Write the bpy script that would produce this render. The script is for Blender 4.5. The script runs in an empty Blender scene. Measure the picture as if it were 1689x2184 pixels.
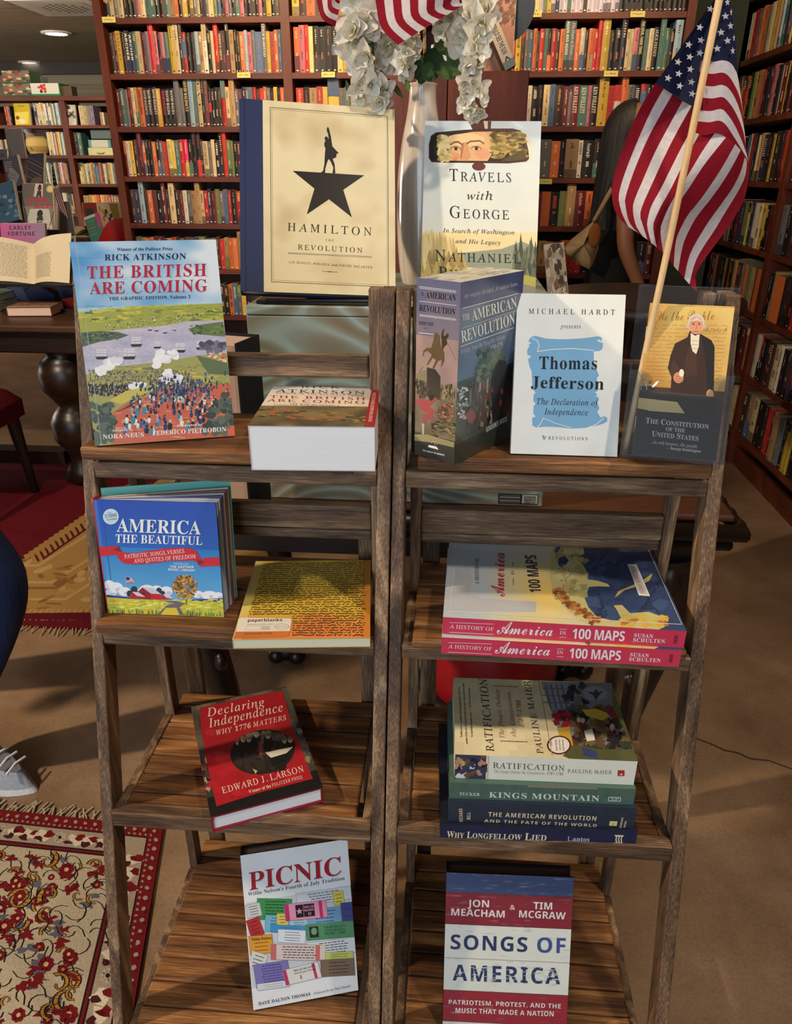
import bpy, bmesh, math, random, zlib, base64, struct
from math import pi, sin, cos, radians, sqrt
from mathutils import Vector as V, Matrix
from mathutils.geometry import tessellate_polygon
from mathutils.noise import noise as mnoise

random.seed(11)
sc = bpy.context.scene
C = sc.collection

# ------------------------------------------------------------------ camera
CAMZ = 1.32
FPX = 1584.0                      # focal length in pixels of the 1689 x 2184 frame
PITCH, YAW, ROLL = radians(24.8), radians(4.33), radians(0.142)
FW = V((-sin(YAW) * cos(PITCH), cos(YAW) * cos(PITCH), -sin(PITCH)))
_r = V((cos(YAW), sin(YAW), 0)); _u = _r.cross(FW)
RT = _r * cos(ROLL) + _u * sin(ROLL)
UP = -_r * sin(ROLL) + _u * cos(ROLL)
CAM = V((0, 0, CAMZ))
cam = bpy.data.cameras.new('camera')
cam_o = bpy.data.objects.new('camera', cam); C.objects.link(cam_o)
cam.sensor_fit = 'HORIZONTAL'; cam.sensor_width = 36.0; cam.lens = 36.0 * FPX / 1689
cam.clip_start = 0.02; cam.clip_end = 60
cam_o.matrix_world = Matrix(((RT.x, UP.x, -FW.x, 0), (RT.y, UP.y, -FW.y, 0), (RT.z, UP.z, -FW.z, CAMZ), (0, 0, 0, 1)))
sc.camera = cam_o

# ------------------------------------------------------------------ light
vs = sc.view_settings
sc.display_settings.display_device = 'sRGB'
vs.view_transform = 'Standard'; vs.look = 'None'; vs.gamma = 1.0; vs.use_curve_mapping = False
vs.exposure = 0.0
world = bpy.data.worlds.new('world'); sc.world = world; world.use_nodes = True
bg = world.node_tree.nodes['Background']
bg.inputs[0].default_value = (0.62, 0.60, 0.62, 1); bg.inputs[1].default_value = 0.045

def area(name, loc, to, sx, sy, energy, col, spread=180):
    l = bpy.data.lights.new(name, 'AREA'); l.shape = 'RECTANGLE'; l.size = sx; l.size_y = sy
    l.energy = energy; l.color = col; l.spread = radians(spread)
    o = bpy.data.objects.new(name, l); C.objects.link(o); o.location = loc
    o.rotation_euler = (V(to) - V(loc)).to_track_quat('-Z', 'Y').to_euler()
    return o
def spot(name, loc, to, energy, col, ang=80, blend=.5, rad=.05):
    l = bpy.data.lights.new(name, 'SPOT'); l.energy = energy; l.color = col
    l.spot_size = radians(ang); l.spot_blend = blend; l.shadow_soft_size = rad
    o = bpy.data.objects.new(name, l); C.objects.link(o); o.location = loc
    o.rotation_euler = (V(to) - V(loc)).to_track_quat('-Z', 'Y').to_euler()
    return o
# shop window behind the photographer: broad cool daylight, low and a little to the left
area('daylight_window', (-1.1, -2.6, 1.45), (-.05, .9, .55), 2.6, 2.1, 72, (.73, .86, 1.0))
# added fill light, unseen source: lifts the ceiling and far left shelves
area('fill_far_left', (-8.4, 5.2, 1.5), (-3.5, 6.5, 2.2), 3.0, 2.0, 190, (1, .92, .80))
# ceiling lamps of the shop (warm)
spot('ceiling_lamp_display', (.75, .25, 2.55), (-.1, .95, .35), 60, (1, .83, .64), 82, .5, .055)
spot('ceiling_lamp_left', (-2.3, .35, 2.55), (-.85, 1.5, 0), 250, (1, .80, .56), 110, .6, .05)
spot('ceiling_lamp_shelves', (-1.0, 2.6, 2.55), (-1.15, 4.05, 1.95), 112, (1, .70, .40), 84, .7, .06)
spot('ceiling_lamp_middle', (-.15, 2.5, 2.55), (-.2, 4.05, 2.0), 95, (1, .70, .40), 85, .7, .06)
spot('ceiling_lamp_right', (.85, 2.6, 2.55), (.75, 4.05, 1.95), 62, (1, .72, .44), 90, .7, .06)
spot('ceiling_lamp_far', (-3.4, 6.2, 2.55), (-3.6, 8.5, 1.4), 230, (1, .84, .60), 120, .7, .08)
spot('ceiling_lamp_tables', (-1.6, 2.0, 2.55), (-1.75, 3.3, 1.0), 50, (1, .82, .60), 100, .7, .08)
spot('ceiling_lamp_case', (.15, 2.4, 2.5), (1.38, 3.6, 1.6), 6, (1, .72, .45), 80, .7, .08)
spot('ceiling_lamp_aisle', (.9, 1.0, 2.55), (.95, 1.6, 0), 32, (1, .78, .52), 100, .7, .08)

# ------------------------------------------------------------------ helpers
def ray(x, y):
    return FW + RT * ((x - 844.5) / FPX) - UP * ((y - 1092) / FPX)
def onY(x, y, Y):
    d = ray(x, y); return CAM + d * (Y / d.y)
def onZ(x, y, Z):
    d = ray(x, y); return CAM + d * ((Z - CAMZ) / d.z)
def onX(x, y, X):
    d = ray(x, y); return CAM + d * (X / d.x)
def onP(x, y, p, n):
    d = ray(x, y); return CAM + d * ((V(p) - CAM).dot(V(n)) / d.dot(V(n)))

_lc = {}
def lin(c):
    k = tuple(c[:3])
    if k not in _lc:
        _lc[k] = tuple(((v / 255) / 12.92 if v / 255 <= .04045 else ((v / 255 + .055) / 1.055) ** 2.4) for v in k) + (1.0,)
    return _lc[k]
def mixc(a, b, t):
    t = max(0, min(1, t)); return tuple(a[i] + (b[i] - a[i]) * t for i in range(3))
def jit(c, d, rnd=random):
    k = 1 + rnd.uniform(-d, d); return tuple(max(0, min(255, v * k + rnd.uniform(-d, d) * 18)) for v in c)

class MB:
    """collects polygons and links them as one mesh object"""
    def __init__(s): s.v = []; s.f = []; s.c = []; s.m = []; s.s = []
    def poly(s, pts, col=(200, 200, 200), mat=0, smooth=False):
        n = len(s.v); s.v += [tuple(p) for p in pts]; s.f.append(tuple(range(n, n + len(pts)))); s.c.append(col); s.m.append(mat); s.s.append(smooth)
    def tris(s, pts, idx, col, mat=0):
        n = len(s.v); s.v += [tuple(p) for p in pts]
        for t in idx: s.f.append(tuple(n + i for i in t)); s.c.append(col); s.m.append(mat); s.s.append(False)
    def box(s, a, b, col=(200, 200, 200), mat=0, M=None):
        x0, y0, z0 = a; x1, y1, z1 = b
        p = [(x0, y0, z0), (x1, y0, z0), (x1, y1, z0), (x0, y1, z0), (x0, y0, z1), (x1, y0, z1), (x1, y1, z1), (x0, y1, z1)]
        if M is not None: p = [tuple(M @ V(q)) for q in p]
        n = len(s.v); s.v += p
        for f in ((3, 2, 1, 0), (4, 5, 6, 7), (0, 1, 5, 4), (1, 2, 6, 5), (2, 3, 7, 6), (3, 0, 4, 7)):
            s.f.append(tuple(n + i for i in f)); s.c.append(col); s.m.append(mat); s.s.append(False)
    def hexa(s, p, col=(200, 200, 200), mat=0):
        n = len(s.v); s.v += [tuple(q) for q in p]
        for f in ((3, 2, 1, 0), (4, 5, 6, 7), (0, 1, 5, 4), (1, 2, 6, 5), (2, 3, 7, 6), (3, 0, 4, 7)):
            s.f.append(tuple(n + i for i in f)); s.c.append(col); s.m.append(mat); s.s.append(False)
    def grid(s, fn, nu, nv, col=(200, 200, 200), mat=0, smooth=True, close_u=False):
        n = len(s.v)
        cu = nu if close_u else nu + 1
        for j in range(nv + 1):
            for i in range(cu): s.v.append(tuple(fn(i / nu, j / nv)))
        for j in range(nv):
            for i in range(nu):
                a = n + j * cu + i; b = n + j * cu + (i + 1) % cu
                s.f.append((a, b, b + cu, a + cu)); s.m.append(mat); s.s.append(smooth)
                s.c.append(col((i + .5) / nu, (j + .5) / nv) if callable(col) else col)
    def lathe(s, prof, n=32, col=(200, 200, 200), mat=0, c=(0, 0, 0), smooth=True, cap=True):
        k = len(prof)
        s.grid(lambda u, v: (c[0] + prof[min(k - 1, round(v * (k - 1)))][0] * cos(2 * pi * u), c[1] + prof[min(k - 1, round(v * (k - 1)))][0] * sin(2 * pi * u), c[2] + prof[min(k - 1, round(v * (k - 1)))][1]), n, k - 1, col, mat, smooth, True)
        if cap:
            for q, rev in ((prof[0], True), (prof[-1], False)):
                if q[0] > 1e-5:
                    p = [(c[0] + q[0] * cos(2 * pi * i / n), c[1] + q[0] * sin(2 * pi * i / n), c[2] + q[1]) for i in range(n)]
                    s.poly(p[::-1] if rev else p, col(0, 0) if callable(col) else col, mat)
    def tube(s, pts, r, n=8, col=(200, 200, 200), mat=0, cap=True):
        pts = [V(p) for p in pts]; k = len(pts)
        rr = r if isinstance(r, (list, tuple)) else [r] * k
        rings = []; side = None
        for i in range(k):
            d = (pts[min(i + 1, k - 1)] - pts[max(i - 1, 0)]).normalized()
            if side is None: side = d.orthogonal().normalized()
            side = (side - d * side.dot(d)).normalized(); o = d.cross(side)
            rings.append([pts[i] + side * (rr[i] * cos(2 * pi * a / n)) + o * (rr[i] * sin(2 * pi * a / n)) for a in range(n)])
        b = len(s.v)
        for g in rings: s.v += [tuple(p) for p in g]
        for i in range(k - 1):
            for a in range(n):
                s.f.append((b + i * n + a, b + i * n + (a + 1) % n, b + (i + 1) * n + (a + 1) % n, b + (i + 1) * n + a)); s.c.append(col); s.m.append(mat); s.s.append(True)
        if cap: s.poly(rings[0][::-1], col, mat); s.poly(rings[-1], col, mat)
    def sphere(s, c, r, col=(200, 200, 200), mat=0, nu=16, nv=10, sc3=(1, 1, 1)):
        s.grid(lambda u, v: (c[0] + r * sc3[0] * sin(pi * v) * cos(-2 * pi * u), c[1] + r * sc3[1] * sin(pi * v) * sin(-2 * pi * u), c[2] + r * sc3[2] * cos(pi * v)), nu, nv, col, mat, True, True)
    def build(s, name, mats, parent=None, M=None):
        me = bpy.data.meshes.new(name); me.from_pydata(s.v, [], s.f)
        if not isinstance(mats, (list, tuple)): mats = [mats]
        for m in mats: me.materials.append(m)
        at = me.attributes.new('Col', 'FLOAT_COLOR', 'FACE')
        flat = []
        for c in s.c: flat.extend(lin(c))
        at.data.foreach_set('color', flat)
        me.polygons.foreach_set('material_index', s.m)
        me.polygons.foreach_set('use_smooth', s.s)
        me.update()
        o = bpy.data.objects.new(name, me); C.objects.link(o)
        if parent is not None: o.parent = parent
        if M is not None: o.matrix_local = M
        return o

def tag(o, label, cat, group=None, kind=None):
    if label: o['label'] = label
    if cat: o['category'] = cat
    if group: o['group'] = group
    if kind: o['kind'] = kind
    return o
def thing(name, label, cat, M=None, group=None):
    o = bpy.data.objects.new(name, None); C.objects.link(o); o.empty_display_size = .05
    if M is not None: o.matrix_world = M
    return tag(o, label, cat, group)
def frame(B, e, u):
    """matrix of a local frame: x along e, z along u, y = behind the front face"""
    e = V(e).normalized(); u = V(u); u = (u - e * u.dot(e)).normalized(); n = u.cross(e)
    return Matrix(((e.x, n.x, u.x, B[0]), (e.y, n.y, u.y, B[1]), (e.z, n.z, u.z, B[2]), (0, 0, 0, 1)))
def bev(o, w, seg=2):
    m = o.modifiers.new('bevel', 'BEVEL'); m.width = w; m.segments = seg; m.limit_method = 'ANGLE'; m.angle_limit = radians(50)
    m.harden_normals = False
    return o

# ------------------------------------------------------------------ materials
def newmat(name):
    m = bpy.data.materials.new(name); m.use_nodes = True
    nt = m.node_tree; return m, nt, nt.nodes['Principled BSDF']
def N(nt, t, **k):
    n = nt.nodes.new(t)
    for a, b in k.items(): setattr(n, a, b)
    return n
def L(nt, a, b): nt.links.new(a, b)
def ramp(nt, stops):
    r = N(nt, 'ShaderNodeValToRGB'); e = r.color_ramp.elements
    while len(e) < len(stops): e.new(.5)
    for i, (p, c) in enumerate(stops): e[i].position = p; e[i].color = lin(c)
    return r
def print_mat(name, rough, coat=0.0, spec=.5, var=0.06, vscale=30, bump=0, two=False, trans=0):
    m, nt, b = newmat(name)
    a = N(nt, 'ShaderNodeAttribute', attribute_name='Col')
    tc = N(nt, 'ShaderNodeTexCoord'); nz = N(nt, 'ShaderNodeTexNoise'); nz.inputs['Scale'].default_value = vscale; nz.inputs['Detail'].default_value = 5
    L(nt, tc.outputs['Object'], nz.inputs['Vector'])
    mp = N(nt, 'ShaderNodeMapRange'); mp.inputs['From Min'].default_value = .3; mp.inputs['From Max'].default_value = .7
    mp.inputs['To Min'].default_value = 1 - var; mp.inputs['To Max'].default_value = 1 + var * .5
    L(nt, nz.outputs['Fac'], mp.inputs['Value'])
    vm = N(nt, 'ShaderNodeVectorMath', operation='SCALE'); L(nt, a.outputs['Color'], vm.inputs[0]); L(nt, mp.outputs['Result'], vm.inputs['Scale'])
    L(nt, vm.outputs['Vector'], b.inputs['Base Color'])
    b.inputs['Roughness'].default_value = rough; b.inputs['Specular IOR Level'].default_value = spec
    b.inputs['Coat Weight'].default_value = coat; b.inputs['Coat Roughness'].default_value = .15
    if bump:
        bp = N(nt, 'ShaderNodeBump'); bp.inputs['Strength'].default_value = bump; bp.inputs['Distance'].default_value = .002
        L(nt, nz.outputs['Fac'], bp.inputs['Height']); L(nt, bp.outputs['Normal'], b.inputs['Normal'])
    if trans:
        b.inputs['Subsurface Weight'].default_value = 0
        tr = N(nt, 'ShaderNodeBsdfTranslucent'); L(nt, vm.outputs['Vector'], tr.inputs['Color'])
        mx = N(nt, 'ShaderNodeMixShader'); mx.inputs[0].default_value = trans
        L(nt, b.outputs[0], mx.inputs[1]); L(nt, tr.outputs[0], mx.inputs[2]); L(nt, mx.outputs[0], nt.nodes['Material Output'].inputs[0])
    return m
PRINT = print_mat('printed_cover', .42, .0, .4, .05, 25)
MATTE = print_mat('matte_cover', .6, 0, .3, .05, 25)
GLOSS = print_mat('shrink_wrapped_cover', .3, .6, .5, .05, 25)
CLOTH = print_mat('woven_cloth', .85, 0, .2, .10, 220, .25, trans=.25)
FABRIC = print_mat('dense_fabric', .9, 0, .15, .14, 160, .4)
PETAL = print_mat('silk_petals', .7, 0, .2, .05, 40, trans=.3)
PAINT = print_mat('painted_surface', .5, 0, .4, .06, 12)
PLAST = print_mat('plastic', .35, .1, .5, .04, 12)
SKIN = print_mat('skin', .55, 0, .35, .05, 40)
RUG = print_mat('wool_pile', .95, 0, .1, .16, 260, .8)

def paper_mat():
    m, nt, b = newmat('page_edges')
    tc = N(nt, 'ShaderNodeTexCoord'); a = N(nt, 'ShaderNodeAttribute', attribute_name='Col')
    mp = N(nt, 'ShaderNodeMapping'); mp.inputs['Scale'].default_value = (4, 2200, 4); L(nt, tc.outputs['Object'], mp.inputs['Vector'])
    nz = N(nt, 'ShaderNodeTexNoise'); nz.inputs['Scale'].default_value = 1; nz.inputs['Detail'].default_value = 2; L(nt, mp.outputs[0], nz.inputs['Vector'])
    r = N(nt, 'ShaderNodeMapRange'); r.inputs['From Min'].default_value = .3; r.inputs['From Max'].default_value = .7; r.inputs['To Min'].default_value = .93; r.inputs['To Max'].default_value = 1.02
    L(nt, nz.outputs['Fac'], r.inputs['Value'])
    vm = N(nt, 'ShaderNodeVectorMath', operation='SCALE'); L(nt, a.outputs['Color'], vm.inputs[0]); L(nt, r.outputs[0], vm.inputs['Scale'])
    L(nt, vm.outputs[0], b.inputs['Base Color']); b.inputs['Roughness'].default_value = .8; b.inputs['Specular IOR Level'].default_value = .2
    return m
PAGE = paper_mat()

def wood_mat(name, axis, stops, sc_long=2.2, sc_x=60, rough=.55, bump=.35, ring=1.0, spec=.35):
    """axis = grain direction 0/1/2; coarse noise stretched along the grain plus a fine fibre noise"""
    m, nt, b = newmat(name)
    tc = N(nt, 'ShaderNodeTexCoord'); oi = N(nt, 'ShaderNodeObjectInfo')
    off = N(nt, 'ShaderNodeVectorMath', operation='SCALE'); off.inputs[0].default_value = (3.1, 5.7, 7.3); L(nt, oi.outputs['Random'], off.inputs['Scale'])
    ad = N(nt, 'ShaderNodeVectorMath', operation='ADD'); L(nt, tc.outputs['Object'], ad.inputs[0]); L(nt, off.outputs[0], ad.inputs[1])
    def st(lg, ac):
        mp = N(nt, 'ShaderNodeMapping'); s = [ac, ac, ac]; s[axis] = lg
        mp.inputs['Scale'].default_value = s; L(nt, ad.outputs[0], mp.inputs['Vector']); return mp
    n1 = N(nt, 'ShaderNodeTexNoise'); n1.inputs['Scale'].default_value = 1; n1.inputs['Detail'].default_value = 4; n1.inputs['Distortion'].default_value = 1.2 * ring
    L(nt, st(sc_long, sc_x * .35).outputs[0], n1.inputs['Vector'])
    n2 = N(nt, 'ShaderNodeTexNoise'); n2.inputs['Scale'].default_value = 1; n2.inputs['Detail'].default_value = 6; n2.inputs['Roughness'].default_value = .65
    L(nt, st(sc_long * 9, sc_x * 9).outputs[0], n2.inputs['Vector'])
    mx = N(nt, 'ShaderNodeMix'); mx.data_type = 'FLOAT'; mx.inputs[0].default_value = .42
    L(nt, n1.outputs['Fac'], mx.inputs[2]); L(nt, n2.outputs['Fac'], mx.inputs[3])
    r = ramp(nt, stops); L(nt, mx.outputs[0], r.inputs[0]); L(nt, r.outputs[0], b.inputs['Base Color'])
    bp = N(nt, 'ShaderNodeBump'); bp.inputs['Strength'].default_value = bump; bp.inputs['Distance'].default_value = .001
    L(nt, n2.outputs['Fac'], bp.inputs['Height']); L(nt, bp.outputs[0], b.inputs['Normal'])
    b.inputs['Roughness'].default_value = rough; b.inputs['Specular IOR Level'].default_value = spec
    return m
WAL = [(.30, (26, 18, 13)), (.43, (74, 54, 39)), (.53, (116, 89, 65)), (.66, (186, 154, 118))]
WAL2 = [(.30, (32, 20, 12)), (.42, (82, 51, 28)), (.53, (128, 84, 47)), (.68, (200, 146, 90))]
WOODX = wood_mat('walnut_stained_board', 0, WAL2)
WOODZ = wood_mat('walnut_stained_post', 2, WAL, 3, 70)
WOODR = wood_mat('walnut_stained_rail', 0, WAL, 3, 70)
MAH = [(.30, (58, 25, 15)), (.5, (92, 42, 25)), (.7, (120, 58, 35))]
MAHX = wood_mat('mahogany_shelf', 0, MAH, 1.2, 22, .45, .05, .6, .4)
MAHZ = wood_mat('mahogany_panel', 2, MAH, 1.2, 22, .45, .05, .6, .4)
DARKW = wood_mat('dark_carved_wood', 0, [(.3, (14, 9, 7)), (.5, (30, 19, 13)), (.7, (54, 34, 22))], 2, 30, .35, .1, .6, .5)
MAHLIT = wood_mat('mahogany_lit', 2, [(.30, (84, 38, 24)), (.5, (122, 58, 36)), (.7, (146, 76, 48))], 1.2, 22, .45, .05, .6, .4)  # mahogany again, lighter: daylight on the cabinet front is put into the colour
TABW = wood_mat('brown_table_top', 0, [(.3, (44, 24, 14)), (.5, (74, 43, 25)), (.7, (100, 62, 38))], 2, 26, .45, .06, .6, .5)
# ------------------------------------------------------------------ lettering
# letters come from the text tool; bold, italic, script and plain faces are the matching mathematical alphabets
FACES = dict(B=(0x1D400, 0x1D41A, 0x1D7CE), I=(0x1D434, 0x1D44E, 0x1D7CE), X=(0x1D4D0, 0x1D4EA, 0x1D7CE), S=(0x1D5A0, 0x1D5BA, 0x1D7E2), K=(0x1D5D4, 0x1D5EE, 0x1D7EC))
def _char(font, ch):
    u, l, d = FACES[font]
    if font == 'I' and ch == 'h': return chr(0x210E)
    if 'A' <= ch <= 'Z': return chr(u + ord(ch) - 65)
    if 'a' <= ch <= 'z': return chr(l + ord(ch) - 97)
    if '0' <= ch <= '9': return chr(d + ord(ch) - 48)
    return ch
_cu = bpy.data.curves.new('lettering', 'FONT'); _cu.size = 1; _cu.resolution_u = 3
_co = bpy.data.objects.new('lettering', _cu); C.objects.link(_co)
def _shape(s):
    _cu.body = s; _co.update_tag()
    dg = bpy.context.evaluated_depsgraph_get()
    me = bpy.data.meshes.new_from_object(_co.evaluated_get(dg)); me.calc_loop_triangles()
    v = [(p.co.x, p.co.y) for p in me.vertices]; t = [tuple(q.vertices) for q in me.loop_triangles]
    bpy.data.meshes.remove(me); return v, t
_bar = max(x for x, y in _shape('    |')[0])
_tc = {}
def glyph(font, ch):
    """advance, outline points and triangles of one letter; face R is an upright roman made from the italic capitals"""
    k = font + ch
    if k in _tc: return _tc[k]
    if ch == ' ': _tc[k] = (.27, [], []); return _tc[k]
    src = font
    if font == 'R': src = 'I' if ch.isupper() else 'B'
    v, t = _shape(_char(src, ch) + '    |'); hi = max(x for x, y in v); adv = hi - _bar
    keep = [i for i, (x, y) in enumerate(v) if x < hi - .13]; ix = {i: n for n, i in enumerate(keep)}
    pts = [v[i] for i in keep]; tri = [tuple(ix[i] for i in q) for q in t if all(i in ix for i in q)]
    if font == 'I' and ch.isdigit(): pts = [(x + .24 * y, y) for x, y in pts]
    if font == 'R' and ch.isupper(): pts = [(x - .286 * y, y) for x, y in pts]; adv += .02
    _tc[k] = (adv, pts, tri); return _tc[k]
# ------------------------------------------------------------------ printed artwork
def homog(src):
    """projective map taking four points (tl, tr, br, bl) to the unit square"""
    dst = [(0, 0), (1, 0), (1, 1), (0, 1)]
    A = []; b = []
    for (x, y), (u, v) in zip(src, dst):
        A.append([x, y, 1, 0, 0, 0, -u * x, -u * y]); b.append(u)
        A.append([0, 0, 0, x, y, 1, -v * x, -v * y]); b.append(v)
    n = 8
    for i in range(n):
        p = max(range(i, n), key=lambda r: abs(A[r][i])); A[i], A[p] = A[p], A[i]; b[i], b[p] = b[p], b[i]
        for r in range(i + 1, n):
            k = A[r][i] / A[i][i]
            for c in range(i, n): A[r][c] -= k * A[i][c]
            b[r] -= k * b[i]
    h = [0] * 8
    for i in range(n - 1, -1, -1): h[i] = (b[i] - sum(A[i][c] * h[c] for c in range(i + 1, n))) / A[i][i]
    def f(x, y):
        w = h[6] * x + h[7] * y + 1
        return ((h[0] * x + h[1] * y + h[2]) / w, (h[3] * x + h[4] * y + h[5]) / w)
    return f

class Art:
    """flat printed design; coordinates are measured on the design, then squared up to 0..1"""
    def __init__(s, corners=None, off=(0, 0), k=1.0, seed=1):
        if corners is None: corners = [(0, 0), (1, 0), (1, 1), (0, 1)]
        s.h = homog(corners); s.items = []; s.z = 1.0; s.rnd = random.Random(seed)
    def add(s, pts, tri, col, dz=1.0):
        q = []
        for p in pts:
            u, v = s.h(*p); q.append((min(1.0, max(0.0, u)), min(1.0, max(0.0, v))))
        s.items.append((q, tri, col, s.z)); s.z += dz
    def raw(s, q, tri, col): s.items.append((q, tri, col, s.z))
    def poly(s, pts, col, dz=1.0):
        if len(pts) < 3: return
        if len(pts) <= 3: tri = [(0, 1, 2)]
        else: tri = tessellate_polygon([[V((p[0], p[1], 0)) for p in pts]])
        s.add(pts, [tuple(t) for t in tri], col, dz)
    def fill(s, col): s.raw([(0, 0), (1, 0), (1, 1), (0, 1)], [(0, 1, 2), (0, 2, 3)], col); s.z += 1
    def uv(s, u0, v0, u1, v1, col): s.raw([(u0, v0), (u1, v0), (u1, v1), (u0, v1)], [(0, 1, 2), (0, 2, 3)], col); s.z += 1
    def rect(s, x0, y0, x1, y1, col, dz=1.0): s.add([(x0, y0), (x1, y0), (x1, y1), (x0, y1)], [(0, 1, 2), (0, 2, 3)], col, dz)
    def ell(s, cx, cy, rx, ry, col, n=28, rot=0, dz=1.0):
        c, w = cos(rot), sin(rot)
        s.add([(cx + rx * cos(2 * pi * i / n) * c - ry * sin(2 * pi * i / n) * w, cy + rx * cos(2 * pi * i / n) * w + ry * sin(2 * pi * i / n) * c) for i in range(n)], [(0, i, i + 1) for i in range(1, n - 1)], col, dz)
    def blob(s, cx, cy, rx, ry, col, j=.3, n=14, dz=.2):
        p = []
        for i in range(n):
            k = 1 + s.rnd.uniform(-j, j); p.append((cx + rx * k * cos(2 * pi * i / n), cy + ry * k * sin(2 * pi * i / n)))
        s.add([(cx, cy)] + p, [(0, i + 1, (i + 1) % n + 1) for i in range(n)], col, dz)
    def line(s, pts, w, col, dz=1.0, closed=False):
        if closed: pts = list(pts) + [pts[0]]
        for (x0, y0), (x1, y1) in zip(pts[:-1], pts[1:]):
            dx, dy = x1 - x0, y1 - y0; l = sqrt(dx * dx + dy * dy) or 1; nx, ny = -dy / l * w / 2, dx / l * w / 2; ex, ey = dx / l * w * .25, dy / l * w * .25
            s.add([(x0 + nx - ex, y0 + ny - ey), (x1 + nx + ex, y1 + ny + ey), (x1 - nx + ex, y1 - ny + ey), (x0 - nx - ex, y0 - ny - ey)], [(0, 1, 2), (0, 2, 3)], col, 0.02)
        s.z += dz
    def grid(s, u0, v0, u1, v1, nu, nv, fn):
        for j in range(nv):
            for i in range(nu):
                a, b = u0 + (u1 - u0) * i / nu, u0 + (u1 - u0) * (i + 1) / nu
                c, d = v0 + (v1 - v0) * j / nv, v0 + (v1 - v0) * (j + 1) / nv
                s.raw([(a, c), (b, c), (b, d), (a, d)], [(0, 1, 2), (0, 2, 3)], fn((a + b) / 2, (c + d) / 2))
        s.z += 1
    def T(s, txt, font, A, B, cap, col, sm=None, up=None, sp=0, thin=None):
        """text from A to B along the baseline, capitals 'cap' tall"""
        ax, ay = A; bx, by = B
        if up is None:
            l = sqrt((bx - ax) ** 2 + (by - ay) ** 2); up = ((by - ay) / l, -(bx - ax) / l)
        x = 0; run = []
        for ch in txt:
            k = 1.0; c2 = ch
            if sm and ch.islower(): k = sm; c2 = ch.upper()
            adv, pts, tri = glyph(font, c2); run.append((x, k, pts, tri)); x += adv * k + sp
        lo = min(x0 + k * p[0] for x0, k, pts, t in run for p in pts); hi = max(x0 + k * p[0] for x0, k, pts, t in run for p in pts)
        ch = max(p[1] for p in glyph(font, 'H')[1])
        P = []; T_ = []
        for x0, k, pts, tri in run:
            n = len(P)
            for px, py in pts:
                t = (x0 + k * px - lo) / (hi - lo); q = py * k / ch * cap
                P.append((ax + (bx - ax) * t + up[0] * q, ay + (by - ay) * t + up[1] * q))
            T_ += [tuple(n + i for i in t) for t in tri]
        s.add(P, T_, col, 1.0)
    def squig(s, x0, y0, x1, y1, n, w, amp, col, rnd=None):
        """a line of handwriting drawn as short wavering strokes"""
        r = rnd or s.rnd; p = []
        for i in range(n + 1):
            t = i / n; p.append((x0 + (x1 - x0) * t, y0 + (y1 - y0) * t + r.uniform(-amp, amp)))
        seg = []; 
        for q in p:
            if r.random() < .13 and len(seg) > 1: s.line(seg, w, col, 0); seg = []
            else: seg.append(q)
        if len(seg) > 1: s.line(seg, w, col, 0)
        s.z += .1
    def emit(s, mb, B, e, up, w, h, mat=0, eps=2.2e-5):
        B = V(B); e = V(e); up = V(up); n = e.cross(up)
        zm = max([1] + [i[3] for i in s.items]); eps = min(eps, 4.5e-4 / zm)
        # every item lies a hair above the one before, like ink on ink
        for q, tri, col, z in s.items:
            mb.tris([B + e * (u * w) + up * ((1 - v) * h) + n * (eps * z) for u, v in q], tri, col, mat)

class CropArt(Art):
    """same, measured on an enlarged view whose corner sits at (x0, y0) with k view pixels per pixel"""
    def __init__(s, x0, y0, k, tl, tr, br, bl, seed=1):
        Art.__init__(s, [tl, tr, br, bl], seed=seed)

def posed(B, yaw, lean, roll=0):
    y, l = radians(yaw), radians(lean)
    e = V((cos(y), sin(y), 0)); b = V((-sin(y), cos(y), 0)); u = V((0, 0, 1)) * cos(l) + b * sin(l)
    return frame(B, e, u)

def book(label, M, w, h, t, front=None, spine=None, side='L', cover=(60, 60, 60), page=(238, 236, 228), hard=True, mat=PRINT,
         group=None, back=None, name='book', inner=None, board=None):
    root = thing(name, label, 'book', M, group)
    bt = board or (.0024 if hard else .0007)
    ins = .0032 if hard else 0.0002
    m = MB()
    m.box((0, 0, 0), (w, bt, h), cover)                             # front board
    m.box((0, t - bt, 0), (w, t, h), back or cover)                 # back board
    if side == 'L': m.box((0, bt, 0), (bt, t - bt, h), cover)
    else: m.box((0, bt, 0), (w, t - bt, bt), cover)
    if front: front.emit(m, (0, 0, 0), (1, 0, 0), (0, 0, 1), w, h)
    if spine:
        if side == 'L': spine.emit(m, (0, t, 0), (0, -1, 0), (0, 0, 1), t, h)
        else: spine.emit(m, (0, t, 0), (1, 0, 0), (0, -1, 0), w, t)
    m.build('cover', mat, root)
    p = MB()
    if side == 'L': p.box((bt + .0003, bt + .0002, ins), (w - ins, t - bt - .0002, h - ins), page)
    else: p.box((ins, bt + .0002, bt + .0003), (w - ins, t - bt - .0002, h - ins), page)
    p.build('page_block', PAGE, root)
    return root

def easel(label, M, w, h, depth=.07, col=(22, 22, 24)):
    """small folding bookstand: ledge, back plate, strut; origin under the front edge of the book it holds"""
    r = thing('book_stand', label, 'bookstand', M)
    m = MB(); m.box((-.5 * w, .0, -.004), (.5 * w, .03, -.0005), col); m.box((-.5 * w, -.005, -.004), (-.42 * w, -.001, .008), col); m.box((.42 * w, -.005, -.004), (.5 * w, -.001, .008), col)
    m.build('ledge', PLAST, r)
    return r
# ------------------------------------------------------------------ covers of the books on the ladders
K = (24, 24, 28); W = (238, 240, 236)

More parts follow.
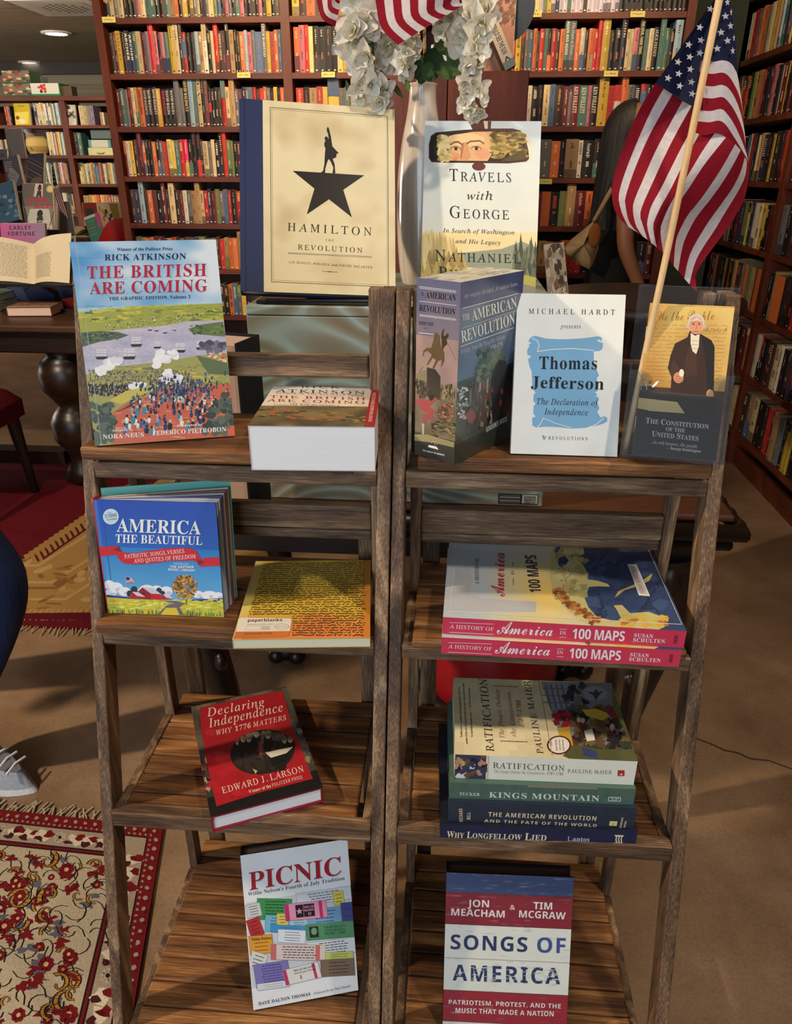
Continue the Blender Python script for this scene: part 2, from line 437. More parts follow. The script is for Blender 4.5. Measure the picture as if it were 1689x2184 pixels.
def art_british():
    a = Art([(20, 85), (1360, 80), (1600, 1860), (268, 1968)], seed=3)
    r = a.rnd
    def sky(u, v):
        n = mnoise(V((u * 3.2, v * 9, 1.3))) + .5 * mnoise(V((u * 7, v * 20, 4)))
        c = mixc((74, 146, 205), (226, 236, 242), .42 + u * .55 + n * .5 - (v < .08) * .12 * (1 - u))
        return c
    a.grid(0, 0, 1, .345, 70, 50, sky)
    def hills(u, v):
        n = mnoise(V((u * 9, v * 40, 2)))
        top = .335 - .02 * sin(u * 3.1) - (.012 if u > .5 else 0)
        if v < top: return (176, 206, 222)
        c = mixc((172, 178, 78), (206, 196, 74), .5 + n); 
        if n < -.25: c = (104, 122, 66)
        return c
    a.grid(0, .315, 1, .47, 50, 26, hills)
    a.grid(0, .40, 1, .68, 44, 40, lambda u, v: jit(mixc((206, 196, 214), (176, 176, 200), .5 + .8 * mnoise(V((u * 5, v * 22, 7)))), .03, r))
    # far shore with a town
    a.poly([(110, 780), (300, 720), (620, 690), (1000, 660), (1440, 640), (1460, 772), (1250, 780), (900, 840), (560, 868), (360, 888), (130, 905)], (164, 170, 76))
    for i in range(40): a.blob(r.uniform(130, 1440), r.uniform(680, 800), r.uniform(20, 70), r.uniform(4, 12), r.choice([(120, 136, 62), (196, 190, 84), (94, 116, 60), (210, 196, 80)]), .4)
    for i in range(170):
        x = r.uniform(360, 1260); y = 880 - (x - 360) * .10 - r.uniform(0, 75)
        c = r.choice([(236, 232, 220), (90, 96, 84), (206, 202, 188), (70, 76, 70)]); a.rect(x, y, x + r.uniform(4, 11), y + r.uniform(4, 11), c, .05)
    a.poly([(130, 900), (300, 885), (480, 895), (580, 925), (480, 960), (300, 985), (140, 1030)], (86, 104, 74))
    for i in range(40): a.blob(r.uniform(150, 480), r.uniform(905, 970), 14, 9, r.choice([(70, 88, 64), (104, 122, 84), (60, 76, 60)]), .3)
    a.poly([(1130, 870), (1260, 830), (1450, 805), (1475, 940), (1350, 930), (1180, 915)], (104, 122, 70))
    for i in range(30): a.blob(r.uniform(1160, 1450), r.uniform(840, 915), 16, 10, r.choice([(84, 104, 60), (122, 138, 80), (74, 92, 60)]), .3)
    for i in range(150): x, y = r.uniform(160, 1480), r.uniform(890, 1190); a.line([(x, y), (x + r.uniform(10, 36), y)], 2.2, r.choice([(150, 146, 176), (166, 164, 190), (226, 220, 232)]), .02)
    for i in range(130): x, y = r.uniform(120, 1440), r.uniform(655, 800); a.line([(x, y), (x + r.uniform(14, 50), y - 3)], 2.4, r.choice([(110, 124, 60), (90, 104, 60), (140, 140, 70)]), .02)
    # ships
    def ship(x, y, k):
        a.poly([(x - 60 * k, y - 12 * k), (x + 62 * k, y - 16 * k), (x + 48 * k, y + 12 * k), (x - 46 * k, y + 12 * k)], (52, 52, 56))
        for dx in (-34, 2, 34):
            a.line([(x + dx * k, y - 10 * k), (x + dx * k, y - 96 * k)], 6 * k, (50, 48, 52), .1); a.line([(x + (dx + 20) * k, y - 12 * k), (x + dx * k, y - 90 * k)], 2.5 * k, (60, 58, 62), .05)
            for q in (28, 56, 80): a.poly([(x + (dx - 15) * k, y - (q + 10) * k), (x + (dx + 14) * k, y - (q + 14) * k), (x + (dx + 18) * k, y - (q - 8) * k), (x + (dx - 12) * k, y - (q - 10) * k)], (222, 216, 224), .1)
    for x, y, k in ((650, 1020, .9), (848, 1040, .6), (1060, 1075, .85), (1255, 1050, .8), (325, 1135, .95), (585, 1135, 1.0), (775, 880, .35), (838, 886, .35), (917, 905, .35), (1003, 882, .28)): ship(x, y, k)
    # near shore
    a.poly([(170, 1290), (500, 1210), (900, 1170), (1240, 1110), (1500, 1090), (1600, 1860), (268, 1968)], (166, 164, 94))
    for i in range(70): a.blob(r.uniform(200, 1480), r.uniform(1200, 1500), r.uniform(20, 90), r.uniform(4, 12), r.choice([(146, 146, 84), (190, 184, 96), (120, 124, 84), (204, 190, 84)]), .4)
    def crowd(n, fx, fy, size, cols):
        for i in range(n):
            x, y = fx(), fy(); k = size * r.uniform(.7, 1.2); c = r.choice(cols)
            a.poly([(x - 5 * k, y), (x - 7 * k, y - 16 * k), (x, y - 22 * k), (x + 7 * k, y - 15 * k), (x + 4 * k, y)], c, .05)
            a.ell(x, y - 26 * k, 4.5 * k, 5 * k, r.choice([(40, 36, 40), (216, 180, 150), (30, 30, 36)]), 7, 0, .05)
    for i in range(150): x, y = r.uniform(190, 1500), r.uniform(1190, 1400); a.line([(x, y), (x + r.uniform(16, 60), y - 4)], 2.6, r.choice([(96, 96, 60), (120, 116, 66), (70, 72, 60)]), .02)
    crowd(330, lambda: r.uniform(210, 1180), lambda: r.uniform(1260, 1370), .75, [(86, 82, 96), (60, 58, 70), (120, 112, 116), (160, 156, 140)])
    crowd(240, lambda: r.uniform(205, 740), lambda: r.uniform(1390, 1500), 1.15, [(40, 42, 52), (52, 60, 76), (84, 72, 84), (30, 32, 40)])
    for cx, cy, s in ((330, 1240, 70), (400, 1190, 80), (470, 1160, 60), (860, 1180, 70), (940, 1140, 70), (1010, 1120, 60), (875, 1090, 60), (960, 1270, 70), (930, 1330, 60), (640, 1380, 60), (700, 1390, 50), (1040, 1330, 60), (980, 1070, 40)):
        for i in range(4): a.blob(cx + r.uniform(-30, 30), cy + r.uniform(-25, 25), s * .6, s * .5, r.choice([(240, 240, 240), (226, 226, 232), (246, 246, 244)]), .18)
    for i in range(26): a.blob(r.uniform(1260, 1480), r.uniform(990, 1080), 28, 24, r.choice([(96, 96, 110), (120, 120, 134), (78, 80, 92)]), .3)
    for i in range(30): a.blob(r.uniform(1290, 1510), r.uniform(1095, 1170), 16, 12, r.choice([(216, 120, 84), (236, 200, 170), (180, 90, 70), (236, 230, 220)]), .3)
    a.poly([(1210, 1110), (1500, 1180), (1530, 1290), (1330, 1280)], (98, 116, 84))
    # red clay hill
    a.poly([(440, 1640), (560, 1560), (760, 1490), (1000, 1400), (1300, 1390), (1545, 1370), (1600, 1860), (1400, 1878), (420, 1950)], (206, 104, 78))
    for i in range(110): a.blob(r.uniform(480, 1500), r.uniform(1480, 1900), r.uniform(14, 50), r.uniform(3, 7), r.choice([(224, 134, 98), (180, 84, 66), (232, 160, 120), (160, 80, 66)]), .4)
    a.poly([(400, 1530), (560, 1440), (760, 1400), (1000, 1370), (700, 1480), (520, 1570)], (204, 190, 88))
    crowd(250, lambda: r.gauss(1080, 190), lambda: r.gauss(1430, 48), 1.35, [(46, 66, 110), (58, 84, 130), (36, 44, 70), (80, 100, 150), (90, 80, 100)])
    crowd(95, lambda: r.uniform(600, 1500), lambda: r.uniform(1500, 1660), 1.9, [(50, 66, 110), (36, 40, 56), (230, 228, 224), (70, 110, 150), (60, 130, 160), (190, 186, 180), (40, 36, 40)])
    crowd(44, lambda: r.uniform(520, 1330), lambda: r.uniform(1660, 1860), 2.9, [(44, 62, 112), (66, 104, 160), (232, 230, 226), (34, 36, 48), (60, 140, 170), (170, 150, 170)])
    for i in range(26):
        x, y = r.uniform(520, 1350), r.uniform(1500, 1850); d = r.uniform(-50, 50); a.line([(x, y), (x + d, y - r.uniform(10, 45))], 4, (60, 44, 40), .05)
    for i in range(8): x = 470 + i * 18; a.line([(x, 1640 - i * 7), (x + 110, 1590 - i * 11)], 6, (70, 58, 60), .05)
    for cx, cy, rx, ry in ((330, 1640, 130, 110), (380, 1800, 90, 130), (280, 1900, 120, 90), (1470, 1640, 130, 130), (1420, 1750, 130, 110), (1540, 1560, 80, 110)):
        for i in range(26): a.blob(cx + r.uniform(-.8, .8) * rx, cy + r.uniform(-.8, .8) * ry, 34, 30, r.choice([(72, 84, 76), (88, 100, 88), (60, 70, 66), (98, 110, 94)]), .22)
    nav = (24, 34, 84); red = (186, 28, 58)
    a.T('Winner of the Pulitzer Prize', 'B', (462, 168), (970, 168), 26, nav)
    a.T('RICK ATKINSON', 'B', (350, 252), (1095, 249), 53, nav, sp=.05)
    a.T('THE BRITISH', 'B', (190, 412), (1284, 398), 108, red, sp=.06)
    a.T('ARE COMING', 'B', (213, 552), (1296, 534), 106, red, sp=.04)
    a.T('THE GRAPHIC EDITION, Volume 1', 'B', (393, 606), (1146, 594), 28, (30, 40, 66), sp=.03)
    a.T('Adapted by', 'BIX'[0], (430, 1828), (632, 1815), 22, W)
    a.T('NORA NEUS', 'B', (344, 1900), (736, 1874), 42, W, sp=.03)
    a.T('Illustrated by', 'B', (1050, 1780), (1286, 1764), 22, W)
    a.T('FEDERICO PIETROBON', 'B', (820, 1862), (1514, 1818), 42, W, sp=.02)
    a.line([(82, 85), (330, 1955)], 3, (220, 224, 228))
    return a

def art_hamilton():
    a = Art([(36, 868), (1437, 985), (1437, 2638), (46, 2620)], seed=4)
    r = a.rnd
    a.grid(0, 0, 1, 1, 90, 110, lambda u, v: (42, 54, 92) if u < .145 else mixc((230, 216, 176), (198, 174, 128), max(0, mnoise(V((u * 3.5, v * 4, 2))) * .9 + mnoise(V((u * 9, v * 11, 5))) * .4)))
    a.uv(0, 0, .147, 1, (40, 52, 92)); a.uv(.03, 0, .037, 1, (28, 38, 70))
    ink = (22, 20, 18)
    a.line([(322, 955), (1376, 1046), (1376, 2556), (330, 2532)], 5, (60, 52, 38), 1, True)
    a.line([(336, 972), (1366, 1060), (1366, 2540), (344, 2516)], 2.5, (110, 98, 70), 1, True)
    a.poly([(525, 1530), (722, 1542), (1168, 1570), (980, 1700), (1057, 1946), (852, 1785), (652, 1922), (722, 1690)], ink)
    # lone figure with one arm raised, on the upper edge of the star
    a.poly([(838, 1140), (848, 1138), (856, 1160), (872, 1225), (878, 1270), (884, 1310), (942, 1374), (922, 1376), (918, 1408), (886, 1424), (904, 1470), (910, 1552), (884, 1552), (892, 1500), (868, 1446), (850, 1424), (838, 1450), (820, 1510), (818, 1550), (778, 1547), (800, 1530), (812, 1470), (816, 1384), (822, 1330), (812, 1306), (812, 1280), (822, 1262), (814, 1240), (820, 1224), (836, 1222), (846, 1236), (852, 1250), (846, 1200), (834, 1170)], ink)
    a.T('HAMILTON', 'R', (476, 2070), (1228, 2106), 72, ink, sp=.22)
    a.T('THE', 'R', (818, 2160), (895, 2163), 20, ink, sp=.3)
    a.T('REVOLUTION', 'R', (570, 2236), (1145, 2258), 44, ink, sp=.2)
    a.line([(480, 2268), (1232, 2290)], 3, (90, 78, 56)); a.line([(480, 2276), (1232, 2300)], 2, (90, 78, 56))
    a.T('LIN-MANUEL MIRANDA and JEREMY McCARTER', 'R', (490, 2360), (1235, 2396), 19, (60, 50, 36), sp=.14)
    a.line([(790, 2428), (925, 2434)], 3, (70, 60, 44)); a.line([(838, 2430), (876, 2432)], 7, (70, 60, 44))
    return a

def art_travels():
    a = Art([(118, 955), (1020, 958), (958, 2330), (50, 2330)], seed=5)
    r = a.rnd
    def bgc(u, v):
        n = mnoise(V((u * 3, v * 7, 3)))
        if v < .62: c = mixc((214, 226, 234), (232, 232, 214), v * 1.3 + n * .25)
        else: c = mixc((240, 226, 178), (214, 186, 116), (v - .62) * 2.2 + n * .5)
        return c
    a.grid(0, 0, 1, 1, 40, 90, bgc)
    for i in range(60):
        x = r.uniform(70, 330); a.poly([(x - 26, 2020), (x, 1790 + abs(x - 150) * .5 + r.uniform(-30, 30)), (x + 26, 2020)], r.choice([(214, 190, 130), (196, 172, 116), (222, 200, 144)]), .1)
    a.poly([(330, 1980), (520, 1960), (700, 1940), (860, 1880), (980, 1930), (980, 2120), (330, 2080)], (150, 158, 140))
    for i in range(90):
        x = r.uniform(800, 1000); y = r.uniform(1990, 2220); a.poly([(x - 22, y), (x, y - r.uniform(80, 190)), (x + 22, y)], r.choice([(78, 88, 74), (100, 108, 88), (64, 74, 64), (122, 128, 104)]), .1)
    for i in range(60):
        x = r.uniform(50, 420); y = r.uniform(2060, 2200); a.poly([(x - 30, y), (x, y - r.uniform(60, 150)), (x + 30, y)], r.choice([(176, 152, 84), (150, 134, 84), (196, 172, 104)]), .1)
    a.poly([(600, 2080), (980, 2160), (980, 2240), (820, 2210)], (178, 172, 84))
    a.poly([(780, 2190), (980, 2235), (980, 2340), (700, 2340)], (140, 134, 126))
    # rear-view mirror
    a.poly([(455, 955), (570, 955), (600, 1030), (490, 1030)], (84, 44, 42)); a.poly([(572, 955), (614, 955), (606, 1030), (584, 1030)], (222, 214, 200)); a.poly([(606, 958), (634, 958), (626, 1022), (606, 1024)], (100, 54, 50))
    out = [(200, 1044), (420, 1024), (640, 1014), (800, 1014), (860, 1030), (890, 1070), (918, 1180), (922, 1244), (900, 1266), (760, 1280), (520, 1278), (250, 1276), (160, 1272), (140, 1240), (142, 1140), (160, 1070)]
    a.poly([(x + (26 if x > 600 else 0), y + (2 if y > 1100 else 6)) for x, y in out], (238, 226, 196)); a.poly(out, (62, 36, 34))
    inn = [(214, 1058), (430, 1038), (640, 1030), (800, 1030), (848, 1046), (876, 1086), (900, 1180), (902, 1234), (884, 1250), (740, 1264), (500, 1264), (250, 1262), (172, 1256), (154, 1230), (156, 1140), (172, 1076)]
    a.poly([(x + 5, y - 5) if x > 500 else (x, y) for x, y in inn], (140, 60, 52)); a.poly(inn, (36, 34, 24))
    a.poly([(300, 1070), (480, 1040), (640, 1036), (668, 1120), (640, 1200), (600, 1262), (300, 1260), (296, 1180)], (224, 178, 128))
    a.blob(430, 1100, 150, 50, (236, 200, 150), .06); a.blob(560, 1205, 60, 42, (226, 160, 124), .1); a.blob(345, 1225, 40, 30, (216, 150, 110), .1)
    a.poly([(420, 1120), (445, 1118), (470, 1230), (440, 1262), (372, 1262), (398, 1230)], (212, 154, 112)); a.poly([(398, 1130), (420, 1120), (400, 1240), (384, 1250)], (178, 118, 82))
    for x0, x1, y in ((310, 402, 1130), (440, 572, 1122)): a.line([(x0, y + 8), (x0 + 30, y - 10), (x1 - 30, y - 14), (x1, y + 6)], 13, (142, 92, 58), .3)
    for x, y in ((352, 1168), (512, 1166)):
        a.ell(x, y, 40, 20, (196, 140, 100)); a.ell(x, y + 2, 33, 13, (228, 208, 178)); a.ell(x + 2, y + 1, 15, 13, (58, 48, 34)); a.line([(x - 36, y), (x - 10, y - 15), (x + 14, y - 14), (x + 38, y + 4)], 5, (110, 68, 46), .2)
    hair = [(216, 198, 140), (196, 176, 112), (176, 152, 88), (226, 210, 160)]
    for i in range(70): a.blob(r.uniform(220, 300), r.uniform(1075, 1255), 20, 18, r.choice(hair), .3)
    for i in range(190): a.blob(r.uniform(640, 890), r.uniform(1046, 1235), 26, 12, r.choice([(150, 124, 62), (122, 100, 50), (180, 152, 84), (100, 84, 42), (196, 170, 104)]), .3)
    a.poly([(700, 1262), (880, 1170), (902, 1234), (884, 1250), (790, 1264)], (88, 72, 36))
    a.ell(530, 1304, 52, 32, (104, 48, 48)); 
    a.T('TRAVELS', 'R', (298, 1415), (780, 1424), 92, K, sp=.10) if False else a.T('Travels', 'R', (298, 1416), (780, 1424), 92, K, sm=.76, sp=.10)
    a.T('with', 'I', (434, 1560), (634, 1562), 62, K, sp=.06)
    a.T('George', 'R', (296, 1702), (760, 1712), 92, K, sm=.76, sp=.10)
    a.T('In Search of Washington', 'I', (240, 1816), (800, 1828), 32, K, sp=.05)
    a.T('and His Legacy', 'I', (338, 1898), (692, 1908), 32, K, sp=.05)
    a.T('Nathaniel', 'R', (174, 2040), (848, 2050), 88, K, sm=.76, sp=.08)
    a.T('Philbrick', 'R', (200, 2172), (812, 2180), 88, K, sm=.76, sp=.08)
    return a

def art_box_front():
    a = Art([(622, 300), (1190, 200), (1085, 1880), (540, 2105)], seed=6); r = a.rnd
    def g(u, v):
        n = mnoise(V((u * 3, v * 4, 9)))
        if v < .12: return mixc((86, 98, 142), (70, 80, 120), u + n)
        if v < .52: return mixc((112, 134, 162), (70, 82, 110), u * .9 + n * .7)
        return mixc((86, 96, 84), (34, 38, 38), u * .9 + n * .6 + (v - .6) * .4)
    a.grid(0, 0, 1, 1, 26, 46, g)
    for i in range(110): a.blob(r.uniform(760, 990), r.uniform(980, 1300), 26, 36, r.choice([(92, 110, 92), (76, 92, 80), (120, 134, 112), (60, 74, 66)]), .3)
    for i in range(70): a.poly([(x := r.uniform(640, 980), y := r.uniform(1250, 1700)), (x + 18, y - 8), (x + 14, y + r.uniform(60, 160)), (x - 6, y + r.uniform(60, 160))], r.choice([(120, 112, 92), (90, 86, 72), (160, 152, 130), (60, 58, 50), (100, 70, 60)]), .1)
    a.poly([(890, 1180), (960, 1070), (1020, 1090), (1060, 1250), (1060, 1700), (900, 1760), (880, 1400)], (42, 42, 44))
    for i in range(26): a.blob(r.uniform(640, 1060), r.uniform(1300, 1760), 14, 34, r.choice([(36, 38, 40), (50, 50, 48), (150, 140, 118), (130, 60, 56), (84, 80, 70)]), .3)
    a.blob(700, 1620, 40, 70, (138, 62, 60), .2)
    a.poly([(560, 1860), (760, 1770), (980, 1680), (1080, 1640), (1080, 1880), (545, 2100)], (78, 80, 62))
    a.poly([(550, 1900), (700, 1840), (1010, 1720), (1080, 1880), (545, 2100)], (58, 62, 56))
    up = (-.06, -1)
    a.T('An empire divided. A nation born.', 'I', (642, 455), (1132, 345), 42, (206, 212, 224), up=up)
    a.line([(634, 548), (1130, 424)], 7, W); a.line([(628, 740), (1110, 592)], 4, W); a.line([(610, 918), (1092, 760)], 7, W)
    a.T('THE', 'B', (632, 668), (694, 652), 56, W, up=up); a.T('AMERICAN', 'B', (714, 672), (1122, 560), 104, W, up=up)
    a.T('REVOLUTION', 'B', (620, 880), (1104, 720), 110, W, up=up)
    a.T('Writings from the Pamphlet Debate', 'I', (612, 990), (1010, 862), 44, (206, 212, 220), up=up); a.T('1764-1776', 'I', (880, 965), (990, 930), 36, (206, 212, 220), up=up)
    a.T('GORDON S. WOOD', 'K', (836, 1806), (1032, 1708), 50, (206, 216, 226), up=up)
    for i in range(46): a.blob(r.gauss(620, 30), r.uniform(1330, 1640), 12, 12, r.choice([(226, 230, 230), (190, 196, 196), (150, 156, 156)]), .5)
    return a

def art_box_spine():
    a = Art([(125, 285), (612, 330), (540, 2100), (100, 1990)], seed=7); r = a.rnd
    def g(u, v):
        n = mnoise(V((u * 3, v * 5, 2)))
        if v < .3: return mixc((108, 110, 140), (146, 128, 136), v * 3 + n * .4)
        if v < .56: return mixc((168, 140, 134), (196, 164, 150), n + .3)
        if v < .86: return mixc((150, 132, 108), (104, 96, 80), n + (v - .56) * 2)
        return mixc((76, 76, 66), (52, 54, 52), (v - .86) * 7)
    a.grid(0, 0, 1, 1, 18, 50, g)
    for y in (370, 384, 510, 640, 652): a.line([(152, y), (558, y + 44)], 4, W, .1)
    a.T('The', 'I', (165, 456), (206, 462), 34, K); a.T('AMERICAN', 'B', (220, 478), (554, 508), 58, K)
    a.T('REVOLUTION', 'B', (148, 604), (548, 646), 60, K)
    a.T('GORDON S. WOOD', 'K', (146, 738), (306, 752), 34, (40, 38, 40)); a.T('editor', 'I', (202, 778), (246, 780), 16, (60, 54, 54)); a.line([(150, 816), (304, 832)], 5, W)
    # toppled equestrian statue on its plinth, crowd below
    bz = (112, 92, 62); bz2 = (78, 64, 44)
    a.poly([(345, 810), (380, 850), (388, 930), (430, 1010), (432, 1090), (390, 1160), (400, 1080), (360, 1090), (318, 1165), (296, 1160), (335, 1080), (300, 1060), (250, 1130), (232, 1128), (290, 1030), (240, 990), (205, 1010), (204, 1045), (190, 1040), (196, 990), (230, 965), (285, 960), (310, 880), (320, 830)], bz)
    a.poly([(395, 840), (405, 800), (428, 768), (424, 800), (418, 850), (450, 840), (462, 820), (478, 835), (474, 860), (454, 880), (462, 930), (430, 950), (412, 990), (400, 930)], bz2)
    a.line([(450, 890), (560, 1080)], 3, (90, 80, 70)); a.line([(120, 1255), (200, 1130)], 5, (60, 52, 44))
    a.poly([(145, 1085), (175, 1080), (240, 1150), (240, 1170), (200, 1150)], (176, 160, 128)); a.poly([(236, 1150), (330, 1170), (386, 1240), (388, 1470), (236, 1430)], (70, 62, 54)); a.poly([(115, 1210), (236, 1170), (236, 1420), (115, 1380)], (150, 136, 104))
    for i in range(120): a.blob(r.uniform(390, 545), r.uniform(1330, 1460), 9, 22, r.choice([(140, 122, 92), (104, 90, 70), (170, 150, 116), (76, 66, 54)]), .3)
    for i in range(40): a.blob(r.uniform(115, 250), r.uniform(1280, 1460), 12, 24, r.choice([(70, 64, 60), (96, 88, 74), (50, 48, 48)]), .3)
    a.poly([(112, 1470), (180, 1450), (262, 1470), (345, 1440), (350, 1462), (262, 1530), (340, 1590), (290, 1610), (180, 1570)], (186, 84, 84)); a.ell(285, 1440, 28, 34, (60, 48, 40))
    a.poly([(190, 1600), (290, 1600), (330, 1690), (300, 1700), (250, 1640), (215, 1700), (180, 1680)], (170, 92, 88)); a.poly([(180, 1690), (210, 1700), (205, 1810), (188, 1800)], (196, 180, 160)); a.poly([(285, 1690), (312, 1695), (320, 1810), (300, 1810)], (60, 54, 50))
    a.blob(450, 1580, 90, 90, (150, 108, 84), .12); a.blob(420, 1600, 60, 70, (112, 78, 62), .2)
    for i in range(40): a.blob(r.uniform(380, 530), r.uniform(1500, 1660), 16, 8, r.choice([(190, 150, 116), (96, 66, 54), (130, 92, 72)]), .4)
    for i in range(60): a.blob(r.uniform(300, 545), r.uniform(1660, 1830), 22, 10, r.choice([(130, 112, 74), (96, 84, 60), (60, 54, 44), (160, 140, 92)]), .4)
    a.poly([(100, 1800), (240, 1800), (545, 1880), (540, 1930), (300, 1880), (100, 1860)], (164, 150, 108))
    a.poly([(262, 1905), (300, 1912), (340, 1918), (356, 1930), (370, 1952), (252, 1922)], W)
    for x, y in ((290, 1880), (310, 1872), (332, 1882), (324, 1896), (350, 1898)): a.ell(x, y, 4, 4, W, 8, 0, .1)
    a.T('THE LIBRARY OF AMERICA', 'K', (190, 1962), (434, 2012), 15, W)
    return a

def art_jefferson():
    a = Art([(105, 118), (824, 150), (782, 1226), (55, 1205)], seed=8)
    a.grid(0, 0, 1, 1, 2, 2, lambda u, v: (236, 238, 232))
    bl = (126, 178, 214); ww = (236, 238, 232)
    a.poly([(200, 410), (225, 404), (300, 425), (420, 432), (540, 428), (610, 420), (650, 416), (672, 428), (668, 448), (645, 452), (678, 462), (676, 500), (655, 514), (618, 516), (620, 570), (610, 582), (622, 592), (640, 640), (655, 680), (640, 690), (645, 780), (640, 800), (655, 830), (645, 850), (660, 900), (645, 920), (668, 960), (690, 950), (712, 960), (714, 985), (690, 1000), (640, 1015), (560, 1030), (470, 1034), (380, 1024), (300, 1020), (230, 1026), (206, 1010), (204, 960), (228, 950), (212, 930), (214, 880), (228, 860), (212, 845), (214, 800), (226, 790), (205, 740), (200, 640), (186, 610), (176, 560), (195, 545), (172, 535), (170, 500), (186, 470), (178, 450), (185, 425)], bl)
    a.line([(204, 418), (240, 438), (252, 470), (240, 510), (330, 498), (480, 494), (620, 510)], 5, ww); a.line([(282, 962), (262, 1000), (240, 1024)], 5, ww); a.line([(282, 962), (360, 996), (470, 1028)], 4, ww); a.line([(690, 962), (640, 1006), (575, 1030)], 5, ww)
    for x, y in ((182, 540), (640, 790), (650, 445), (646, 815), (185, 452)): a.ell(x, y, 12, 6, ww, 8)
    ink = (26, 26, 30)
    a.T('MICHAEL HARDT', 'R', (180, 256), (752, 278), 33, ink, sp=.34)
    a.T('presents', 'I', (394, 358), (530, 362), 28, ink, sp=.12)
    a.T('Thomas', 'B', (252, 628), (640, 636), 84, ink, sp=.05)
    a.T('Jefferson', 'B', (196, 754), (686, 772), 78, ink, sp=.03)
    a.T('The Declaration of', 'I', (236, 866), (652, 880), 40, ink, sp=.06)
    a.T('Independence', 'I', (288, 936), (582, 944), 40, ink, sp=.06)
    a.poly([(272, 1078), (284, 1080), (290, 1096), (300, 1078), (300, 1090), (290, 1110), (284, 1108)], (110, 160, 190)); a.T('REVOLUTIONS', 'R', (316, 1108), (580, 1114), 22, (60, 60, 64), sp=.24)
    return a

def art_constitution():
    a = Art([(985, 285), (1540, 318), (1440, 1290), (880, 1275)], seed=9); r = a.rnd
    def g(u, v):
        n = mnoise(V((u * 3, v * 4, 3)))
        if v < .55: return mixc((226, 196, 116), (176, 122, 54), .25 + v * .9 + n * .5 - u * .15)
        return mixc((70, 54, 38), (54, 44, 38), (v - .55) * 6)
    a.grid(0, 0, 1, 1, 40, 70, g)
    a.T('We the People', 'X', (1035, 392), (1412, 388), 62, (150, 110, 50))
    a.T('Article I', 'X', (1342, 466), (1500, 468), 30, (146, 106, 50))
    for j in range(16):
        y = 420 + j * 24 + r.uniform(-3, 3); a.squig(1010 - j * 4, y, 1500 - j * 3, y + 8, 46, 2.5, 4, (160, 116, 56), r)
    coat = (58, 38, 30)
    a.poly([(1255, 460), (1240, 500), (1160, 540), (1130, 620), (1114, 700), (1140, 760), (1135, 850), (1380, 880), (1418, 850), (1418, 560), (1398, 520), (1330, 480)], coat)
    a.poly([(1330, 480), (1398, 520), (1418, 560), (1418, 850), (1380, 880), (1360, 640)], (34, 30, 30))
    a.poly([(1250, 560), (1300, 600), (1310, 740), (1240, 760), (1220, 700)], (72, 46, 36))
    a.poly([(1150, 640), (1190, 700), (1200, 740), (1160, 790), (1130, 730)], (74, 50, 38))
    a.poly([(1262, 470), (1290, 490), (1320, 478), (1316, 560), (1300, 608), (1276, 590), (1262, 540)], (226, 216, 190))
    for y in (520, 545, 570): a.line([(1268, y), (1312, y + 4)], 5, (190, 176, 150), .2)
    a.ell(1296, 410, 56, 62, (206, 194, 176)); a.ell(1296, 424, 44, 56, (216, 148, 116)); a.ell(1240, 428, 12, 16, (196, 184, 166)); a.ell(1350, 430, 12, 16, (190, 178, 160)); a.poly([(1256, 400), (1300, 372), (1338, 402), (1300, 390)], (216, 206, 190))
    for x in (1278, 1316): a.ell(x, 416, 8, 4, (70, 44, 34), 10); a.line([(x - 12, 406), (x + 12, 405)], 4, (150, 110, 84), .2)
    a.line([(1298, 418), (1302, 440), (1294, 444)], 4, (180, 110, 84)); a.line([(1282, 462), (1312, 462)], 4, (150, 70, 60))
    a.ell(1186, 762, 34, 36, (206, 140, 100)); a.ell(1206, 732, 16, 26, (232, 222, 204)); a.ell(1394, 866, 24, 34, (196, 140, 96))
    for i in range(3): a.line([(1165, 750 + i * 16), (1215, 760 + i * 14)], 4, (170, 104, 74), .1)
    a.poly([(905, 860), (1430, 880), (1420, 1000), (880, 990)], (50, 38, 30))
    a.poly([(920, 900), (1180, 920), (1232, 992), (1010, 985), (900, 970)], (216, 186, 116)); a.poly([(985, 920), (1180, 922), (1230, 990), (985, 984)], (226, 200, 134))
    for j in range(5): a.line([(990, 932 + j * 11), (1190 + j * 8, 936 + j * 11)], 2, (160, 126, 70), .1)
    a.poly([(1000, 830), (1040, 790), (1058, 784), (1040, 812), (1010, 836)], W); a.ell(990, 840, 26, 20, (40, 34, 30)); a.line([(920, 790), (935, 850)], 3, W, .1); a.line([(960, 790), (975, 845)], 3, W, .1); a.ell(996, 796, 12, 10, (100, 84, 60), 10)
    a.grid(0, .735, 1, 1, 1, 1, lambda u, v: (52, 43, 38))
    t = (222, 214, 190)
    a.T('The Constitution', 'B', (970, 1066), (1390, 1086), 36, t, sm=.8); a.T('OF THE', 'B', (1108, 1110), (1236, 1116), 24, t)
    a.T('United States', 'B', (1014, 1150), (1324, 1166), 36, t, sm=.8)
    a.T('...its only keepers, the people.', 'I', (1008, 1198), (1324, 1212), 22, t); a.T('— George Washington', 'K', (1114, 1230), (1340, 1240), 17, t)
    return a

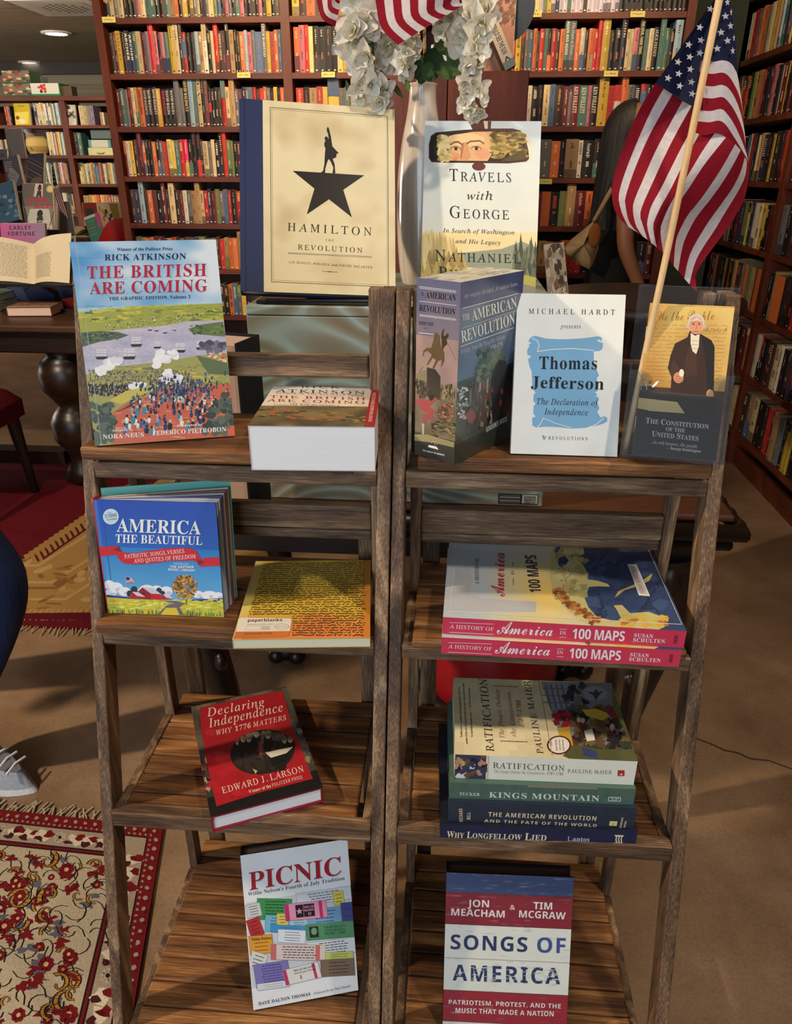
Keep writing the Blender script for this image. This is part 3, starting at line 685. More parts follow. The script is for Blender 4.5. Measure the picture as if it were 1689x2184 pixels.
def art_beautiful():
    a = Art([(145, 445), (1405, 495), (1485, 1640), (300, 1595)], seed=10); r = a.rnd
    def g(u, v):
        n = mnoise(V((u * 1.6 + v * 1.5, v * 2.2 - u, 1)))
        c = mixc((34, 74, 178), (44, 116, 196), v * 1.5) if v < .4 else mixc((46, 128, 204), (108, 178, 222), (v - .4) * 2.2)
        if n > .16 and v < .4: c = mixc(c, (44, 110, 206), .7)
        if u < .03: c = mixc(c, (70, 130, 210), .6)
        return c
    a.grid(0, 0, 1, 1, 80, 80, g)
    a.line([(225, 450), (365, 1600)], 8, (30, 74, 160))
    for cx, cy, rx, ry in ((310, 1310, 60, 50), (380, 1340, 80, 60), (470, 1380, 70, 50), (330, 1390, 70, 40), (700, 1370, 90, 64), (800, 1370, 70, 56), (900, 1380, 70, 56), (1220, 1410, 60, 40), (1340, 1420, 90, 48), (1430, 1430, 60, 44), (620, 1400, 60, 50)):
        a.ell(cx, cy + 8, rx, ry, (150, 160, 206)); a.ell(cx - 5, cy, rx * .92, ry * .9, (238, 240, 246)); a.ell(cx + rx * .3, cy + ry * .3, rx * .4, ry * .3, (196, 202, 230))
    a.poly([(278, 1410), (520, 1440), (1000, 1470), (1485, 1450), (1485, 1500), (282, 1450)], (52, 60, 130))
    a.poly([(280, 1436), (560, 1456), (1000, 1470), (1485, 1490), (1485, 1640), (300, 1595)], (206, 206, 62))
    for i in range(160): a.blob(r.uniform(290, 1480), r.uniform(1460, 1570), r.uniform(12, 40), r.uniform(4, 9), r.choice([(232, 226, 90), (196, 190, 50), (222, 176, 44), (160, 180, 60), (238, 238, 150)]), .3)
    for i in range(150):
        x = r.uniform(295, 1485)
        if 830 < x < 1060: continue
        y = 1608 + (x - 300) * .02; a.poly([(x - 9, y), (x + r.uniform(-12, 12), y - r.uniform(30, 72)), (x + 9, y)], r.choice([(150, 170, 50), (96, 84, 70), (190, 196, 70), (120, 104, 90), (112, 140, 50)]), .05)
    a.poly([(800, 1610), (900, 1520), (980, 1500), (880, 1480), (780, 1470), (1000, 1476), (1090, 1500), (1030, 1540), (1080, 1620)], (118, 100, 116)); a.poly([(840, 1610), (890, 1545), (1000, 1545), (1030, 1618)], (224, 200, 62))
    for x, y, w_, h_ in ((565, 1370, 36, 44), (515, 1400, 26, 32), (820, 1375, 30, 34), (862, 1398, 20, 24)): a.ell(x, y, w_, h_, (40, 56, 62))
    a.poly([(600, 1385), (650, 1338), (760, 1348), (840, 1405), (838, 1465), (680, 1458)], (196, 36, 40)); a.poly([(600, 1388), (648, 1340), (740, 1405), (738, 1462), (640, 1452)], (150, 34, 40)); a.poly([(648, 1336), (762, 1346), (842, 1406), (740, 1402)], (206, 206, 220))
    a.poly([(520, 1420), (545, 1386), (600, 1388), (676, 1432), (672, 1456), (524, 1448)], (196, 40, 42)); a.poly([(545, 1382), (608, 1386), (680, 1434), (596, 1424)], (214, 214, 226)); a.poly([(832, 1438), (858, 1412), (920, 1418), (968, 1456), (832, 1462)], (190, 40, 42)); a.poly([(858, 1408), (916, 1414), (970, 1454), (900, 1444)], (214, 214, 226))
    for x, y in ((652, 1396), (668, 1400), (560, 1420)): a.ell(x, y, 6, 8, (50, 24, 30), 8)
    a.line([(478, 1225), (488, 1330)], 3, (200, 200, 210)); a.poly([(478, 1225), (530, 1236), (578, 1292), (540, 1284), (484, 1290)], (224, 190, 196)); a.poly([(480, 1228), (525, 1240), (520, 1264), (484, 1266)], (44, 50, 110))
    for k in range(3): a.line([(490, 1272 + k * 8), (560, 1276 + k * 7)], 3, (196, 60, 70), .1)
    a.line([(1100, 1510), (1102, 1440)], 12, (130, 96, 70))
    for i in range(230):
        t = r.uniform(0, 2 * pi); q = sqrt(r.random()); a.blob(1085 + 122 * q * cos(t), 1335 + 122 * q * sin(t), 13, 11, r.choice([(196, 140, 44), (150, 100, 34), (222, 176, 76), (96, 64, 30), (176, 116, 36)]), .4, 8)
    red = (206, 34, 44); dr = (140, 28, 40)
    a.poly([(208, 925), (405, 918), (420, 940), (360, 960), (390, 1004), (222, 1018)], red); a.poly([(350, 958), (405, 918), (440, 975), (400, 985)], dr)
    a.poly([(352, 958), (440, 982), (560, 992), (760, 962), (960, 940), (1120, 944), (1200, 966), (1240, 1030), (1280, 1085), (1250, 1118), (1180, 1070), (960, 1070), (760, 1094), (560, 1106), (450, 1090), (400, 1040)], red)
    a.poly([(1210, 1060), (1288, 1078), (1280, 1106), (1230, 1120)], dr); a.poly([(1268, 1046), (1445, 1038), (1450, 1124), (1230, 1132), (1288, 1086)], red)
    a.T('PATRIOTIC SONGS, VERSES', 'R', (468, 1046), (1084, 992), 40, W); a.T('AND QUOTES OF FREEDOM', 'R', (564, 1090), (1200, 1046), 40, W)
    a.T('INSPIRED BY', 'R', (972, 1110), (1132, 1116), 20, W); a.T('THE GAITHER', 'K', (934, 1142), (1180, 1148), 24, W); a.T('MUSIC LIBRARY', 'K', (918, 1170), (1196, 1182), 24, W)
    a.T('AMERICA', 'B', (386, 772), (1252, 808), 132, W, sp=.01); a.T('THE BEAUTIFUL', 'B', (374, 882), (1268, 914), 84, W, sp=.01)
    a.ell(327, 618, 82, 80, (206, 228, 236)); a.ell(327, 618, 74, 72, (196, 220, 232)); b2 = (30, 60, 110)
    a.T('WITH', 'S', (294, 590), (334, 586), 16, b2); a.T('72 SONGS', 'K', (264, 632), (390, 616), 34, b2); a.T('TO STREAM', 'K', (284, 660), (388, 648), 18, b2)
    return a

def art_journal():
    a = Art([(300, 785), (1236, 783), (1255, 1415), (100, 1432)], seed=11); r = a.rnd
    def g(u, v):
        n = mnoise(V((u * 2.4, v * 2.6, 6)))
        c = mixc((206, 178, 66), (214, 162, 50), u * .5 + n * .6)
        if v > .7: c = mixc(c, (216, 130, 66), min(1, (v - .7) * 5 + n))
        if u > .93: c = mixc(c, (190, 116, 44), .7)
        if u < .06: c = mixc(c, (224, 210, 150), .5)
        return c
    a.grid(0, 0, 1, 1, 60, 60, g)
    ink = (50, 40, 26)
    for j in range(34):
        t = j / 33; y = 806 + 590 * (t ** 1.12); x0 = 370 - 190 * t + r.uniform(0, 30); x1 = 1205 + 8 * t - r.uniform(0, 40)
        if j in (32, 33): x0 = 600
        if y > 1235: x0 = max(x0, 610)
        if j == 1: a.T('AMERICA', 'R', (362, y + 4), (520, y + 2), 15, ink); x0 = 560
        n = int((x1 - x0) / 8)
        a.squig(x0, y, x1, y - 4, n, 4.4 + 1.4 * t, 3 + 3.4 * t, ink, r)
    a.poly([(152, 1262), (175, 1250), (590, 1256), (602, 1268), (588, 1362), (136, 1368)], (226, 218, 206)); a.poly([(134, 1368), (590, 1362), (582, 1398), (556, 1408), (112, 1424)], (196, 116, 56))
    a.T('paperblanks', 'K', (234, 1284), (524, 1280), 24, K, sp=-.01)
    a.T('Declaration of Independence', 'I', (228, 1312), (450, 1308), 10, (90, 84, 78)); a.line([(222, 1318), (348, 1316), (340, 1354), (214, 1356)], 2, (150, 146, 140), .1, True)
    for k in range(4): a.line([(350, 1324 + k * 9), (420, 1323 + k * 9)], 3, (120, 114, 108), .1)
    a.ell(520, 1326, 62, 26, (150, 146, 142)); a.ell(520, 1326, 58, 23, (226, 218, 206)); a.T('TREASURED', 'R', (466, 1334), (576, 1332), 14, (140, 136, 132))
    a.T('SOFTCOVER FLEXI', 'K', (204, 1394), (440, 1388), 13, (130, 44, 30))
    return a

def art_maps():
    a = Art([(280, 356), (1222, 397), (1425, 783), (258, 718)], seed=12); r = a.rnd
    def g(u, v):
        n = mnoise(V((u * 3, v * 3, 3)))
        d = sqrt(((u - .45) / .30) ** 2 + ((v - .75) / .75) ** 2)
        c = mixc((236, 204, 110), (180, 192, 204), d + n * .2)
        if u < .16: c = mixc(c, (176, 190, 202), .7)
        if u > .62: c = mixc((112, 112, 104), (96, 110, 128), v)
        return c
    a.grid(0, 0, 1, 1, 70, 46, g)
    a.poly([(268, 600), (310, 590), (310, 510), (350, 520), (370, 505), (395, 560), (380, 620), (420, 630), (440, 640), (700, 655), (700, 700), (262, 690)], (176, 180, 188))
    # globe, seen with north to the left
    gl = []
    for i in range(33):
        t = radians(104 + i * (256 - 104) / 32); gl.append((1100 + 342 * cos(t) * (1 if cos(t) < 0 else .9), 585 - 240 * sin(t)))
    gl = [(805, 380), (775, 420), (762, 480), (760, 540), (775, 600), (810, 650), (850, 690), (900, 730), (960, 756), (1290, 776), (1425, 783), (1222, 397)]
    a.poly(gl, (54, 72, 112))
    for i in range(60): a.blob(r.uniform(900, 1300), r.uniform(420, 740), 36, 22, r.choice([(50, 68, 108), (62, 84, 124), (46, 60, 98)]), .3)
    land = (196, 188, 130); la2 = (172, 170, 112)
    a.poly([(805, 380), (900, 386), (895, 410), (905, 440), (890, 470), (920, 500), (945, 540), (942, 560), (990, 566), (1040, 580), (1050, 592), (1000, 590), (950, 592), (930, 640), (950, 680), (990, 720), (1080, 740), (1110, 730), (1085, 690), (1070, 672), (1110, 670), (1150, 705), (1240, 700), (1300, 720), (1330, 760), (1290, 776), (960, 756), (900, 730), (850, 690), (810, 650), (775, 600), (760, 540), (762, 480), (775, 420)], land)
    for i in range(50): a.blob(r.uniform(790, 930), r.uniform(400, 640), 20, 12, r.choice([(206, 200, 150), la2, (186, 166, 110), (150, 156, 100)]), .4)
    for i in range(90):
        t = r.random(); a.blob(785 + 200 * t + r.uniform(-14, 26), 600 + 140 * t ** .8 + r.uniform(-10, 14), 12, 7, r.choice([(150, 92, 50), (176, 116, 60), (120, 76, 46), (190, 140, 76)]), .5)
    for i in range(40): a.blob(r.uniform(1100, 1330), r.uniform(715, 765), 16, 8, r.choice([(216, 170, 70), (180, 120, 56), (200, 186, 100)]), .5)
    a.poly([(780, 440), (800, 400), (815, 392), (806, 430), (790, 450)], (50, 74, 120)); a.poly([(800, 470), (830, 460), (850, 480), (836, 500), (812, 494), (826, 510), (800, 500)], (40, 60, 100))
    a.poly([(1075, 640), (1090, 612), (1150, 590), (1200, 570), (1255, 535), (1240, 568), (1180, 592), (1120, 608), (1090, 630)], (190, 176, 90)); 
    for i in range(14): a.line([(r.uniform(785, 930), r.uniform(470, 640)) for _ in range(2)] and [(x := r.uniform(790, 900), y := r.uniform(470, 620)), (x + r.uniform(-30, 30), y + r.uniform(-20, 20))], 2, (120, 106, 70), .05)
    for s_, p0, p1 in (('Atlantic', (975, 528), (1048, 420)), ('Ocean', (1080, 512), (1135, 458)), ('Caribbean Sea', (1215, 690), (1300, 566)), ('of Mexico', (1040, 708), (1000, 620))): a.T(s_, 'I', p0, p1, 16, (30, 36, 50), sp=.2)
    up = (-1, -.02)
    a.T('A HISTORY OF', 'R', (424, 580), (420, 470), 18, (50, 56, 66), up=up)
    red = (178, 30, 48)
    a.T('America', 'X', (546, 632), (542, 446), 62, red, up=(-1, .02))
    a.T('IN', 'R', (592, 540), (590, 522), 16, (60, 60, 66), up=up); a.line([(588, 584), (587, 556)], 3, (90, 90, 90), .1); a.line([(584, 506), (582, 488)], 3, (90, 90, 90), .1)
    a.T('100 MAPS', 'K', (722, 616), (692, 458), 54, (38, 44, 62), up=up)
    a.poly([(1132, 496), (1176, 498), (1244, 634), (1190, 630)], W); a.poly([(1138, 502), (1172, 504), (1234, 628), (1194, 624)], (214, 206, 206)); a.T('SUSAN SCHULTEN', 'R', (1216, 622), (1166, 508), 16, (150, 40, 50), up=(-1, -.02))
    a.line([(310, 368), (1215, 404), (1400, 755), (295, 697)], 2, (226, 226, 226), .1, True)
    return a
def art_maps_spine():
    a = Art([(258, 718), (1425, 783), (1412, 878), (258, 803)], seed=13); a.fill((206, 56, 84)); W2 = (240, 232, 234)
    a.T('A HISTORY OF', 'R', (288, 775), (484, 788), 19, W2); a.line([(288, 746), (484, 752)], 2, W2, .1); a.line([(288, 796), (484, 806)], 2, W2, .1)
    a.T('America', 'X', (500, 800), (758, 814), 62, W2); a.T('IN', 'R', (792, 804), (822, 806), 18, W2); a.line([(792, 776), (824, 778)], 2, W2, .1); a.line([(792, 818), (824, 820)], 2, W2, .1)
    a.T('100 MAPS', 'K', (852, 826), (1108, 840), 54, W2, sp=-.03)
    a.T('SUSAN', 'B', (1156, 816), (1252, 822), 20, W2, sp=.06); a.T('SCHULTEN', 'B', (1152, 842), (1314, 850), 20, W2, sp=.06)
    a.T('CHICAGO', 'K', (1376, 852), (1380, 806), 18, (70, 24, 36), up=(-1, -.06))
    return a

def art_ratification():
    a = Art([(295, 116), (1060, 141), (1188, 494), (317, 463)], seed=14); r = a.rnd
    a.grid(0, 0, 1, 1, 20, 14, lambda u, v: jit(mixc((232, 222, 184), (216, 204, 160), .5 + mnoise(V((u * 4, v * 4, 2)))), .02, r))
    a.poly([(720, 135), (1060, 141), (1188, 494), (860, 482), (770, 260)], (120, 128, 138))
    a.poly([(720, 135), (850, 140), (880, 240), (770, 268)], (146, 152, 158))
    for k in range(4): a.line([(742 + k * 26, 150), (770 + k * 26, 255)], 7, (90, 96, 110), .1)
    for k in range(3): a.line([(728, 165 + k * 32), (868, 170 + k * 32)], 4, (100, 100, 108), .1)
    for i in range(40): a.blob(r.uniform(840, 950), r.uniform(140, 300), 18, 14, r.choice([(50, 54, 62), (84, 88, 96), (36, 36, 44), (120, 110, 100)]), .4)
    for i in range(18): a.blob(r.uniform(785, 865), r.uniform(272, 335), 16, 12, r.choice([(176, 44, 54), (150, 36, 50), (110, 40, 46)]), .4)
    for i in range(120): a.blob(r.uniform(880, 1150), r.uniform(255, 490), 22, 20, r.choice([(46, 42, 48), (70, 60, 54), (34, 36, 50), (96, 80, 60), (120, 100, 60), (60, 70, 52), (110, 50, 46)]), .4)
    a.poly([(920, 262), (990, 258), (1060, 285), (1020, 312), (940, 290)], (206, 178, 64)); a.poly([(930, 358), (970, 350), (985, 400), (945, 405)], (228, 222, 206)); a.ell(905, 308, 10, 12, (226, 190, 160)); a.ell(925, 312, 10, 12, (226, 190, 160)); a.ell(895, 375, 12, 14, (90, 66, 50)); a.ell(1065, 340, 12, 14, (206, 184, 150))
    a.poly([(800, 345), (860, 340), (880, 420), (840, 450)], (196, 160, 60)); a.poly([(1060, 250), (1110, 300), (1080, 310), (1040, 280)], (140, 46, 56)); a.poly([(830, 470), (880, 420), (1000, 440), (1170, 440), (1188, 494), (860, 482)], (88, 92, 58)); a.poly([(1060, 160), (1100, 250), (1150, 400), (1110, 330), (1070, 260)], (104, 112, 58))
    a.poly([(920, 430), (990, 450), (1000, 484), (930, 470)], (60, 70, 120))
    a.ell(982, 190, 66, 38, (128, 134, 140)); a.ell(982, 190, 56, 31, (146, 152, 156)); a.poly([(940, 180), (975, 184), (985, 168), (1000, 184), (1022, 176), (1000, 200), (985, 222), (975, 200)], (64, 66, 72))
    a.ell(812, 422, 58, 42, (80, 34, 44)); a.ell(812, 422, 50, 36, (234, 228, 222)); a.T('100', 'K', (782, 428), (774, 402), 12, K, up=(-1, -.06)); 
    for k, s_ in enumerate(('MUST READS', 'The New York Times', 'Book Review')): a.T(s_, 'K', (806 + k * 16, 446), (800 + k * 16, 398), 8, K, up=(-1, -.06))
    up = (-1, -.1); ink = (52, 46, 44)
    a.T('RATIFICATION', 'R', (502, 452), (458, 126), 38, ink, up=up, sp=.02); a.T('PAULINE MAIER', 'R', (738, 462), (664, 132), 30, ink, up=up, sp=.04)
    for s_, p0, p1 in (('The People Debate', (550, 392), (518, 172)), ('the Constitution,', (606, 384), (572, 178)), ('1787–1788', (640, 342), (622, 222))): a.T(s_, 'I', p0, p1, 22, (150, 104, 92), up=up, sp=.08)
    for s_, p0, p1 in (('“Ratification is a gripping and eye-opening read. Maier is a', (348, 388), (328, 160)), ('member of that rare breed of historians who write vividly and with a flair', (374, 418), (348, 142)), ('for depicting dramatic events.” —The Wall Street Journal', (398, 386), (376, 166))): a.T(s_.replace('“', '"').replace('”', '"'), 'R', p0, p1, 9, (70, 62, 56), up=up)
    a.line([(492, 156), (608, 160)], 3, (130, 126, 110), .1); a.line([(530, 404), (660, 408)], 4, (130, 126, 110), .1); a.line([(708, 132), (780, 470)], 3, (180, 160, 110), .1)
    return a
def art_ratification_spine():
    a = Art([(317, 463), (1188, 494), (1170, 608), (310, 572)], seed=15); r = a.rnd; a.fill((232, 230, 214))
    a.poly([(314, 463), (460, 468), (456, 580), (310, 574)], (52, 58, 92))
    for i in range(26): a.blob(r.uniform(320, 450), r.uniform(470, 570), 16, 14, r.choice([(30, 34, 56), (226, 220, 208), (200, 170, 90), (190, 140, 116), (60, 60, 80), (110, 80, 60)]), .4)
    a.line([(470, 470), (464, 580)], 6, (206, 186, 130), .1)
    a.T('RATIFICATION', 'R', (490, 526), (830, 540), 26, (60, 58, 50), sp=.06); a.T('The People Debate the Constitution, 1787–1788', 'I', (494, 548), (824, 560), 13, (130, 124, 110), sp=.04); a.T('PAULINE MAIER', 'R', (846, 548), (1062, 555), 17, (70, 66, 60), sp=.06)
    a.rect(1090, 536, 1124, 564, (176, 50, 54)); a.T('s', 'X', (1098, 558), (1116, 560), 14, W)
    return a
def art_kings():
    a = Art([(298, 585), (1165, 625), (1150, 710), (295, 672)], seed=16); a.grid(0, 0, 1, 1, 30, 3, lambda u, v: jit((76, 104, 92), .04, a.rnd)); t = (214, 222, 212)
    a.poly([(668, 590), (990, 606), (990, 626), (668, 612)], (150, 128, 110))
    a.T('TUCKER', 'B', (344, 656), (440, 660), 16, t, sp=.06); a.T('KINGS MOUNTAIN', 'B', (484, 668), (996, 690), 30, t, sp=.06)
    a.line([(1040, 668), (1094, 670), (1092, 690), (1038, 688)], 3, t, .1, True); a.T('SP', 'R', (1050, 688), (1084, 690), 20, t)
    return a
def art_fate():
    a = Art([(305, 680), (1165, 715), (1160, 830), (300, 790)], seed=17); a.grid(0, 0, 1, 1, 24, 4, lambda u, v: jit((38, 50, 66), .05, a.rnd)); t = (222, 204, 164)
    a.T('THE AMERICAN REVOLUTION', 'K', (480, 764), (978, 786), 24, t, sp=.10); a.T('AND THE FATE OF THE WORLD', 'K', (462, 796), (984, 822), 16, t, sp=.12)
    a.T('RICHARD', 'K', (366, 794), (364, 722), 16, t, up=(-1, -.05), sp=.08); a.T('BELL', 'K', (400, 782), (400, 742), 16, t, up=(-1, -.05), sp=.08)
    a.poly([(1044, 788), (1080, 790), (1078, 816), (1042, 814)], (226, 206, 130)); a.T('z', 'I', (1054, 810), (1068, 811), 16, K); a.T('RIVERHEAD', 'K', (1102, 826), (1106, 768), 9, t, up=(-1, -.05)); a.T('BOOKS', 'K', (1120, 824), (1124, 788), 9, t, up=(-1, -.05))
    return a
def art_longfellow():
    a = Art([(245, 800), (1187, 850), (1185, 907), (245, 875)], seed=18); a.grid(0, 0, 1, 1, 20, 2, lambda u, v: jit((26, 36, 70), .05, a.rnd)); t = (232, 222, 186)
    a.T('Why Longfellow Lied', 'B', (288, 874), (820, 892), 34, t, sm=.78, sp=.02); a.T('Lantos', 'R', (914, 892), (1006, 895), 20, (196, 206, 222), sp=.02)
    a.poly([(1104, 866), (1138, 868), (1136, 874), (1104, 872)], t); a.poly([(1106, 898), (1138, 900), (1140, 906), (1100, 904)], t)
    for k in range(3): a.line([(1112 + k * 9, 872), (1110 + k * 10, 886), (1116 + k * 9, 900)], 4, t, .1)
    return a

def art_declaring():
    a = Art([(546, 400), (1040, 286), (1228, 770), (650, 924)], seed=19); r = a.rnd
    def g(u, v):
        n = mnoise(V((u * 5, v * 5, 4)))
        return mixc((124, 118, 100), (58, 54, 46), .35 + n + v * .7) if v < .86 else (28, 26, 26)
    a.grid(0, 0, 1, 1, 20, 20, g)
    for i in range(30): a.blob(r.uniform(596, 640), r.uniform(640, 800), 12, 14, r.choice([(60, 56, 54), (130, 60, 54), (180, 150, 120), (36, 34, 36)]), .4)
    for i in range(24): a.blob(r.uniform(1090, 1180), r.uniform(470, 640), 18, 16, r.choice([(44, 42, 42), (90, 84, 74), (140, 120, 96), (60, 64, 62)]), .4)
    red = (168, 30, 40)
    a.poly([(590, 404), (800, 352), (1022, 308), (1048, 400), (1075, 500), (1112, 560), (1140, 650), (1176, 730), (900, 802), (680, 872), (648, 740), (624, 640), (600, 520)], red)
    for i in range(40): a.blob(r.uniform(620, 1130), r.uniform(380, 820), 30, 16, r.choice([(176, 34, 44), (160, 26, 36), (184, 40, 48)]), .3)
    t = (236, 220, 200)
    a.T('Declaring', 'I', (630, 446), (930, 384), 40, t, sp=.07); a.T('Independence', 'I', (640, 498), (1026, 408), 42, t, sp=.05); a.T('WHY 1776 MATTERS', 'I', (680, 534), (1042, 450), 24, t, sp=.08)
    a.ell(916, 608, 168, 106, (40, 36, 32), 40, -.18)
    for i in range(20): a.blob(r.uniform(830, 1030), r.uniform(520, 570), 30, 16, r.choice([(110, 100, 84), (86, 78, 66), (130, 120, 100)]), .3)
    for i in range(46):
        x, y = r.uniform(790, 1050), r.uniform(575, 680); a.blob(x, y, 22, 26, r.choice([(34, 30, 30), (52, 44, 40), (26, 26, 28), (74, 60, 50)]), .3)
    for x, y in ((790, 566), (815, 552), (845, 550), (885, 528), (945, 532), (1030, 552), (1060, 548)): a.ell(x, y + 26, 24, 32, (40, 34, 32)); a.ell(x, y, 12, 14, (206, 170, 140)); a.ell(x, y - 8, 12, 8, (120, 104, 90))
    a.poly([(895, 560), (915, 556), (920, 620), (900, 630)], (150, 70, 60)); a.poly([(930, 612), (1000, 596), (1076, 580), (1040, 612), (960, 636)], (222, 216, 196)); a.poly([(880, 650), (930, 640), (930, 700), (890, 705)], (50, 44, 38)); a.poly([(865, 690), (890, 700), (880, 715)], (200, 176, 120))
    a.T('EDWARD J. LARSON', 'R', (712, 812), (1130, 698), 30, t, sp=.07); a.T('Winner of the PULITZER PRIZE', 'R', (846, 808), (1124, 730), 15, t, sp=.06)
    return a
def art_declaring_spine():
    a = Art(seed=20); a.fill((150, 28, 38)); a.uv(0, .72, 1, 1, (60, 52, 48)); a.uv(0, 0, 1, .05, (104, 98, 84)); return a

def art_picnic():
    a = Art([(788, 240), (1380, 156), (1432, 984), (855, 1100)], seed=21); r = a.rnd
    a.grid(0, 0, 1, 1, 2, 2, lambda u, v: (238, 240, 240))
    red = (170, 26, 44); nav = (40, 54, 84)
    up = (-.04, -1)
    a.T('PICNIC', 'B', (840, 438), (1350, 354), 98, (196, 190, 190), up=up); a.T('PICNIC', 'B', (838, 434), (1346, 350), 98, red, up=up)
    a.T("Willie Nelson's Fourth of July Tradition", 'B', (830, 466), (1364, 380), 20, nav, up=up, sp=.02)
    def ticket(cx, cy, w_, h_, ang, col, band=None, lines=4, ink=(60, 60, 66), n=0):
        c, s_ = cos(ang), sin(ang)
        P = lambda x, y: (cx + x * c - y * s_, cy + x * s_ + y * c)
        R = lambda x0, y0, x1, y1, q, dz=.3: a.poly([P(x0, y0), P(x1, y0), P(x1, y1), P(x0, y1)], q, dz)
        R(-w_ / 2 - 2, -h_ / 2 - 2, w_ / 2 + 3, h_ / 2 + 3, mixc(col, (60, 60, 60), .45)); R(-w_ / 2, -h_ / 2, w_ / 2, h_ / 2, col)
        if band:
            R(-w_ / 2, -h_ / 2, -w_ / 2 + w_ * .10, h_ / 2, band); R(w_ / 2 - w_ * .18, -h_ / 2, w_ / 2 - w_ * .10, h_ / 2, band)
        for k in range(lines):
            y = -h_ / 2 + h_ * (k + .9) / (lines + .8); x = -w_ * .30 + r.uniform(0, .06) * w_
            while x < w_ * .28:
                l = r.uniform(.03, .09) * w_; R(x, y - h_ * .028, x + l, y + h_ * .028, ink, .02); x += l + .018 * w_
        return P, R
    a.poly([(818, 505), (1395, 410), (1418, 880), (1230, 920), (1060, 950), (850, 980)], (206, 214, 222))
    ticket(1250, 470, 300, 70, -.14, (214, 222, 226)); ticket(1330, 480, 54, 74, -.14, (226, 208, 80), None, 3); ticket(1375, 560, 60, 110, -.1, (70, 76, 140), None, 2)
    ticket(975, 540, 190, 116, .03, (62, 150, 80), None, 6, (26, 70, 40)); ticket(860, 545, 80, 70, -.2, (214, 214, 214), None, 4); ticket(1250, 580, 180, 90, -.1, (120, 170, 206), None, 4, (40, 70, 120))
    ticket(990, 620, 130, 90, .04, (120, 186, 214), None, 5, (30, 80, 120)); ticket(1020, 605, 60, 80, 0, (226, 206, 96), None, 4); ticket(1110, 620, 90, 60, -.05, (160, 206, 226), None, 4)
    P, R = ticket(1150, 548, 230, 92, -.1, (226, 150, 180), (190, 50, 110), 0); R(-56, -36, 48, 34, K); R(-14, -36, -12, 34, (226, 150, 180)); 
    st = []
    for i in range(10):
        q = 20 if i % 2 == 0 else 8; st.append(P(-36 + q * sin(pi * i / 5), 0 - q * cos(pi * i / 5)))
    a.poly(st, (226, 150, 180)); a.T('WILLIE', 'K', P(-8, -14), P(44, -14), 12, (226, 150, 180)); a.T("NELSON'S", 'K', P(-8, 4), P(44, 4), 12, (226, 150, 180)); a.T('II', 'K', P(10, 26), P(28, 26), 14, (226, 150, 180))
    ticket(866, 640, 76, 100, -.35, (186, 46, 50), None, 4, (100, 20, 30)); ticket(1055, 650, 200, 40, .05, (66, 150, 206), None, 2); ticket(1070, 690, 150, 70, .05, (226, 230, 234), None, 4, (70, 100, 140))
    P, R = ticket(1280, 658, 260, 84, -.09, (84, 146, 104), None, 0); R(-112, -30, -62, 30, (34, 44, 40)); a.ell(*P(-86, -4), 16, 20, (120, 160, 130))
    for k, s_ in enumerate(("WILLIE NELSON'S", 'ANNUAL 4th of JULY', 'PICNIC—1985')): a.T(s_, 'B', P(-30, -14 + k * 18), P(86, -14 + k * 18), 12, (24, 44, 34))
    P, R = ticket(900, 735, 130, 100, -.1, (226, 160, 50), None, 4, (150, 70, 30)); a.T('Willie Nelson', 'B', P(-52, -24), P(62, -24), 18, (70, 40, 20))
    ticket(1290, 750, 260, 80, -.12, (214, 224, 228), None, 5)
    ticket(1105, 778, 300, 84, .02, (224, 206, 200), (206, 110, 110), 5); ticket(1330, 800, 150, 50, -.05, (196, 206, 110), None, 3); ticket(880, 830, 90, 100, .3, (224, 222, 216), None, 4)
    ticket(1320, 860, 180, 90, -.06, (128, 108, 90), None, 4, (70, 56, 46)); ticket(960, 900, 190, 130, -.14, (130, 122, 186), None, 8, (84, 74, 150)); ticket(965, 960, 176, 34, -.14, (222, 224, 228), None, 2)
    P, R = ticket(1125, 895, 200, 84, -.24, (230, 228, 222), (196, 60, 110), 0); a.T("WILLIE NELSON'S", 'K', P(-40, -20), P(80, -20), 11, K); a.T('4TH OF JULY PICNIC', 'K', P(-40, -4), P(80, -4), 9, K); a.T('4', 'B', P(-16, 26), P(-4, 26), 20, K)
    a.T('DAVE DALTON THOMAS', 'B', (884, 1072), (1170, 1014), 17, nav, up=up, sp=.04); a.T('Foreword by Joe Nick Patoski', 'I', (1188, 1010), (1390, 966), 13, nav, up=up)
    return a

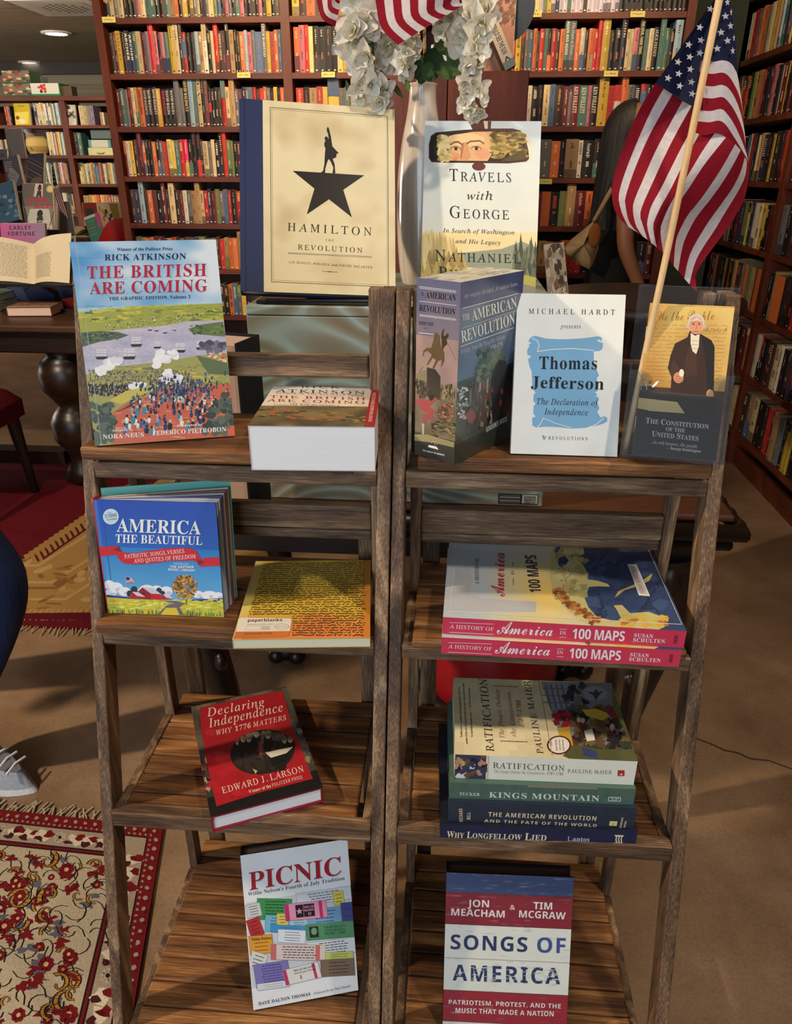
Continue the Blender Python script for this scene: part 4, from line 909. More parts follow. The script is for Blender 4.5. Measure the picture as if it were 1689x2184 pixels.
def art_songs():
    a = Art([(352, 196), (1019, 228), (980, 1056), (310, 1030)], seed=22); r = a.rnd
    rows = [(0, .12, (64, 80, 118)), (.12, .318, (134, 42, 54)), (.318, .735, (222, 224, 214)), (.735, .935, (150, 44, 56)), (.935, 1, (216, 216, 202))]
    def g(u, v):
        for a0, a1, c in rows:
            if v < a1: break
        n = mnoise(V((u * 4, v * 90, 2))) + .6 * mnoise(V((u * 14, v * 160, 5)))
        k = (70, 70, 84) if c[0] > 200 else (200, 176, 170)
        t = max(0, abs(n) - .45) * (.5 if c[0] > 200 else .9)
        return mixc(c, k, t)
    a.grid(0, 0, 1, 1, 40, 110, g)
    for v in (.12, .318, .53, .735, .935): a.uv(0, v - .002, 1, v + .001, (70, 58, 58) if v != .53 else (120, 116, 108))
    t = (230, 220, 216); nav = (44, 60, 100)
    a.T('JON', 'K', (460, 372), (574, 376), 36, t); a.T('MEACHAM', 'K', (372, 416), (656, 430), 36, t); a.T('&', 'K', (684, 388), (712, 390), 26, t); a.T('TIM', 'K', (808, 386), (906, 390), 36, t); a.T('MCGRAW', 'K', (732, 428), (976, 440), 36, t)
    a.T('SONGS', 'K', (364, 592), (774, 608), 76, nav, sp=.05); a.T('OF', 'K', (826, 610), (976, 614), 78, (66, 84, 140), sp=.05); a.T('AMERICA', 'K', (372, 758), (948, 776), 84, nav, sp=.08)
    for i in range(60):
        x, y = r.uniform(380, 940), r.uniform(684, 772); a.line([(x, y), (x + r.uniform(8, 40), y + r.uniform(-3, 3))], 2.5, (214, 216, 210), .02)
    a.T('PATRIOTISM, PROTEST, AND THE', 'K', (348, 884), (952, 904), 24, t, sp=.04); a.T('MUSIC THAT MADE A NATION', 'K', (384, 930), (914, 946), 26, t, sp=.03)
    return a

def art_paperback():
    a = Art([(372, 1056), (1186, 1026), (1203, 1350), (195, 1402)], seed=23); r = a.rnd
    def g(u, v):
        n = mnoise(V((u * 5, v * 6, 2)))
        if v < .2: return mixc((196, 196, 198), (214, 208, 206), n + .5)
        if v < .56: return mixc((222, 206, 196), (228, 216, 190), n + v)
        return mixc((128, 110, 72), (70, 62, 46), (v - .56) * 1.6 + n)
    a.grid(0, 0, 1, 1, 26, 24, g)
    for i in range(50): a.blob(r.uniform(260, 1120), r.uniform(1250, 1320), 30, 6, r.choice([(96, 84, 54), (140, 120, 74), (60, 56, 44), (176, 120, 60), (190, 90, 50)]), .4)
    a.poly([(375, 1245), (384, 1222), (392, 1245)], (90, 86, 84))
    ink = (40, 40, 48); red = (150, 36, 44)
    a.T('RICK', 'R', (582, 1066), (884, 1058), 20, ink, sp=.12); a.T('ATKINSON', 'R', (388, 1110), (1076, 1096), 25, ink, sp=.08); a.T('AUTHOR OF THE PULITZER PRIZE', 'R', (390, 1122), (1070, 1110), 9, (110, 100, 96), sp=.1)
    a.T('THE BRITISH', 'R', (348, 1158), (1090, 1140), 20, red, sp=.08); a.T('ARE COMING', 'R', (326, 1190), (1094, 1170), 21, red, sp=.08)
    a.T('THE WAR for AMERICA', 'R', (510, 1204), (904, 1200), 9, (70, 64, 60), sp=.08); a.T('LEXINGTON TO PRINCETON, 1775–1777', 'R', (386, 1218), (1030, 1208), 9, (70, 64, 60), sp=.08); a.T('VOLUME ONE OF THE REVOLUTION TRILOGY', 'R', (430, 1230), (976, 1222), 7, (110, 100, 96), sp=.08)
    a.poly([(1122, 1026), (1188, 1026), (1205, 1350), (1122, 1352)], (160, 30, 36)); a.T('THE FIRST TWO YEARS OF THE REVOLUTION', 'K', (1174, 1312), (1160, 1080), 26, (226, 190, 190), up=(-1, 0))
    return a
# ------------------------------------------------------------------ display ladders
D1, D2, D3, D4 = 1.0187, .7995, .538, .2055
S1, S2 = (CAMZ - D1) / (CAMZ - 1.0096), (CAMZ - D2) / (CAMZ - .7905)   # the two upper boards overhang their rails a little
def nearer(P, s): return tuple(CAM + (V(P) - CAM) * s)
def WL(root): return root.matrix_world.inverted()
def legY(z): return .8164 + .2587 * (z - .973)
def px_of(P):
    q = V(P) - CAM; d = q.dot(FW); return (844.5 + FPX * q.dot(RT) / d, 1092 - FPX * q.dot(UP) / d)

def ladder(X0, X1, label, dx0, dx1):
    root = thing('ladder_shelf', label, 'ladder shelf', Matrix.Translation(((X0 + X1) / 2, .75, 0)), 'folding wooden display ladders')
    I = Matrix.Translation((-(X0 + X1) / 2, -.75, 0))
    def part(m, name, mat, b=.0016):
        o = m.build(name, mat, root, I); bev(o, b); return o
    for xa, xb in ((X0, X0 + .0155), (X1 - .0165, X1)):
        m = MB(); z1 = 1.194
        m.hexa([(xa, legY(0), 0), (xb, legY(0), 0), (xb, legY(0) + .036, 0), (xa, legY(0) + .036, 0), (xa, legY(z1), z1), (xb, legY(z1), z1), (xb, legY(z1) + .036, z1), (xa, legY(z1) + .036, z1)])
        part(m, 'front_leg', WOODZ)
    for xa, xb in ((X0 + .0175, X0 + .032), (X1 - .033, X1 - .0185)):
        m = MB(); m.box((xa, .898, 0), (xb, .922, 1.192)); part(m, 'rear_leg', WOODZ)
    for xa, xb in ((X0 + .033, X0 + .058), (X1 - .060, X1 - .034)):
        m = MB(); m.box((xa, .960, 0), (xb, .976, .86)); part(m, 'rear_brace', WOODZ)
    zr = [(.9735, .9945), (.765, .7845), (.516, .5405), (.176, .2005)]
    dk = [D1, D2, D3, D4]
    for i, ((z0, z1), zt) in enumerate(zip(zr, dk)):
        m = MB(); ya = legY(z0) + .001
        m.box((X0 + .016, ya, z0), (X1 - .017, ya + .019, z1)); part(m, 'front_rail', WOODR)
        yf = (.802, .7555, legY(zt) + .001, legY(zt) + .001)[i]
        yb = .955; th = (.0165, .0135, .011, .011)[i]
        xa, xb = X0 + dx0[i], X1 - dx1[i]
        nb = (4, 6, 7, 9)[i]; wd = (yb - yf) / nb
        m = MB()
        for k in range(nb):
            a, b = yf + k * wd + (.0006 if k else 0), yf + (k + 1) * wd - .0006
            m.box((xa, a, zt - th), (xb, b, zt))
        for x in (xa + .03, xb - .05): m.box((x, yf + .045, zt - th - .008), (x + .02, yb - .004, zt - th - .0001))
        part(m, 'shelf', WOODX, .0030)
        for x in (X0 + .0165, X1 - .0295):                        # side bearers carrying the boards
            m = MB(); m.box((x, ya + .0195, z0 + .002), (x + .0125, .897, z1 - .001)); part(m, 'side_bearer', WOODZ)
    for z0, z1, y in ((1.083, 1.111, .899), (.874, .909, .899), (.857, .8715, .903), (.33, .36, .899)):
        m = MB(); m.box((X0 + .0325, y, z0), (X1 - .0335, y + .017, z1)); part(m, 'rear_rail', WOODR, .003)
    for x in (X0 + .0165, X1 - .0175):
        m = MB(); m.tube([(x - .0009, .905, 1.165), (x + .0018, .905, 1.165)], .006, 14, (30, 26, 24)); m.build('hinge_bolt', PLAST, root, I)
    return root
lad1 = ladder(-.449, -.0683, 'brown wooden folding ladder shelf on the left, carrying the cream and blue upright book display', (.010, .012, .0275, .0275), (.036, .036, .038, .038))
lad2 = ladder(-.0663, .317, 'brown wooden folding ladder shelf on the right, carrying the acrylic pamphlet holder', (.030, .029, .031, .031), (.020, .026, .029, .029))
for px0, px1 in ((1440, 1502),):
    a = onP(px0, 1028, (0, .8164, .973), (0, 1, -.2587)); b = onP(px1, 1048, (0, .8164, .973), (0, 1, -.2587))
m = MB(); m.box((.262, .8215, .9868), (.298, .829, .9985), (60, 48, 38)); o = m.build('corner_block', WOODR, lad2, Matrix.Translation((-(-.0663 + .317) / 2, -.75, 0)))
m = MB(); m.box((-.139, .8155, .9890), (-.114, .8235, .9960), (84, 72, 62)); o = m.build('felt_pad', FABRIC, lad1, Matrix.Translation((-(-.449 - .0683) / 2, -.75, 0))); o['label'] = 'worn grey felt pad'

# ------------------------------------------------------------------ carved table behind the ladders
TZ = .79
tb = thing('carved_table', 'dark carved wooden table behind the two ladder shelves, a blue crate on it', 'table', Matrix.Translation((0, 1.5, 0)))
I = Matrix.Translation((0, -1.5, 0))
m = MB(); m.box((-.50, 1.172, TZ - .012), (.485, 1.86, TZ)); bev(m.build('table_top', TABW, tb, I), .004)
m = MB()
for k in range(2):
    r = .016 - .003 * k; z = TZ - .026 - .028 * k; e = .012 - .016 * k
    m.tube([(-.5 - e, 1.172 - e, z), (.485 + e, 1.172 - e, z), (.485 + e, 1.86 + e, z), (-.5 - e, 1.86 + e, z), (-.5 - e, 1.172 - e, z)], r, 10)
for i in range(34):
    x = -.49 + .97 * i / 33; m.sphere((x, 1.160, TZ - .026), .013, (90, 60, 40), 0, 8, 6, (1, .9, 1.1))
for i in range(14):
    m.sphere((.497, 1.18 + i * .05, TZ - .026), .015, (90, 60, 40), 0, 8, 6, (.9, 1.4, 1.1))
m.box((-.47, 1.2, TZ - .115), (.455, 1.83, TZ - .012))
m.build('carved_edge', DARKW, tb, I)
for sx in (-1, 1):
    for sy in (1.235, 1.80):
        cx = -.455 if sx < 0 else .375
        m = MB(); P = []
        for k in range(13):
            t = k / 12; z = (TZ - .10) * (1 - t) + .035 * t
            P.append((cx + sx * (.05 * (1 - t) * (1 - t) * sin(t * pi) * 2 + .035 * (1 - t) ** 3 - .02 * sin(pi * t)), sy, z))
        m.tube(P, [.052 - .030 * (k / 12) ** .7 + (.012 if k > 10 else 0) for k in range(13)], 12)
        for k in range(5):
            t = .06 + k * .09; z = (TZ - .10) * (1 - t) + .035 * t
            m.sphere((cx + sx * (.03 - .01 * k), sy - .03, z), .026 - .003 * k, (60, 40, 30), 0, 10, 8, (1, 1, 1.5))
        m.build('leg', DARKW, tb, I)
        m = MB(); fx = cx - sx * .0
        for dx, dy, r in ((0, 0, .036), (.03, -.018, .026), (-.03, -.018, .026), (0, .03, .026)): m.sphere((fx + dx, sy + dy - .01, r * .95), r, (40, 28, 22), 0, 14, 10)
        m.build('claw_foot', DARKW, tb, I)

# red round tub under the table
t_ = onZ(1045, 1455, .01); cx, cy = t_.x, t_.y
tub = thing('round_tub', 'glossy red round tub with a black rim standing under the carved table', 'tub', Matrix.Translation((cx, cy, 0)))
m = MB(); m.lathe([(.165, .004), (.176, .02), (.180, .12), (.184, .28), (.178, .285), (.172, .275), (.168, .04), (.02, .03)], 48, (176, 16, 34), 0); m.build('tub_body', PLAST, tub)
m = MB(); m.lathe([(.182, 0), (.200, .004), (.206, .016), (.200, .030), (.1815, .034)], 48, (26, 22, 24)); m.build('rim', PLAST, tub)

# ------------------------------------------------------------------ pale blue crate
def crate_mat():
    m, nt, b = newmat('blue_washed_timber')
    tc = N(nt, 'ShaderNodeTexCoord'); mp = N(nt, 'ShaderNodeMapping'); mp.inputs['Scale'].default_value = (2.4, 2.4, 6); L(nt, tc.outputs['Object'], mp.inputs[0])
    # cathedral grain: contour lines of a slow noise field
    n0 = N(nt, 'ShaderNodeTexNoise'); n0.inputs['Scale'].default_value = 1; n0.inputs['Detail'].default_value = 1.6; n0.inputs['Roughness'].default_value = .35; L(nt, mp.outputs[0], n0.inputs['Vector'])
    mu = N(nt, 'ShaderNodeMath', operation='MULTIPLY'); mu.inputs[1].default_value = 120; L(nt, n0.outputs['Fac'], mu.inputs[0])
    si = N(nt, 'ShaderNodeMath', operation='SINE'); L(nt, mu.outputs[0], si.inputs[0])
    wv = N(nt, 'ShaderNodeMapRange'); wv.inputs['From Min'].default_value = -1; wv.inputs['From Max'].default_value = 1; L(nt, si.outputs[0], wv.inputs['Value'])
    n = N(nt, 'ShaderNodeTexNoise'); n.inputs['Scale'].default_value = 7; L(nt, tc.outputs['Object'], n.inputs['Vector'])
    r1 = ramp(nt, [(.0, (126, 116, 96)), (.5, (144, 144, 128)), (.8, (150, 164, 158)), (1, (172, 198, 200))]); L(nt, wv.outputs['Result'], r1.inputs[0])
    r2 = ramp(nt, [(.35, (118, 154, 160)), (.65, (136, 126, 106))]); L(nt, n.outputs['Fac'], r2.inputs[0])
    mx = N(nt, 'ShaderNodeMix'); mx.data_type = 'RGBA'; mx.inputs[0].default_value = .4; L(nt, r1.outputs[0], mx.inputs[6]); L(nt, r2.outputs[0], mx.inputs[7]); L(nt, mx.outputs[2], b.inputs['Base Color'])
    b.inputs['Roughness'].default_value = .7; bp = N(nt, 'ShaderNodeBump'); bp.inputs['Strength'].default_value = .2; bp.inputs['Distance'].default_value = .002; L(nt, wv.outputs['Result'], bp.inputs['Height']); L(nt, bp.outputs[0], b.inputs['Normal'])
    return m
CRM = crate_mat()
CY, CT = 1.184, 1.123
crt = thing('wooden_crate', 'large pale blue washed wooden crate on the carved table, a white vase on it', 'crate', Matrix.Translation((-.082, CY + .2, TZ)))
I = Matrix.Translation((.082, -CY - .2, -TZ))
m = MB(); m.box((-.330, CY, TZ + .0005), (.163, CY + .018, CT - .0155)); bev(m.build('front_board', CRM, crt, I), .002)
m = MB(); m.box((-.330, CY + .412, TZ + .0005), (.163, CY + .43, CT - .0155)); bev(m.build('back_board', CRM, crt, I), .002)
for x in (-.330, .145):
    m = MB(); m.box((x, CY + .0185, TZ + .0005), (x + .018, CY + .4115, CT - .0155)); bev(m.build('side_board', CRM, crt, I), .002)
m = MB(); m.box((-.3302, CY - .0005, CT - .015), (.1632, CY + .4302, CT)); bev(m.build('top_board', CRM, crt, I), .002)
# printed sticker low on the crate front
c0, c1 = onY(1063, 1055, CY - .001), onY(1146, 1078, CY - .001)
a = Art([(525, 118), (703, 127), (700, 172), (525, 163)], seed=2); a.fill((34, 38, 46)); a.poly([(632, 126), (700, 130), (698, 168), (630, 164)], (206, 214, 214)); a.poly([(640, 130), (694, 133), (692, 166), (638, 162)], (170, 180, 182))
for k in range(5):
    a.line([(532, 126 + k * 8), (622, 130 + k * 8)], 4, (190, 196, 200) if k % 2 else (110, 116, 124), .1)
a.T('PLYWOOD', 'K', (640, 142), (692, 145), 9, (40, 44, 50)); a.T('HWPW VC', 'K', (640, 154), (692, 157), 9, (40, 44, 50)); a.T('13500-1711', 'K', (640, 165), (690, 168), 8, (40, 44, 50))
m = MB(); a.emit(m, (c0.x, CY - .0005, c1.z + .001), (1, 0, 0), (0, 0, 1), c1.x - c0.x, .019); o = m.build('printed_sticker', PRINT, crt, I); o['label'] = 'black and white printed sticker'

# tall black bound volume beside the crate
book('tall black hardcover standing beside the blue crate behind the ladder, page edges showing', frame((-.405, 1.05, TZ + .001), (1, .25, 0), (0, .0, 1)), .12, .29, .09, None, cover=(22, 22, 26), page=(150, 126, 116), hard=True) if False else None
tv = thing('book', 'tall black hardcover wedged between blue crate and ladder, pale page edges on top', 'book', Matrix.Translation((-.40, 1.02, TZ)))
I = Matrix.Translation((.40, -1.02, -TZ))
p0 = onY(507, 735, 1.06); p1 = onY(536, 722, 1.10)
m = MB()
e = V((p1.x - p0.x, p1.y - p0.y, 0)).normalized(); n_ = V((-e.y, e.x, 0)); zt = p0.z
def hx(o, lx, ly, z0, z1): q = [V((o.x, o.y, 0)), V((o.x, o.y, 0)) + e * lx, V((o.x, o.y, 0)) + e * lx + n_ * ly, V((o.x, o.y, 0)) + n_ * ly]; return [(v.x, v.y, z0) for v in q] + [(v.x, v.y, z1) for v in q]
o0 = V((p0.x, p0.y, 0)) - e * .004
m.hexa(hx(o0, .07, .003, TZ + .0005, zt + .002), (24, 24, 28)); m.hexa(hx(o0 + n_ * .075, .07, .003, TZ + .0005, zt + .002), (24, 24, 28)); m.hexa(hx(o0 + e * .067 + n_ * .003, .003, .072, TZ + .0005, zt + .002), (24, 24, 28))
m.build('cover', MATTE, tv, I)
m = MB(); m.hexa(hx(o0 + e * .003 + n_ * .0035, .063, .071, TZ + .003, zt - .002), (196, 170, 158)); m.build('page_block', PAGE, tv, I)

# ------------------------------------------------------------------ vase
def ceramic():
    m, nt, b = newmat('crackled_white_glaze'); tc = N(nt, 'ShaderNodeTexCoord')
    mp = N(nt, 'ShaderNodeMapping'); mp.inputs['Scale'].default_value = (60, 60, 4); L(nt, tc.outputs['Object'], mp.inputs[0])
    n = N(nt, 'ShaderNodeTexNoise'); n.inputs['Scale'].default_value = 1; n.inputs['Detail'].default_value = 3; L(nt, mp.outputs[0], n.inputs['Vector'])
    r = ramp(nt, [(.3, (196, 178, 160)), (.6, (226, 214, 202)), (.8, (236, 230, 222))]); L(nt, n.outputs['Fac'], r.inputs[0]); L(nt, r.outputs[0], b.inputs['Base Color'])
    b.inputs['Roughness'].default_value = .18; b.inputs['Coat Weight'].default_value = .8; b.inputs['Coat Roughness'].default_value = .06
    n2 = N(nt, 'ShaderNodeTexNoise'); n2.inputs['Scale'].default_value = 90; L(nt, tc.outputs['Object'], n2.inputs['Vector'])
    bp = N(nt, 'ShaderNodeBump'); bp.inputs['Strength'].default_value = .10; bp.inputs['Distance'].default_value = .001; L(nt, n2.outputs['Fac'], bp.inputs['Height']); L(nt, bp.outputs[0], b.inputs['Normal'])
    return m
VY = CY + .268
vt = onY(902, 178, VY); vx = vt.x; vh = vt.z - CT; sc_v = (vt - CAM).dot(FW) / FPX
R_ = lambda pxl: pxl * sc_v
VASE = thing('vase', 'tall white glazed ceramic vase of flowers standing on the blue crate', 'vase', Matrix.Translation((vx, VY, CT)))
pr = [(0.0, .02), (R_(34), .0005), (R_(42), .004), (R_(50), vh * .12), (R_(55), vh * .34), (R_(53), vh * .56), (R_(45), vh * .72), (R_(35), vh * .84), (R_(30), vh * .92), (R_(29), vh * .975), (R_(31), vh * .995), (R_(30), vh), (R_(27.5), vh * .993), (R_(26.5), vh * .95), (R_(30), vh * .8)]
fine = []
for i in range(len(pr) - 1):
    p0, p1, p2, p3 = pr[max(0, i - 1)], pr[i], pr[i + 1], pr[min(len(pr) - 1, i + 2)]
    for k in range(4):
        t = k / 4; f = lambda a, b, c, d: .5 * (2 * b + (c - a) * t + (2 * a - 5 * b + 4 * c - d) * t * t + (3 * b - a - 3 * c + d) * t ** 3)
        fine.append((max(0, f(p0[0], p1[0], p2[0], p3[0])), max(.0003, f(p0[1], p1[1], p2[1], p3[1]))))
m = MB(); m.lathe(fine[4:], 56); m.build('vase_body', ceramic(), VASE)

# ------------------------------------------------------------------ silk flowers
def petal(m, M, l, w, curl, col):
    def f(u, v):
        x = (u - .5) * w * (sin(pi * min(1, v * .82 + .10)) ** .7); y = v * l
        z = curl * l * v * v + .35 * w * (abs(u - .5) * 2) ** 2 * (1 - v * .3) + .02 * l * sin(7 * u + 5 * v)
        return M @ V((x, y, z))
    m.grid(f, 4, 5, lambda u, v: mixc((226, 224, 190), col, min(1, v * 2.0)), 0)
def blossom_mesh(seed):
    r = random.Random(seed); m = MB()
    n = 5
    for i in range(n):
        M = Matrix.Rotation(2 * pi * i / n + r.uniform(-.3, .3), 4, 'Z') @ Matrix.Rotation(r.uniform(.3, 1.0), 4, 'X')
        petal(m, M, r.uniform(.8, 1.1), r.uniform(.75, 1.0), r.uniform(-.5, .3), r.choice([(246, 240, 228), (240, 230, 214), (248, 246, 240)]))
    for i in range(3):
        M = Matrix.Rotation(2 * pi * i / 3 + .5, 4, 'Z') @ Matrix.Rotation(r.uniform(1.0, 1.35), 4, 'X')
        petal(m, M, r.uniform(.6, .8), .55, r.uniform(-.3, .1), (238, 234, 214))
    m.sphere((0, 0, .05), .12, (168, 182, 84), 0, 8, 6)
    return m
BLOS = []
for s_ in range(5):
    o = blossom_mesh(40 + s_).build('blossom', PETAL); BLOS.append(o.data); bpy.data.objects.remove(o)
def leaf(m, a, b, w, col, bend=.2):
    a, b = V(a), V(b); d = b - a; l = d.length; side = d.cross(V((0, 1, .2))).normalized(); nrm = side.cross(d).normalized()
    m.grid(lambda u, v: a + d * v + side * ((u - .5) * w * sin(pi * min(1, v * .95 + .03)) ** .8) + nrm * (bend * l * sin(pi * v) * .5 - abs(u - .5) * w * .3), 4, 8, lambda u, v: mixc(col, (56, 72, 48), abs(u - .5)), 0)
def spray(label, Y, stem_px, blooms, leaves, seed):
    r = random.Random(seed)
    root = thing('wisteria_spray', label, 'flower', Matrix.Translation((vx, VY, CT + vh)), 'white silk flower sprays in the vase')
    Wm = Matrix.Translation((-vx, -VY, -CT - vh))
    pts = [(vx + r.uniform(-.008, .008), VY + r.uniform(-.008, .008), CT + vh - .07)] + [tuple(onY(x, y, Y + (VY - Y) * max(0, 1 - i / 2))) for i, (x, y) in enumerate(stem_px)]
    P = []
    for i in range(len(pts) - 1):
        p0, p1, p2, p3 = [V(pts[max(0, min(len(pts) - 1, i + k))]) for k in (-1, 0, 1, 2)]
        for k in range(5):
            t = k / 5; P.append(.5 * (2 * p1 + (p2 - p0) * t + (2 * p0 - 5 * p1 + 4 * p2 - p3) * t * t + (3 * p1 - p0 - 3 * p2 + p3) * t ** 3))
    P.append(V(pts[-1]))
    m = MB(); m.tube(P, .0022, 6, (84, 104, 56)); m.build('stem', FABRIC, root, Wm)
    for x, y, s in blooms:
        q = onY(x, y, Y + r.uniform(-.03, .03)); S = s * (q - CAM).dot(FW) / FPX
        o = bpy.data.objects.new('blossom', BLOS[r.randrange(5)]); C.objects.link(o); o.parent = root
        d = (V((r.uniform(-.7, .7), -1, r.uniform(-.9, .3)))).normalized()
        R = d.to_track_quat('Z', 'Y').to_matrix().to_4x4() @ Matrix.Rotation(r.uniform(0, 6.28), 4, 'Z')
        o.matrix_local = Wm @ Matrix.Translation(q) @ R @ Matrix.Scale(S, 4)
    for (x0, y0, x1, y1, w, dY, g) in leaves:
        m = MB(); a_, b_ = onY(x0, y0, Y + dY), onY(x1, y1, Y + dY - .02)
        leaf(m, a_, b_, w * (a_ - CAM).dot(FW) / FPX, [(94, 116, 62), (70, 96, 62), (112, 124, 60)][g]); m.build('leaf', CLOTH, root, Wm)
    return root
r = random.Random(5)
def cluster(cx0, cy0, cx1, cy1, w0, w1, n, s0, s1):
    out = []
    for i in range(n):
        t = (i + .5) / n; out.append((cx0 + (cx1 - cx0) * t + r.uniform(-1, 1) * (w0 + (w1 - w0) * t), cy0 + (cy1 - cy0) * t + r.uniform(-6, 6), s0 + (s1 - s0) * t + r.uniform(-3, 3)))
    return out
spray('broad white silk flower spray hanging down left of the vase', 1.36, [(890, 120), (850, -60), (800, -90), (790, 20), (795, 120), (798, 215)],
      cluster(800, -40, 800, 120, 50, 44, 25, 46, 40) + cluster(796, 115, 796, 236, 40, 26, 17, 31, 26), [(812, 150, 826, 196, 14, 0, 0), (828, 168, 860, 210, 12, .02, 0), (738, 172, 744, 200, 10, .02, 1), (815, 80, 840, 120, 30, .03, 0)], 1)
spray('short white silk flower spray drooping over the left side of the vase mouth', 1.33, [(885, 100), (875, 10), (862, 40), (858, 100), (862, 160)],
      cluster(868, 70, 862, 160, 16, 12, 9, 25, 20), [(866, 170, 872, 196, 12, 0, 0), (878, 170, 893, 100, 34, .03, 1), (896, 178, 912, 120, 34, .05, 1)], 2)
spray('long white silk flower spray hanging in front of the brown cabinet', 1.28, [(930, 90), (960, -40), (1020, -60), (1012, 30), (1004, 110), (1012, 180), (1012, 245)],
      cluster(1040, -20, 1000, 60, 30, 30, 9, 36, 38) + cluster(1000, 70, 1010, 120, 26, 22, 6, 40, 34) + cluster(1010, 125, 1008, 215, 20, 17, 17, 25, 22) + cluster(1006, 215, 1014, 252, 20, 12, 7, 21, 18), [(955, 100, 1000, 160, 44, .05, 0), (930, 150, 985, 150, 36, .06, 0), (1000, 10, 1018, 40, 12, 0, 1)], 3)
spray('small white silk flower spray leaning right just above the vase mouth', 1.31, [(925, 110), (940, 40), (952, 60), (958, 90)],
      [(945, 48, 30), (962, 38, 28), (940, 70, 22), (960, 84, 22), (952, 62, 20), (976, 24, 22), (990, 4, 30)], [(905, 120, 950, 130, 40, .07, 1), (905, 170, 922, 130, 30, .02, 1), (918, 172, 930, 138, 26, .05, 1), (935, 70, 960, 120, 36, .06, 0), (900, 176, 886, 120, 30, .06, 1)], 4)

# ------------------------------------------------------------------ flags
FR, FWH, FB = (142, 20, 38), (214, 206, 208), (28, 34, 62)
def resample(P, n):
    # smooth curve through the points, n+1 samples
    Q = []
    for i in range(len(P) - 1):
        p0, p1, p2, p3 = [P[max(0, min(len(P) - 1, i + k))] for k in (-1, 0, 1, 2)]
        for k in range(8):
            t = k / 8; Q.append(tuple(.5 * (2 * p1[a] + (p2[a] - p0[a]) * t + (2 * p0[a] - 5 * p1[a] + 4 * p2[a] - p3[a]) * t * t + (3 * p1[a] - p0[a] - 3 * p2[a] + p3[a]) * t ** 3) for a in (0, 1)))
    Q.append(tuple(P[-1]))
    L_ = [0]
    for a, b in zip(Q[:-1], Q[1:]): L_.append(L_[-1] + sqrt((a[0] - b[0]) ** 2 + (a[1] - b[1]) ** 2))
    out = []; j = 0
    for i in range(n + 1):
        s = L_[-1] * i / n
        while j < len(L_) - 2 and L_[j + 1] < s: j += 1
        t = (s - L_[j]) / max(1e-9, L_[j + 1] - L_[j]); out.append((Q[j][0] + (Q[j + 1][0] - Q[j][0]) * t, Q[j][1] + (Q[j + 1][1] - Q[j][1]) * t))
    return out
def sheet(m, curves, cols, Yf, n=26, sub=3):
    C_ = [resample(c, n) for c in curves]; nc = len(C_) - 1
    for i in range(nc):
        def f(u, v):
            k = v * n; a = int(min(n - 1, k)); t = k - a; A, B = C_[i], C_[i + 1]
            pa = (A[a][0] + (A[a + 1][0] - A[a][0]) * t, A[a][1] + (A[a + 1][1] - A[a][1]) * t); pb = (B[a][0] + (B[a + 1][0] - B[a][0]) * t, B[a][1] + (B[a + 1][1] - B[a][1]) * t)
            x, y = pa[0] + (pb[0] - pa[0]) * u, pa[1] + (pb[1] - pa[1]) * u
            return onY(x, y, Yf((i + u) / nc, v))
        m.grid(f, sub, n, cols[i], 0)
def star_at(m, x, y, R, rot, Y, col=FWH, sx=1.0):
    pts = []
    for i in range(10):
        q = R if i % 2 == 0 else R * .42; a = rot + pi * i / 5; pts.append(onY(x + sx * q * sin(a), y - q * cos(a), Y))
    c = onY(x, y, Y)
    m.tris([c] + pts, [(0, i + 2 if i < 9 else 1, i + 1) for i in range(10)], col)
k4 = lambda P: [(1289 + x / 4.2, y / 4.2) for x, y in P]
def flag_thing(label, base, stick_px, Ys, r, group):
    root = thing('hand_flag', label, 'flag', Matrix.Translation(onY(stick_px[0][0], stick_px[0][1], Ys[0])), group)
    m = MB(); m.tube([onY(x, y, Y) for (x, y), Y in zip(stick_px, Ys)], r, 12); m.build('flag_stick', STICK, root, WL2(root)); return root
def WL2(root): return Matrix.Translation(-root.matrix_world.translation)
STICK = wood_mat('pale_dowel', 2, [(.3, (196, 156, 104)), (.5, (220, 184, 134)), (.7, (236, 206, 160))], 4, 80, .5, .1)
FG = 'small striped hand flags'
fl = flag_thing('large striped flag drooping from a pale stick set in the acrylic holder', None, [(1327, 984), (1434, 484), (1540, -30), (1570, -180)], (.826, .862, .885, .892), .0036, FG)
